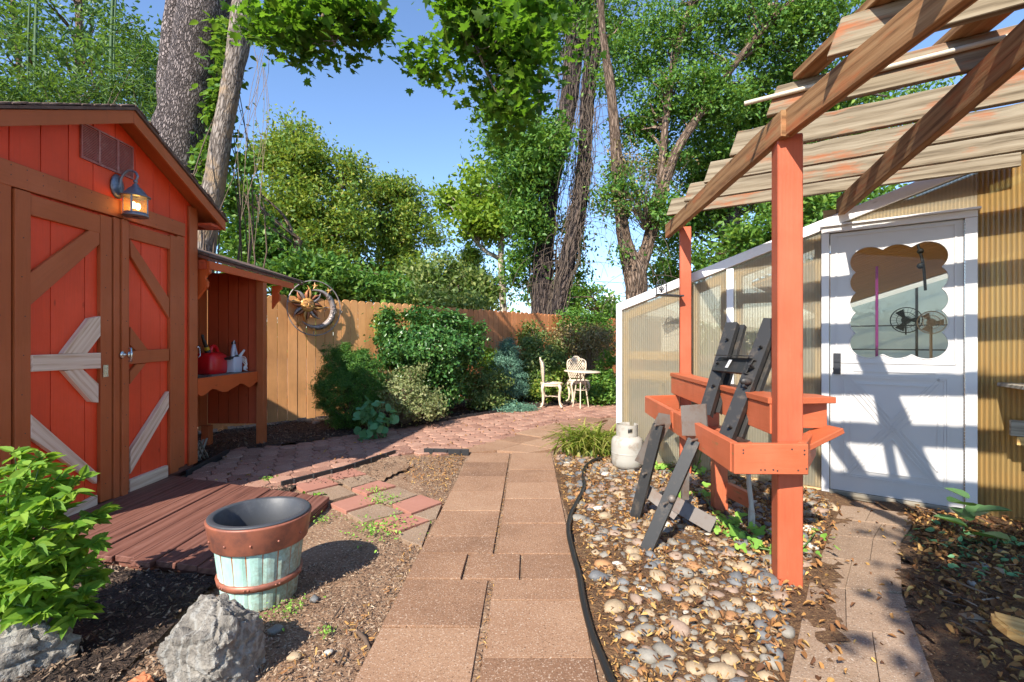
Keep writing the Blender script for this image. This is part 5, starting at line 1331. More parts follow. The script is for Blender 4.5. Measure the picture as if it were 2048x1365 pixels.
# ================================================================== river stones
rs = np.random.RandomState(11)
def stone_mesh(name, seed, mat, sub=2):
    bm = bmesh.new(); bmesh.ops.create_icosphere(bm, subdivisions=sub, radius=1.0)
    ex, ey, ez = 1.0, .62 + .3 * ((seed * 37) % 10) / 10, .42 + .2 * ((seed * 53) % 10) / 10
    for v in bm.verts:
        k = 1 + .34 * noise.noise(v.co * 1.0 + Vector((seed * 3.1, 0, 0))) + .10 * noise.noise(v.co * 2.6 + Vector((0, seed, 0)))
        v.co = Vector((v.co.x * ex, v.co.y * ey, v.co.z * ez)) * k
    for f in bm.faces: f.smooth = True
    me = bpy.data.meshes.new(name); bm.to_mesh(me); bm.free(); me.materials.append(mat); return me
pk = ['grey', 'slate', 'tan', 'pinkish', 'rust', 'white']
pw = [.32, .16, .26, .17, .05, .04]
words_ = {'grey': 'mid grey', 'slate': 'dark slate', 'tan': 'tan', 'pinkish': 'pinkish brown', 'rust': 'rust orange', 'white': 'near white'}
placed = []; cell = {}
def fits(x, y, r):
    ix, iy = int(x / .12), int(y / .12)
    for a in range(ix - 1, ix + 2):
        for b in range(iy - 1, iy + 2):
            for (u, v, q) in cell.get((a, b), ()):
                if (u - x) ** 2 + (v - y) ** 2 < (.80 * (q + r)) ** 2: return False
    return True
def scatter(poly, n, rlo, rhi, dens=None):
    X = [p[0] for p in poly]; Y = [p[1] for p in poly]
    for _ in range(n):
        x = rs.uniform(min(X), max(X)); y = rs.uniform(min(Y), max(Y))
        if not inside((x, y), poly): continue
        r = rlo + (rhi - rlo) * rs.rand() ** 1.7
        if dens and rs.rand() > dens(x, y): continue
        if fits(x, y, r): placed.append((x, y, r)); cell.setdefault((int(x / .12), int(y / .12)), []).append((x, y, r))
def pden(x, y): return 1.0 if nz(x, y, 2.2, 4) > -.28 else .35
scatter(PEBPOLY, 700, .038, .056, pden); scatter(PEBPOLY, 6000, .022, .044, pden); scatter(PEBPOLY, 9000, .012, .024, pden)
scatter([(1.62, 1.4), (2.1, 1.75), (2.9, 2.4), (3.2, 2.2), (2.2, 1.2), (1.6, 1.2)], 40, .05, .075); scatter([(2.0, 2.1), (2.95, 3.2), (3.3, 2.8), (2.5, 1.8)], 70, .025, .045)
scatter([(2.5, 3.75), (2.62, 4.1), (1.9, 4.5), (1.8, 4.2)], 60, .04, .06)
app = lambda p: p[2] / p[1] if abs(p[0] / p[1]) < 1.08 and p[1] > 1.75 else -1
placed.sort(key=app, reverse=True)
lib = {k: [stone_mesh('river_stone', i + 7 * j, PEB[k]) for i in range(4)] for j, k in enumerate(pk)}
V_, F_, MI_ = [], [], []
mats_ = [PEB[k] for k in pk]
for i, (x, y, r) in enumerate(placed):
    k = pk[rs.choice(6, p=pw)]; me = lib[k][rs.randint(4)]; yaw = rs.uniform(0, 6.28); tl_ = rs.normal(size=2) * .14
    z = .010 + r * .23
    if i < 300:
        o = link('river_stone', me); o.location = (x, y, z); o.rotation_euler = (tl_[0], tl_[1], yaw); o.scale = (r * 1.12, r * 1.12, r * 1.12)
        if inside((x, y), PEBPOLY): tag(o, 'smooth %s river stone in the pebble bed between the two paths' % words_[k], 'stone', '%s river stones in the pebble bed' % words_[k])
        else: tag(o, 'smooth %s river stone lying in leaf litter beside the path to the white door' % words_[k], 'stone', '%s river stones in the leaf litter' % words_[k])
    else:
        Mx = Matrix.Rotation(yaw, 3, 'Z') @ Matrix.Rotation(tl_[0], 3, 'X') * (r * 1.12); o = len(V_)
        V_ += [tuple(Mx @ v.co + Vector((x, y, z))) for v in me.vertices]; F_ += [[o + q for q in p.vertices] for p in me.polygons]; MI_ += [pk.index(k)] * len(me.polygons)
me = bpy.data.meshes.new('pebbles'); me.from_pydata(V_, [], F_); me.polygons.foreach_set('use_smooth', [True] * len(F_)); me.polygons.foreach_set('material_index', MI_)
for m in mats_: me.materials.append(m)
o = link('pebbles', me); o['kind'] = 'stuff'
print('stones', len(placed))

# ------------------------------------------------------------------ litter, chips, crumbs
def litter(name, poly, n, smin, smax, mat, tmpl, z=.03, tilt=.45, zr=.02, dens=None):
    X = [p[0] for p in poly]; Y = [p[1] for p in poly]; P = []
    while len(P) < n:
        xx = rs.uniform(min(X), max(X), 4000); yy = rs.uniform(min(Y), max(Y), 4000)
        for x, y in zip(xx, yy):
            if inside((x, y), poly) and (dens is None or rs.rand() < dens(x, y)): P.append((x, y, z + rs.rand() * zr))
            if len(P) >= n: break
    P = np.array(P); nr = np.array([0, 0, 1.0]) + rs.normal(size=(n, 3)) * tilt
    o = leaf_mesh(name, P, rs.uniform(smin, smax, n), nr, tmpl, mat, None, rs); o['kind'] = 'stuff'; return o
CURL = ring_leaf([(0, 0), (.16, .15), (.30, .45), (.2, .8), (0, 1)], .7, .6)
litter('fallen_leaves', PEBPOLY, 1300, .014, .040, M['litter'], CURL, .024, .5, .03)
litter('fallen_leaves', [(.95, 1.2), (1.6, 2.45), (2.5, 3.7), (2.5, 4.1), (1.5, 4.2), (1.2, 2.4), (.5, 1.2)], 700, .014, .042, M['litter'], CURL, .03, .5, .03)
litter('fallen_leaves', [(1.62, 1.2), (1.95, 2.4), (2.55, 3.05), (2.9, 3.6), (3.4, 3.35), (4.4, 2.5), (3.0, 1.2)], 4600, .012, .046, M['litter'], CURL, .03, .55, .035)
litter('twigs', [(1.62, 1.2), (1.95, 2.4), (2.55, 3.05), (2.9, 3.6), (3.4, 3.35), (4.4, 2.5), (3.0, 1.2)], 500, .05, .16, M['chips'], (CHIP[0] * np.array([1, .18, 1]), CHIP[1]), .04, .2, .03)
litter('bark_litter', PEBPOLY, 10000, .008, .030, M['litter'], CHIP, .018, .5, .03)
litter('bark_litter', [(.34, 1.2), (.45, 5.3), (.55, 5.3), (.44, 1.2)], 1100, .010, .03, M['litter'], CHIP, .02, .3, .012)
litter('mulch_chips', [(-3.1, 1.2), (-1.0, 1.2), (-1.15, 1.6), (-1.5, 2.05), (-1.5, 2.5), (-3.1, 2.95)], 9000, .008, .032, M['chips'], CHIP, .026, .5, .02)
litter('mulch_chips', [(-1.6, 1.2), (-.7, 1.2), (-.8, 1.5), (-1.2, 1.75), (-1.6, 1.9)], 1500, .008, .03, M['chips'], CHIP, .012, .5, .012)
litter('mulch_chips', patio_up + [(-3.2, 4.75), (-4.2, 4.75)] + [fr[3], fr[2], fr[1], fr[0]], 9000, .012, .05, M['chips'], CHIP, .03, .5, .02)
litter('mulch_chips', [(-1.95, 4.22), (-1.25, 4.25), (-.95, 4.9), (-1.3, 5.4)], 500, .01, .03, M['chips'], CHIP, .02, .5, .015)
litter('mulch_chips', [(-2.45, 4.02), (-1.75, 3.8), (-1.9, 4.2)], 600, .01, .03, M['chips'], CHIP, .02, .5, .015)
litter('soil_crumbs', [(-1.45, 1.2), (-.6, 1.2), (-.5, 5.3), (-1.1, 5.2), (-.6, 3.5), (-1.35, 2.4)], 15000, .004, .017, M['soilchips'], CHIP, .008, .6, .008)
litter('bark_litter', [(-1.3, 1.2), (-.58, 1.2), (-.5, 5.3), (-.75, 5.3), (-.66, 2.4), (-1.0, 1.6)], 900, .008, .03, M['litter'], CHIP, .010, .4, .01)
litter('bark_litter', [(-1.0, 4.3), (-.55, 4.2), (-.5, 5.4), (-1.15, 5.35)], 700, .008, .035, M['litter'], CHIP, .012, .5, .01)
litter('bark_litter', [(-.153, 1.2), (-.118, 1.2), (-.03, 5.3), (-.06, 5.3)], 420, .006, .02, M['litter'], CHIP, .012, .3, .012)
litter('path_debris', [(1.03, 1.4), (2.5, 3.68), (2.9, 3.5), (1.5, 1.5)], 70, .012, .034, M['litter'], CURL, .032, .3, .01)
litter('patio_debris', patio_low + [(-.50, 5.62), (1.36, 7.92)] + patio_up[2:], 160, .015, .04, M['litter'], CURL, .036, .3, .01)
# sticks and odd stones on the soil
for k, (a, b, r) in enumerate((((668, 1234), (682, 1212), .005), ((676, 1332), (690, 1300), .006), ((716, 1265), (740, 1300), .011), ((870, 912), (925, 918), .006), ((640, 1240), (660, 1268), .004))):
    mb = MB(); p, q = G(*a, .012), G(*b, .014); mb.tube([p, p.lerp(q, .5) + Vector((.006, 0, .006)), q], [r, r * .9, r * .6], 6)
    tag(mb.build('stick', M['stem']), ('short thin dark stick on the soil behind the grey rock', 'short upright looking stick near the photo bottom beside the path', 'flat pale brown stick next to the left path edge', 'bent twig in front of the black edging strip', 'tiny twig on the soil between rock shadow and path')[k], 'stick')
for k, (x, y, r, c_, lab) in enumerate(((588, 1318, .03, 'tan', 'small tan stone at the edge of the grey rock shadow'), (552, 1264, .035, 'grey', 'small grey stone lying in the grey rock shadow'), (628, 1202, .03, 'slate', 'dark pebble just behind the teal barrel'), (560, 1205, .035, 'pinkish', 'flat pinkish stone at the foot of the teal barrel'), (655, 1310, .022, 'white', 'white pebble on bare soil beside the main path'), (632, 850, .085, 'pinkish', 'flat pinkish stone at the foot of the tan fence'))):
    o = link('small_stone', lib[c_][k % 4]); p = G(x, y, .0); o.location = p + Vector((0, 0, r * .3)); o.scale = (r, r, r); o.rotation_euler = (0, 0, k); tag(o, lab, 'stone')

# ================================================================== rocks
def rock(name, loc, dims, seed, label, yaw=0, cut=None, mat='rock'):
    bm = bmesh.new(); bmesh.ops.create_cube(bm, size=2.0); bmesh.ops.subdivide_edges(bm, edges=bm.edges, cuts=34, use_grid_fill=True)
    sd = Vector((seed * 7.3, seed * 1.9, 0)); rr = random.Random(seed)
    planes = [(Vector((rr.gauss(0, 1), rr.gauss(0, 1), rr.gauss(0, .9))).normalized(), rr.uniform(.86, 1.06)) for _ in range(11)]
    if cut: planes = [(Vector(a).normalized(), d) for a, d in cut]
    for v in bm.verts:
        p = v.co.copy(); p = p * .80 + p.normalized() * .26
        for nrm, d in planes:
            k = p.dot(nrm) - d
            if k > 0: p -= nrm * k * .93
        nv = p.normalized()
        f = .060 * noise.noise(p * 2.2 + sd) + .050 * noise.ridged_multi_fractal(p * 1.9 + sd, .9, 2.1, 5, 1.0, 2.0) - .05 + .05 * abs(noise.noise(p * 4.3 + sd * 2)) + .035 * noise.noise(p * 9 + sd) - .085 * max(0, .16 - (lambda q: q[1] - q[0])(noise.voronoi(p * 1.5 + sd)[0])) / .16 + .05 * noise.cell(p * 1.9 + sd * 3) * .5 + .018 * noise.noise(p * 22 + sd)
        p += nv * f
        v.co = Vector((p.x * dims[0], p.y * dims[1], p.z * dims[2]))
    for f in bm.faces: f.smooth = True
    me = bpy.data.meshes.new(name); bm.to_mesh(me); bm.free(); me.materials.append(M[mat])
    try: me.set_sharp_from_angle(angle=R(32))
    except Exception: pass
    o = link(name, me); o.location = loc; o.rotation_euler = (.06, -.1, yaw); tag(o, label, 'rock'); return o
rock('boulder', (-1.125, 1.80, .125), (.140, .12, .146), 4, 'angular grey rock standing in front of the teal barrel', -.12, [((-.05, -.30, 1), .93), ((.05, -1, .12), .86), ((1, -.15, .05), .92), ((-1, -.1, -.25), .92), ((-.75, -.2, .62), .98), ((.62, -.55, .55), 1.06), ((.35, -.8, -.45), 1.0), ((-.5, -.8, -.1), 1.02), ((.5, .3, .8), 1.08), ((.8, -.5, -.2), 1.0)])
rock('boulder', (-2.03, 1.80, .06), (.30, .16, .15), 9, 'dark grey rock under the leafy plant at the lower left', .5)
rock('boulder', (-1.32, 1.70, .02), (.07, .06, .055), 6, 'small terracotta coloured stone beside the angular grey rock', .2, mat='terracotta')

# ================================================================== plants
def lp(px, py, y, rx, ry, n, rd=None):
    c = D(px, py, y); return (c.x, c.y, c.z, rx * y / F, (rd or rx) * y / F, ry * y / F, n)
def stems(name, root, tips, mat, parent, r0=.012, r1=.003, bend=.3, seg=5, grow=1.0):
    mb = MB()
    for tpt in tips:
        a = Vector(root) + Vector((random.uniform(-1, 1), random.uniform(-1, 1), 0)) * .05 * grow; b = Vector(tpt); m = a.lerp(b, .5) + Vector((random.uniform(-1, 1), random.uniform(-1, 1), random.uniform(0, .6))) * (b - a).length * .12
        mb.tube(spline([a, m, b], 4), list(np.linspace(r0, r1, 9)), seg, False)
    return mb.build(name, mat, parent)
def shrub(name, label, cat, base, lobes, mat, leaf, cr, per, tmpl=RHOMB, stem='stem', seed=1, ns=40, shell=.5, up=.7, jit=.8, r0=.012, group=None, gap=-.24):
    r_ = np.random.RandomState(seed); t = thing(name, label, cat, base, group)
    cen, P = clusters(r_, lobes, cr, per, shell, gap); P[:, 2] = np.maximum(P[:, 2], .012)
    mid = np.array([[l[0], l[1], l[2]] for l in lobes]).mean(0)
    nr = unit(P - mid) * .7 + np.array([0, 0, up]) + r_.normal(size=P.shape) * jit
    leaf_mesh('foliage', P, leaf * r_.uniform(.6, 1.25, len(P)), nr, tmpl, M[mat], t, r_)
    idx = r_.choice(len(cen), min(ns, len(cen)), replace=False); stems('stem', base, [cen[i] for i in idx], M[stem], t, r0)
    return t, cen
# clipped yew by the fence
shrub('evergreen_bush', 'dense dark green clipped bush by the tan fence left of the holly', 'bush', (-2.33, 7.0, 0), [lp(672, 765, 6.95, 34, 72, 260), lp(728, 770, 6.95, 36, 66, 260), lp(698, 790, 6.85, 56, 62, 320), lp(690, 712, 6.95, 16, 22, 60), lp(722, 718, 6.95, 14, 20, 50)], 'lf_yew', .042, .035, 42, LANCE, seed=2, shell=.72, up=.3, gap=-.5)
# holly
shrub('holly_bush', 'large glossy dark green holly with spreading arms against the fence', 'bush', (-1.35, 8.35, 0), [lp(862, 702, 8.2, 92, 46, 420), lp(868, 762, 8.2, 62, 50, 300), lp(782, 672, 8.2, 32, 20, 70), lp(946, 672, 8.4, 24, 30, 60), lp(880, 646, 8.5, 50, 24, 110), lp(930, 700, 8.3, 30, 34, 70), lp(775, 640, 8.3, 12, 18, 24), lp(835, 628, 8.6, 26, 16, 40), lp(800, 720, 8.1, 40, 30, 90)], 'lf_holly', .062, .075, 26, OVATE, seed=3, shell=.55, r0=.02, ns=60)
shrub('climbing_plant', 'yellowing vine sprays climbing the tan fence above the holly', 'vine', (-2.1, 8.4, 0), [lp(775, 645, 8.45, 20, 28, 60), lp(762, 640, 8.4, 10, 20, 20)], 'lf_bright', .055, .06, 12, OVATE, seed=4, ns=12)
shrub('pale_shrub', 'loose twiggy pale yellow green shrub in front of the holly', 'bush', (-1.72, 7.3, 0), [lp(800, 790, 7.2, 66, 40, 230), lp(850, 815, 7.1, 40, 26, 110), lp(770, 765, 7.25, 30, 24, 60), lp(830, 745, 7.4, 34, 22, 50)], 'lf_pale', .042, .06, 15, OVATE, 'drytwig', seed=5, ns=110, shell=.4, r0=.007)
shrub('hollyhock', 'young hollyhock with round blue green leaves at the patio rim', 'plant', (-1.66, 6.3, 0), [lp(735, 840, 6.25, 20, 20, 10), lp(768, 830, 6.25, 18, 18, 10), lp(750, 862, 6.2, 26, 14, 10), lp(745, 812, 6.25, 14, 10, 6)], 'lf_teal', .10, .05, 4, ring_leaf([(0, .1), (.3, 0), (.52, .25), (.45, .7), (.2, .9), (0, .85)], .15, .2), 'greenstem', seed=6, ns=12, r0=.006)
shrub('dwarf_conifer', 'blue green cone shaped dwarf conifer between olive shrubs', 'conifer', (-.03, 9.75, 0), [lp(1016, 700, 9.7, 17, 22, 110), lp(1012, 730, 9.7, 30, 30, 220), lp(1016, 765, 9.7, 38, 34, 260)], 'lf_blue', .045, .04, 38, LANCE, seed=7, shell=.7, up=.9, gap=-.5)
shrub('olive_shrub', 'low olive and rust leaved shrub below the blue conifer', 'bush', (-.6, 8.95, 0), [lp(958, 775, 8.9, 40, 34, 170), lp(975, 800, 8.8, 42, 18, 90), lp(990, 760, 9.0, 30, 20, 60)], 'lf_olive', .05, .07, 18, OVATE, seed=8, ns=60, r0=.008)
shrub('bright_shrub', 'light green leafy shrub just left of the blue conifer', 'bush', (-.4, 9.8, 0), [lp(978, 722, 9.7, 14, 26, 50), lp(990, 740, 9.7, 12, 20, 30)], 'lf_bright', .07, .06, 12, OVATE, seed=9, ns=16)
shrub('olive_shrub', 'tall olive green shrub behind the side-on iron chair', 'bush', (.65, 10.6, 0), [lp(1070, 720, 10.5, 40, 50, 260), lp(1060, 770, 10.3, 40, 34, 180), lp(1110, 740, 10.8, 36, 60, 200), lp(1060, 672, 11.2, 22, 24, 50)], 'lf_olive', .06, .09, 22, OVATE, seed=10, ns=70)
shrub('twiggy_shrub', 'tangled tan twiggy shrub over the fence corner behind the chairs', 'bush', (1.75, 11.3, 0), [lp(1130, 690, 11.2, 40, 34, 150), lp(1195, 690, 11.0, 40, 34, 170), lp(1160, 665, 11.6, 60, 20, 130)], 'lf_dry', .06, .10, 11, OVATE, 'drytwig', seed=11, ns=160, shell=.3, r0=.010)
shrub('dark_vine', 'dark green vine mounded over the far fence top', 'vine', (1.9, 12.4, 0), [lp(1150, 640, 12.3, 34, 22, 150), lp(1195, 655, 12.4, 30, 26, 120), lp(1175, 690, 12.2, 50, 40, 160)], 'lf_dark', .07, .10, 20, OVATE, seed=12, ns=40)
shrub('green_shrub', 'fresh green shrub right of the iron chairs against the greenhouse corner', 'bush', (1.95, 9.9, 0), [lp(1208, 775, 9.8, 30, 34, 160), lp(1195, 795, 9.6, 34, 20, 100), lp(1218, 735, 10, 16, 30, 60)], 'lf_mid', .06, .08, 18, OVATE, seed=13, ns=40)
shrub('yellow_shrub', 'yellow green loose shrub left of the round table', 'bush', (.75, 9.9, 0), [lp(1090, 775, 9.85, 26, 26, 80), lp(1130, 770, 10.3, 40, 36, 120)], 'lf_yellow', .06, .08, 14, OVATE, seed=14, ns=40)
shrub('creeping_juniper', 'blue green creeping juniper spilling onto the patio edge', 'ground juniper', (.02, 8.75, 0), [lp(1032, 816, 8.75, 42, 10, 170, 28), lp(1005, 822, 8.6, 22, 7, 60, 20), lp(1060, 818, 8.8, 18, 7, 40, 20)], 'lf_blue', .05, .05, 26, LANCE, seed=15, up=1.2, ns=30, r0=.006)
# daylily clump
def strap(name, label, base, n, L, spread, mat, seed, w=.014):
    r_ = random.Random(seed); t = thing(name, label, 'plant', base); V = []; Fc = []
    for k in range(n):
        a = r_.uniform(0, 6.28); l = L * r_.uniform(.6, 1.1); b = Vector(base) + Vector((r_.gauss(0, spread), r_.gauss(0, spread), 0)); d = Vector((math.cos(a), math.sin(a), 0)); sd = Vector((-d.y, d.x, 0)); arch = r_.uniform(.25, 1.0); o = len(V)
        for i in range(8):
            tt = i / 7; ho = l * (.25 * tt + arch * .62 * tt * tt); z = l * (1.0 * tt - (.25 + arch * .62) * tt ** 2.3); p = b + d * ho + Vector((0, 0, max(z, .01)))
            ww = w * (1 - tt) ** .7 + .0008; V += [p - sd * ww + Vector((0, 0, .004)), p, p + sd * ww + Vector((0, 0, .004))]
        for i in range(7):
            for j in range(2): Fc.append((o + 3 * i + j, o + 3 * i + j + 1, o + 3 * i + j + 4, o + 3 * i + j + 3))
    me = bpy.data.meshes.new('blades'); me.from_pydata([tuple(v) for v in V], [], Fc); me.materials.append(M[mat]); me.polygons.foreach_set('use_smooth', [True] * len(Fc)); link('blades', me, t); return t
strap('daylily_clump', 'arching yellow green strap leaved clump by the greenhouse corner', (.86, 5.38, 0), 330, .62, .11, 'lf_grass', 3)
# weeds
def weed(x, y, r, n, leaf, mat, label, seed, tm=OVATE):
    p = G(x, y, .01); r_ = np.random.RandomState(seed); P = np.array(p) + r_.normal(size=(n, 3)) * np.array([r, r, r * .3]); P[:, 2] = np.abs(P[:, 2] - .01) + .018
    nr = r_.normal(size=(n, 3)) * .5 + np.array([0, 0, 1]); t = thing('weed', label, 'weed', p); leaf_mesh('leaves', P, leaf * r_.uniform(.6, 1.2, n), nr, tm, M[mat], t, r_)


for x, y, r, n, l, lab in ((762, 1062, .10, 240, .022, 'largest low weed patch at the front edge of the diagonal slabs'), (765, 1005, .07, 150, .018, 'thin strip of green weed between two diagonal slabs near their middle'), (750, 985, .05, 70, .018, 'small weed tuft between the far diagonal slabs'),
                           (628, 997, .035, 40, .05, 'bright leafy weed at the right corner of the wooden ramp'), (645, 1043, .04, 80, .016, 'grey green weed beside the wooden ramp edge'), (578, 1222, .045, 110, .014, 'grey green weed tuft beside the teal barrel foot'), (655, 1265, .02, 40, .014, 'tiny weed on bare soil beside the grey rock shadow'),
                           (535, 962, .04, 50, .025, 'small weed growing at the rim of the shaded patio'), (500, 1245, .02, 16, .03, 'tiny dark seedling between barrel and grey rock'), (1315, 940, .09, 60, .06, 'low green weed by the propane tank and fluted sheet')):
    weed(x, y, r, n, l, 'lf_weed', lab, int(x))
# ivy at the bench foot
def ivy(name, label, pts, n, leaf, seed, mat='lf_weed', hang=0):
    r_ = np.random.RandomState(seed); P = []
    for k in range(n):
        a = pts[r_.randint(len(pts))]; P.append(np.array(a) + r_.normal(size=3) * np.array([.08, .08, .03]))
    P = np.array(P); P[:, 2] = np.abs(P[:, 2] - .02) + .03; nr = r_.normal(size=(n, 3)) * .45 + np.array([-.2, -.4, .8]); t = thing(name, label, 'plant', tuple(pts[0]))
    leaf_mesh('foliage', P, leaf * r_.uniform(.6, 1.2, n), nr, ring_leaf([(0, 0), (.35, .05), (.45, .35), (.2, .5), (.18, .8), (0, 1)], .15, .2), M[mat], t, r_)
    mb = MB(); mb.tube(spline([Vector(p) + Vector((0, 0, .02)) for p in pts], 4), .005, 5); mb.build('stem', M['greenstem'], t)
ivy('trailing_ivy', 'trailing ivy with bright leaves under the potting bench', [G(1400, 985, .05), G(1440, 1045, .04), G(1475, 1062, .04), G(1510, 1085, .04)], 60, .075, 4)
ivy('trailing_ivy', 'ivy sprig climbing the fluted sheet behind the black stand', [W(-1.05, .06, .05), W(-1.0, .05, .25), W(-.95, .05, .4), W(-.8, .06, .3)], 70, .06, 5)
ivy('trailing_ivy', 'few ivy leaves on the leaf litter left of the second path', [G(1630, 1072, .03), G(1590, 1110, .03), G(1500, 1100, .03)], 16, .06, 6)
for x, y, n, l, lab in ((1915, 1105, 60, .05, 'small grey green ground plant left of the big leaves'), (1990, 1090, 60, .05, 'small ground plant right of the big leaves by the amber sheet'), (1950, 1150, 40, .04, 'scattered seedlings in front of the big leaves')):
    weed(x, y, .10, n, l, 'lf_teal', lab, int(x))
# big leaved plant
t = thing('foxglove', 'broad leaved grey green plant at the foot of the door frame', 'plant', G(1945, 1085))
HST = ring_leaf([(0, 0), (.18, .06), (.33, .25), (.36, .5), (.27, .78), (.12, .94), (0, 1)], .22, .35)
b = np.array(G(1945, 1088)); ang = [(-2.4, .30), (-1.5, .34), (2.6, .30), (1.4, .28), (.5, .3), (-.6, .28), (3.4, .32), (1.9, .24)]
P = np.array([b + np.array([.02 * math.cos(a), .02 * math.sin(a), .03 + .035 * i]) for i, (a, l) in enumerate(ang)]); dd = np.array([(math.cos(a), math.sin(a), .55) for a, l in ang]); nn = np.array([(-.5 * math.cos(a), -.5 * math.sin(a), .8) for a, l in ang])
leaf_mesh('foliage', P, np.array([l * .55 for a, l in ang]), nn, HST, M['lf_hosta'], t, None, dd)
# leafy foreground plant
FORE = ring_leaf([(0, -.05), (.03, .04), (.21, .12), (.29, .26), (.27, .36), (.28, .44), (.22, .56), (.22, .63), (.14, .76), (.13, .82), (.05, .93), (0, 1.04)], .16, .38)
t = thing('leafy_perennial', 'bright lime green leafy plant in the lower left corner by the rocks', 'plant', (-2.12, 1.95, 0))
r_ = np.random.RandomState(21); P = []; Dr = []; Nn = []; Sz = []; mb = MB()
tips = [D(px, py, y) for px, py, y in ((30, 905, 2.05), (85, 915, 2.1), (60, 930, 1.95), (120, 950, 2.05), (165, 955, 2.12), (20, 960, 1.9), (145, 985, 2.0), (190, 1030, 2.08), (205, 1020, 2.15), (100, 1000, 1.9), (40, 1030, 1.82), (150, 1050, 1.92), (190, 1085, 2.0), (70, 1090, 1.8), (120, 1110, 1.84), (170, 1130, 1.95), (20, 1120, 1.78), (60, 1170, 1.78), (110, 1185, 1.82), (165, 1190, 1.92), (150, 1235, 1.9), (80, 1230, 1.8), (-40, 960, 1.95), (-50, 1060, 1.85), (-60, 1160, 1.8), (175, 1215, 2.0), (40, 985, 2.2), (110, 975, 2.25), (0, 1190, 1.76), (195, 1150, 2.1), (-20, 1010, 2.1), (130, 1150, 2.05))]
for tp in tips:
    a = Vector((-2.12, 1.97, .02)) + Vector((random.uniform(-.1, .1), random.uniform(-.06, .06), 0)); m = a.lerp(tp, .55) + Vector((0, 0, .10)); sp = spline([a, m, tp], 7); mb.tube(sp, list(np.linspace(.006, .002, len(sp))), 5, False)
    for i in range(4, len(sp)):
        f = i / (len(sp) - 1); dirv = np.array(sp[i]) - np.array(sp[i - 1]); dirv /= np.linalg.norm(dirv)
        for s_ in range(4 if i < len(sp) - 2 else 7):
            an = r_.uniform(0, 6.28); o = np.array([math.cos(an), math.sin(an), r_.uniform(-.5, .35)]); P.append(np.array(sp[i]) + o * .008); Dr.append(o + dirv * .45 + np.array([0, 0, r_.uniform(-.45, .2)])); Nn.append(np.array([-.35 * o[0], -.35 * o[1] - .3, 1.0]) + r_.normal(size=3) * .42); Sz.append((.045 + .065 * r_.rand() ** 1.3) * (1.2 - .5 * f))
leaf_mesh('foliage', np.array(P), np.array(Sz), np.array(Nn), FORE, M['lf_fore'], t, r_, np.array(Dr)); mb.build('stem', M['greenstem'], t)
# ================================================================== trees
def tpath(pts): return [(D(px, py, y), w * y / F / 2) for px, py, y, w in pts]
def trunk_part(name, pts, mat, parent, seg=20, wob=.12, n=8):
    q = spline([(p.x, p.y, p.z, r) for p, r in tpath(pts)], n); mb = MB(); mb.tube([Vector(v[:3]) for v in q], [v[3] for v in q], seg, wob=wob); mb.build(name, M[mat], parent)
    return [Vector(v[:3]) for v in q]
def limbs(cens, spine, parent, mat, k, r0, rs_, name='limb', sag=.12):
    mb = MB(); S_ = np.array([tuple(v) for v in spine]); idx = rs_.choice(len(cens), min(k, len(cens)), replace=False)
    for i in idx:
        c = np.array(cens[i]); d = np.linalg.norm(S_ - c, axis=1) + np.maximum(0, S_[:, 2] - c[2] + .2) * 1.5; j = int(np.argmin(d)); a = S_[max(0, j - rs_.randint(0, 4))]
        L = np.linalg.norm(c - a); m1 = a + (c - a) * .35 + rs_.normal(size=3) * L * .07 + np.array([0, 0, L * sag]); m2 = a + (c - a) * .7 + rs_.normal(size=3) * L * .06 + np.array([0, 0, L * sag * .7])
        sp = spline([a, m1, m2, c], 4); mb.tube(sp, list(np.linspace(r0 * min(1, .3 + L * .25), r0 * .12, len(sp))), 6, False)
    mb.build(name, M[mat], parent)
def tree(name, label, trunks, bark, lobes, mat, leaf, cr, per, seed, tmpl=RHOMB, nl=30, r0=.05, shell=.35, base=None, cat='tree', up=.5, jit=.8, wob=.12, group=None, seg=20):
    rs_ = np.random.RandomState(seed); p0 = tpath(trunks[0][:1])[0][0]
    t = thing(name, label, cat, (p0.x, p0.y, 0), group); spine = []
    for tr in trunks: spine += trunk_part('trunk', tr, bark, t, seg, wob)
    cen, P = clusters(rs_, lobes, cr, per, shell)
    nr = rs_.normal(size=P.shape) * jit + np.array([0, 0, up])
    leaf_mesh('crown', P, leaf * rs_.uniform(.6, 1.25, len(P)), nr, tmpl, M[mat], t, rs_)
    if nl: limbs(cen, spine, t, bark, nl, r0, rs_)
    return t, cen, spine
# big scaly double trunk behind the shed
tree('big_tree', 'massive grey scaly trunk with a second stem behind the shed roof', [[(318, 700, 7.6, 190), (330, 420, 7.6, 150), (358, 300, 7.6, 108), (382, 190, 7.6, 92), (400, 90, 7.6, 92), (416, -10, 7.6, 90), (430, -140, 7.6, 84), (450, -380, 7.7, 70)], [(352, 240, 7.85, 60), (350, 150, 7.95, 60), (362, 60, 8.0, 62), (378, -30, 8.0, 62), (400, -160, 8.0, 50)]], 'bark_big',
     [lp(300, -360, 8.4, 130, 90, 60)], 'lf_maple', .11, .22, 14, 31, MAPLE, nl=16, r0=.09, wob=.10, seg=28)
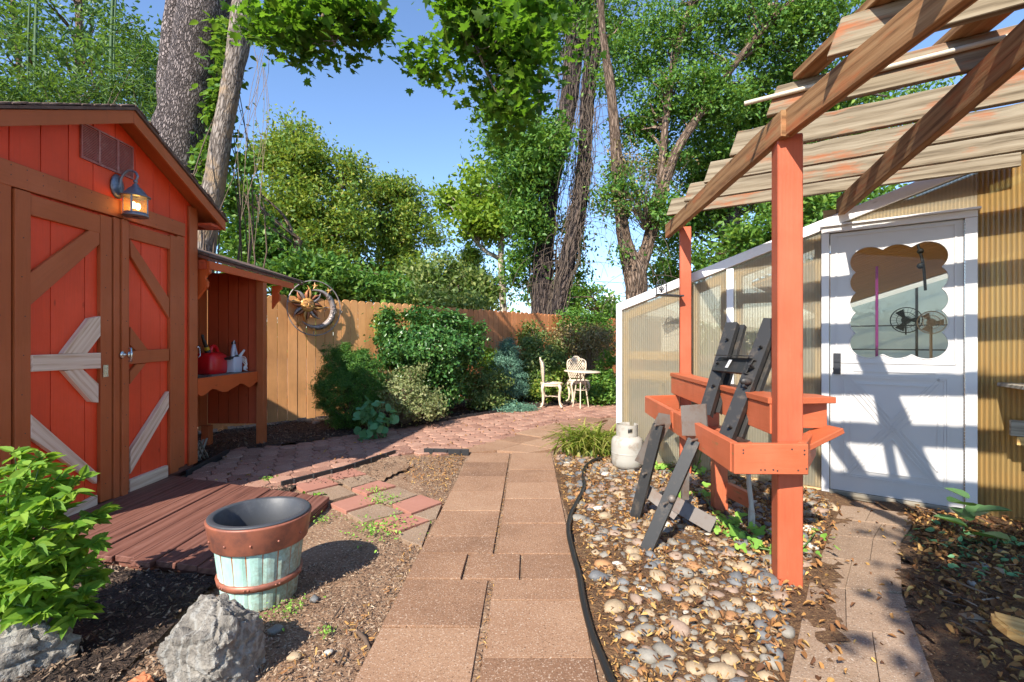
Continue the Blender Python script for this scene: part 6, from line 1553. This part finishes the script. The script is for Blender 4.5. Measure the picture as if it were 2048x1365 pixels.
# maple with patchy bark, its branches reach over the yard
mt, mc_, ms = tree('maple_tree', 'slim maple with patchy pale bark whose leafy boughs hang over the yard', [[(392, 640, 7.2, 54), (408, 480, 7.2, 46), (430, 360, 7.2, 40), (446, 260, 7.2, 37), (466, 150, 7.2, 36), (482, 60, 7.2, 42), (498, -30, 7.1, 40), (560, -200, 6.8, 40), (680, -330, 6.2, 30)]], 'bark_maple',
     [lp(600, 20, 6.0, 95, 55, 66, 110), lp(680, 30, 5.9, 58, 44, 44, 80), lp(590, 85, 6.0, 42, 34, 17, 60), lp(535, 60, 6.2, 30, 40, 13, 60), lp(748, 55, 6.0, 14, 20, 6), lp(660, 90, 6.0, 42, 18, 13, 60), lp(610, -50, 6.0, 90, 36, 34, 80)], 'lf_maple', .112, .17, 18, 32, MAPLE, nl=0, r0=.03, up=.75, jit=.45, wob=.09, shell=.1)
rs_ = np.random.RandomState(33)
L2 = [lp(990, 70, 6.4, 95, 85, 95, 130), lp(1050, 120, 6.5, 95, 80, 66, 120), lp(935, 30, 6.3, 52, 50, 40, 100), lp(865, 130, 6.3, 42, 20, 12, 60), lp(1010, 210, 6.5, 65, 55, 36, 90), lp(1075, 40, 6.5, 70, 70, 45, 110), lp(1000, -50, 6.4, 100, 36, 36, 110)]
cen, P = clusters(rs_, L2, .17, 18, .1); leaf_mesh('bough_leaves', P, .115 * rs_.uniform(.6, 1.25, len(P)), rs_.normal(size=P.shape) * .45 + np.array([0, 0, .75]), MAPLE, M['lf_maple'], mt, rs_)
mb = MB(); sp0 = spline([D(600, -260, 6.5), D(800, -200, 5.6), D(905, 10, 6.3), D(945, 75, 6.4), D(975, 150, 6.4), D(1000, 200, 6.5)], 6); mb.tube(sp0, list(np.linspace(.05, .008, len(sp0))), 8, False); mb.build('bough', M['bark_maple'], mt)
limbs(cen, [Vector(v) for v in sp0], mt, 'bark_maple', 40, .016, rs_, 'branch', .03)
mb = MB(); sp1 = spline([D(520, -120, 7.0), D(590, -90, 6.4), D(640, 20, 6.0), D(670, 90, 5.9)], 6); mb.tube(sp1, list(np.linspace(.045, .007, len(sp1))), 8, False); mb.build('bough', M['bark_maple'], mt)
limbs(mc_, [Vector(v) for v in sp1[8:]], mt, 'bark_maple', 36, .016, rs_, 'branch', .03)
# bare hanging tendrils by the maple
mb = MB()
for k in range(9):
    x = random.uniform(505, 545); y0 = random.uniform(40, 140); p = [D(x, y0, 7.0), D(x + random.uniform(-25, 12), y0 + 90, 7.0), D(x + random.uniform(-40, 5), y0 + 180, 7.0), D(x - random.uniform(10, 50), y0 + random.uniform(230, 400), 7.0)]; mb.tube(spline(p, 5), .0035, 4, False)
mb.build('tendril', M['drytwig'], mt)
shrub('climbing_ivy', 'bright ivy climbing between the big trunk and the patchy maple', 'vine', (-4.4, 7.0, 0), [lp(455, 130, 7.35, 12, 60, 46), lp(440, 230, 7.35, 14, 60, 60), lp(416, 330, 7.3, 10, 60, 40), lp(452, 60, 7.4, 14, 30, 24), lp(398, 410, 7.3, 8, 40, 20), lp(486, 330, 7.4, 8, 60, 16)], 'lf_mid', .12, .09, 10, OVATE, seed=34, ns=20, shell=.3, r0=.02)
# growth behind the shed, left
tree('broadleaf_tree', 'airy blue green tree behind the shed roof at the upper left', [[(125, 700, 13, 22), (140, 300, 13, 18), (160, 100, 13, 14), (150, -100, 13, 10)], [(60, 500, 13, 12), (40, 150, 13, 10), (20, -50, 13, 8)]], 'bark_brown',
     [lp(70, 60, 12.5, 110, 90, 95), lp(210, 50, 12.5, 100, 80, 85), lp(150, 130, 12, 170, 60, 110), lp(20, 180, 12, 90, 50, 80), lp(290, 160, 11, 60, 70, 50), lp(130, -60, 13, 220, 50, 60)], 'lf_deep', .15, .22, 22, 35, nl=60, r0=.05, shell=.2)
shrub('leafy_thicket', 'dense leafy thicket close behind the shed roof', 'bush', (-7.2, 8.6, 0), [lp(40, 205, 8.6, 80, 34, 70), lp(160, 195, 8.6, 90, 34, 80), lp(275, 190, 8.4, 60, 46, 90), lp(300, 130, 8.4, 40, 50, 40), lp(330, 250, 8.2, 46, 60, 80), lp(30, 300, 8.4, 200, 80, 120), lp(250, 60, 9, 36, 30, 10)], 'lf_deep', .13, .15, 17, LANCE, seed=36, ns=40, shell=.2, r0=.02)
bb = thing('bamboo_clump', 'tall green bamboo canes rising behind the shed roof', 'bamboo', (-8.0, 9.2, 0))
for px, w in ((74, 8), (226, 9), (232, 5), (60, 5)):
    mb = MB(); a = [D(px + 4 * math.sin(k), 560 - k * 90, 9.2 + .1 * k) for k in range(9)]
    q = spline(a, 5); mb.tube(q, [w * 9.2 / F / 2 * (1.12 if i % 4 == 0 else 1) * (1 - i / len(q) * .4) for i in range(len(q))], 10); mb.build('cane', M['bamboo'], bb)
rs_ = np.random.RandomState(37); cen, P = clusters(rs_, [lp(100, 120, 9.2, 110, 90, 34), lp(240, 120, 9.2, 60, 90, 22)], .2, 12, .2); leaf_mesh('foliage', P, .2 * rs_.uniform(.6, 1.2, len(P)), rs_.normal(size=P.shape) * .5 + np.array([0, 0, .7]), LANCE, M['lf_deep'], bb, rs_)
# background, left centre
tree('broadleaf_tree', 'tall yellowing broadleaf tree beyond the fence left of centre', [[(590, 700, 21, 30), (600, 560, 21, 26), (605, 440, 21, 18), (590, 300, 21, 10)], [(597, 560, 21, 16), (660, 430, 21, 12), (690, 360, 21, 7)]], 'bark_brown',
     [lp(600, 330, 21, 72, 62, 330), lp(560, 430, 20.5, 80, 70, 330), lp(660, 440, 20.5, 80, 80, 360), lp(585, 270, 21, 40, 36, 110), lp(690, 350, 21, 44, 40, 120), lp(540, 340, 21, 30, 50, 80), lp(600, 520, 20, 110, 60, 360)], 'lf_yellow', .185, .30, 34, 41, nl=110, r0=.08, shell=.3)
tree('broadleaf_tree', 'rounded olive green tree beyond the fence, right of the yellowing one', [[(790, 700, 24, 26), (790, 560, 24, 22), (795, 400, 24, 12)]], 'bark_brown',
     [lp(790, 420, 24, 78, 62, 340), lp(830, 480, 23.5, 66, 60, 280), lp(750, 480, 23.5, 70, 80, 320), lp(790, 560, 23, 120, 50, 340), lp(770, 375, 24, 44, 30, 80)], 'lf_yellow', .185, .30, 34, 42, nl=80, r0=.08, shell=.35)
tree('dark_shrubby_tree', 'dark green low tree just beyond the tan fence behind the metal sun', [[(570, 700, 14, 24), (575, 560, 14, 20), (600, 480, 14, 12)]], 'bark_brown',
     [lp(520, 510, 14, 66, 80, 240), lp(640, 560, 13.5, 90, 50, 270), lp(560, 570, 13, 60, 46, 150), lp(730, 580, 14, 80, 34, 200), lp(470, 420, 14, 34, 90, 120)], 'lf_dark', .17, .22, 26, 43, nl=50, r0=.06, shell=.3)
tree('grey_green_tree', 'grey green bushy tree over the middle of the fence', [[(880, 700, 19, 22), (880, 560, 19, 16)]], 'bark_brown',
     [lp(880, 560, 19, 70, 46, 260), lp(960, 580, 18.5, 50, 40, 170), lp(830, 600, 17, 60, 24, 130), lp(920, 610, 17, 70, 20, 140)], 'lf_olive', .2, .25, 26, 44, nl=40, r0=.06, shell=.35)
tree('conifer_tree', 'narrow yellow green conifer behind the fence near the bare trunk', [[(945, 700, 20, 16), (945, 500, 20, 6)]], 'bark_brown', [lp(945, 530, 20, 20, 30, 90), lp(945, 575, 20, 30, 34, 130), lp(940, 510, 20, 12, 16, 30)], 'lf_yellow', .2, .2, 26, 45, LANCE, nl=0, r0=.04)
tree('pale_trunk_tree', 'light green maple with a bare pale trunk beyond the fence', [[(1008, 660, 18, 15), (1004, 560, 18, 14), (1002, 515, 18, 13), (1006, 440, 18, 9), (1020, 360, 18, 6)], [(1003, 520, 18, 10), (975, 505, 18, 8), (955, 490, 18, 5)]], 'bark_pale',
     [lp(985, 390, 18, 60, 40, 170), lp(945, 440, 18, 60, 36, 170), lp(1000, 450, 18, 60, 40, 170), lp(910, 400, 18.5, 36, 20, 50), lp(960, 350, 18, 40, 24, 60), lp(1040, 400, 18.5, 40, 60, 120)], 'lf_bright', .24, .24, 18, 46, nl=60, r0=.06, shell=.35)
# vine-clad pair in the middle
vt, vc, vs = tree('vine_clad_tree', 'tall dark tree wrapped in vines rising behind the far fence', [[(1083, 760, 16, 46), (1084, 620, 16, 42), (1088, 480, 16, 40), (1104, 360, 16, 34), (1132, 240, 16, 34), (1146, 130, 16, 36), (1158, -20, 16, 32), (1165, -200, 16, 24)], [(1090, 400, 16.1, 14), (1078, 250, 16.1, 12), (1082, 160, 16.1, 9)]], 'bark_dark',
     [lp(1040, 330, 15.5, 66, 60, 190), lp(1020, 260, 15.5, 70, 40, 130), lp(1085, 300, 15, 46, 60, 140), lp(1060, 430, 15.5, 44, 70, 150), lp(1050, 540, 16.5, 40, 70, 140), lp(985, 230, 16, 30, 26, 30), lp(1170, 30, 16.5, 70, 60, 110), lp(1110, 60, 17, 80, 80, 150), lp(1140, 500, 17, 30, 80, 80)], 'lf_dark', .155, .26, 30, 47, nl=70, r0=.07, shell=.25)
vt2, vc2, vs2 = tree('vine_clad_tree', 'leaning slimmer vine wrapped tree right beside the dark trunk', [[(1098, 740, 15.2, 30), (1115, 620, 15.2, 30), (1140, 500, 15.2, 32), (1160, 400, 15.2, 32), (1170, 300, 15.2, 26), (1178, 200, 15.2, 22), (1195, 80, 15.2, 20), (1205, -60, 15.2, 16)], [(1150, 440, 15.2, 16), (1163, 330, 15.1, 14), (1166, 210, 15.1, 12), (1180, 60, 15.1, 10)]], 'bark_dark',
     [lp(1200, 60, 15.5, 50, 50, 70), lp(1190, -60, 15.5, 80, 50, 80)], 'lf_dark', .2, .24, 16, 48, nl=14, r0=.05)
def vines(parent, spine, n, rad, seed, mat='drytwig', dead=.5):
    rn = random.Random(seed); mb = MB(); L = len(spine)
    for k in range(n):
        i0 = rn.randint(0, L // 2); i1 = min(L - 1, i0 + rn.randint(6, L // 2)); pts = []; a = rn.uniform(0, 6.28)
        for i in range(i0, i1, 2):
            a += rn.uniform(-.5, .6); r = rad * rn.uniform(.9, 1.5); pts.append(spine[i] + Vector((r * math.cos(a), r * math.sin(a), rn.uniform(-.15, .15))))
        if len(pts) > 2: mb.tube(spline(pts, 3), rn.uniform(.005, .013), 4, False)
    for k in range(int(n * dead)):
        p = spine[rn.randint(L // 5, L - 1)]; d = Vector((rn.uniform(-1, 1.2), rn.uniform(-1, .2), rn.uniform(-.6, .5))) * rn.uniform(.5, 1.8); mb.tube(spline([p, p + d * .5 + Vector((0, 0, .15)), p + d, p + d * 1.2 + Vector((0, 0, -.6))], 3), .006, 4, False)
    mb.build('vine_stems', M[mat], parent)
vines(vt, vs[:57], 46, .36, 3, 'vinewood', 1.6); vines(vt2, vs2[:57], 60, .27, 4, 'vinewood', 2.6)
ft, fcen, fs = tree('forked_tree', 'forked grey brown tree behind the greenhouse roof', [[(1272, 720, 13.5, 46), (1272, 590, 13.5, 42), (1268, 545, 13.5, 44), (1249, 480, 13.5, 28), (1240, 400, 13.5, 26), (1232, 300, 13.5, 22), (1222, 180, 13.5, 18), (1205, 60, 13.5, 14), (1200, -80, 13.5, 10)], [(1270, 560, 13.5, 34), (1292, 500, 13.5, 26), (1312, 430, 13.5, 25), (1330, 360, 13.5, 24), (1360, 290, 13.5, 18), (1420, 200, 13.4, 14), (1500, 90, 13.2, 12), (1570, 20, 13, 8)], [(1318, 400, 13.5, 15), (1330, 260, 13.6, 14), (1350, 120, 13.6, 12), (1390, -20, 13.6, 8)]], 'bark_brown',
     [lp(1300, 90, 14, 80, 80, 230), lp(1420, 60, 14, 90, 80, 280), lp(1540, 70, 13.5, 90, 80, 280), lp(1350, 200, 14, 80, 60, 200), lp(1290, 260, 14.5, 50, 50, 110), lp(1420, 200, 13.8, 80, 60, 240), lp(1250, 20, 14, 60, 60, 90), lp(1640, 40, 13, 70, 70, 170), lp(1400, -60, 14, 240, 50, 150), lp(1245, 300, 14.6, 40, 60, 70), lp(1225, 160, 14.6, 40, 60, 60), lp(1340, 330, 14.4, 60, 40, 90), lp(1210, 400, 15, 26, 60, 34), lp(1255, 380, 13.2, 40, 60, 60), lp(1330, 420, 13, 40, 50, 50), lp(1230, 500, 13.4, 22, 30, 20)], 'lf_dark', .125, .22, 30, 51, nl=100, r0=.07, shell=.2)
vines(ft, fs[:40], 14, .25, 6, 'vinewood', 3.0)
shrub('dead_vine_tangle', 'grey tangle of dead vine twigs in the fork of the tree', 'vine', D(1290, 460, 13.3), [lp(1270, 400, 13.2, 62, 40, 60), lp(1250, 330, 13.2, 34, 60, 40), lp(1330, 330, 13.2, 60, 26, 40)], 'lf_dry', .10, .25, 5, RHOMB, 'vinewood', seed=52, ns=110, shell=.15, r0=.011)
tree('dense_tree', 'dense dark green tree rising behind the pergola', [[(1470, 760, 16, 42), (1466, 560, 16, 38), (1462, 470, 16, 34), (1470, 330, 16, 24), (1500, 200, 16, 14)]], 'bark_big',
     [lp(1500, 250, 15.5, 110, 70, 340), lp(1420, 330, 15.5, 90, 60, 280), lp(1580, 180, 15, 90, 70, 260), lp(1460, 400, 16.5, 110, 50, 240), lp(1660, 240, 15, 90, 100, 260), lp(1400, 430, 16.5, 60, 40, 120), lp(1560, 360, 15.5, 90, 70, 240), lp(1350, 480, 17, 50, 60, 110), lp(1780, 250, 15, 130, 110, 260)], 'lf_mid', .14, .25, 34, 53, nl=60, r0=.08, shell=.25)
tree('dense_tree', 'green tree filling the gap above the white greenhouse rake', [[(1640, 760, 12, 30), (1640, 480, 12, 24), (1650, 380, 12, 14)]], 'bark_brown', [lp(1600, 430, 12, 90, 60, 220), lp(1700, 420, 12, 100, 60, 220), lp(1520, 470, 12.5, 60, 60, 150), lp(1330, 560, 16, 40, 46, 100), lp(1420, 520, 15, 50, 40, 100)], 'lf_mid', .17, .22, 22, 54, nl=40, r0=.05)
tree('distant_tree', 'small light green tree in the far gap beside the utility pole', [[(1195, 680, 30, 10), (1195, 620, 30, 7)]], 'bark_brown', [lp(1190, 600, 30, 34, 24, 110), lp(1140, 600, 30, 30, 34, 100), lp(1215, 625, 32, 30, 16, 60), lp(1100, 590, 28, 26, 50, 90)], 'lf_mid', .3, .34, 22, 55, nl=10, r0=.06)
# far wood closing the horizon
rs_ = np.random.RandomState(61); LB = []
for k in range(46):
    a = -1.25 + 2.5 * k / 45; y = 48 + rs_.uniform(-5, 5); LB.append((a * y, y, rs_.uniform(.5, 2.2), 3.4, 2.5, rs_.uniform(2.2, 3.8), 70))
cen, P = clusters(rs_, LB, .6, 15, .3); P[:, 2] = np.abs(P[:, 2]); o = leaf_mesh('far_wood', P, .6 * rs_.uniform(.6, 1.2, len(P)), rs_.normal(size=P.shape) * .8 + np.array([0, -.3, .4]), RHOMB, M['lf_mid'], None, rs_); o['kind'] = 'stuff'
# house and pole in the gap
hs = thing('distant_house', 'white house with dark shingle roof glimpsed past the far fence', 'house', D(1215, 660, 36))
c = D(1215, 660, 36); mb = MB(); mb.box((c.x - 1.0, 36, 0), (c.x + 5.5, 42, 3.0)); mb.build('wall', M['white'], hs)
mb = MB(); mb.prism([(c.x - 1.3, 35.6, 2.9), (c.x + 5.8, 35.6, 2.9), (c.x + 4.3, 38.5, 4.3), (c.x + .2, 38.5, 4.3)], (0, .05, .06)); rfh = mb.build('roof', plain('grey_shingle', (.12, .125, .14), .8), hs)
mb = MB(); mb.box((c.x + .3, 38, 3.5), (c.x + .9, 38.6, 5.0)); mb.build('chimney', M['white'], hs)
mb = MB(); mb.box((c.x + .6, 35.97, 1.4), (c.x + 1.3, 35.995, 2.5)); mb.build('window', M['darkmetal'], hs)
up_ = thing('utility_pole', 'wooden utility pole with wires in the far gap', 'utility pole', D(1156, 700, 32))
c = D(1156, 640, 32); mb = MB(); mb.tube([(c.x, c.y, 0), (c.x, c.y, 5.6)], .14, 10); mb.build('pole', M['bark_pale'], up_)
mb = MB()
for z in (3.2, 4.4, 5.3): mb.tube([(c.x - 6, 31, z - .3), (c.x, 32, z), (c.x + 9, 34, z - .35)], .018, 5, False)
mb.build('wire', M['darkmetal'], up_)
mb = MB(); mb.tube([(c.x + .3, c.y - .1, 3.9), (c.x + .3, c.y - .1, 4.7)], .2, 12); mb.build('transformer', M['whitemetal'], up_)
# the tree behind the viewpoint whose shade lies over the right-hand path and mulch
rs_ = np.random.RandomState(62); t = thing('shade_tree', 'leafy tree behind the viewpoint shading the right-hand path', 'tree', (1.6, -2.8, 0))
mb = MB(); tk_ = spline([(1.6, -2.8, 0), (1.58, -2.75, 1.6), (1.65, -2.7, 3.4), (1.6, -2.7, 5.4)], 5); mb.tube([Vector(v) for v in tk_], list(np.linspace(.14, .04, 16)), 12, wob=.1); mb.build('trunk', M['bark_brown'], t)
cen, P = clusters(rs_, [(.05, -2.45, 3.8, .58, .4, 1.5, 230), (.8, -2.5, 4.2, .8, .5, 1.6, 260), (2.1, -2.5, 4.6, 1.0, .6, 1.6, 280), (3.4, -2.5, 4.4, 1.0, .6, 1.7, 220)], .15, 18, .05, -.42)
leaf_mesh('crown', P, .12 * rs_.uniform(.7, 1.2, len(P)), rs_.normal(size=P.shape) * .6 + np.array([-.4, -.5, .6]), OVATE, M['lf_mid'], t, rs_)
limbs(cen, [Vector(v) for v in tk_[4:]], t, 'bark_brown', 30, .04, rs_)

# ================================================================== light, sky, camera
w = bpy.data.worlds.new('World'); SC.world = w; w.use_nodes = True; nt = w.node_tree
bg = nt.nodes['Background']; sky = nt.nodes.new('ShaderNodeTexSky'); sky.sky_type = 'NISHITA'; sky.sun_disc = False
EL, AZ = 40.0, (.46, .888)
sky.sun_elevation = R(EL); dx, dy = -AZ[0], -AZ[1]
sky.sun_rotation = math.atan2(dx, dy)
sky.air_density = .85; sky.dust_density = .05; sky.ozone_density = 4.0; sky.altitude = 50
nt.links.new(sky.outputs[0], bg.inputs[0]); bg.inputs[1].default_value = .15
sl = bpy.data.lights.new('sun', 'SUN'); sl.energy = 4.7; sl.angle = R(.55); sl.color = (1.0, .93, .82)
so_ = bpy.data.objects.new('sun', sl); COL.objects.link(so_)
sd_ = Vector((AZ[0] * math.cos(R(EL)) / math.hypot(*AZ), AZ[1] * math.cos(R(EL)) / math.hypot(*AZ), -math.sin(R(EL))))
so_.rotation_euler = sd_.to_track_quat('-Z', 'Y').to_euler(); so_.location = (-6, -8, 9)
cam = bpy.data.cameras.new('camera'); cam.sensor_width = 36; cam.lens = F / 2048 * 36; cam.clip_start = .05; cam.clip_end = 500
co = bpy.data.objects.new('camera', cam); COL.objects.link(co); co.location = (0, 0, H); co.rotation_euler = (R(90), 0, 0); SC.camera = co
SC.view_settings.view_transform = 'Standard'; SC.view_settings.look = 'None'; SC.view_settings.exposure = 1.02; SC.view_settings.gamma = 1; SC.view_settings.use_curve_mapping = False
SC.cycles.max_bounces = 7; SC.cycles.transparent_max_bounces = 12; SC.cycles.diffuse_bounces = 3; SC.cycles.glossy_bounces = 2; SC.cycles.transmission_bounces = 4; SC.cycles.use_denoising = True; SC.cycles.caustics_reflective = False; SC.cycles.caustics_refractive = False
SC.cycles.use_adaptive_sampling = True; SC.cycles.adaptive_threshold = .02
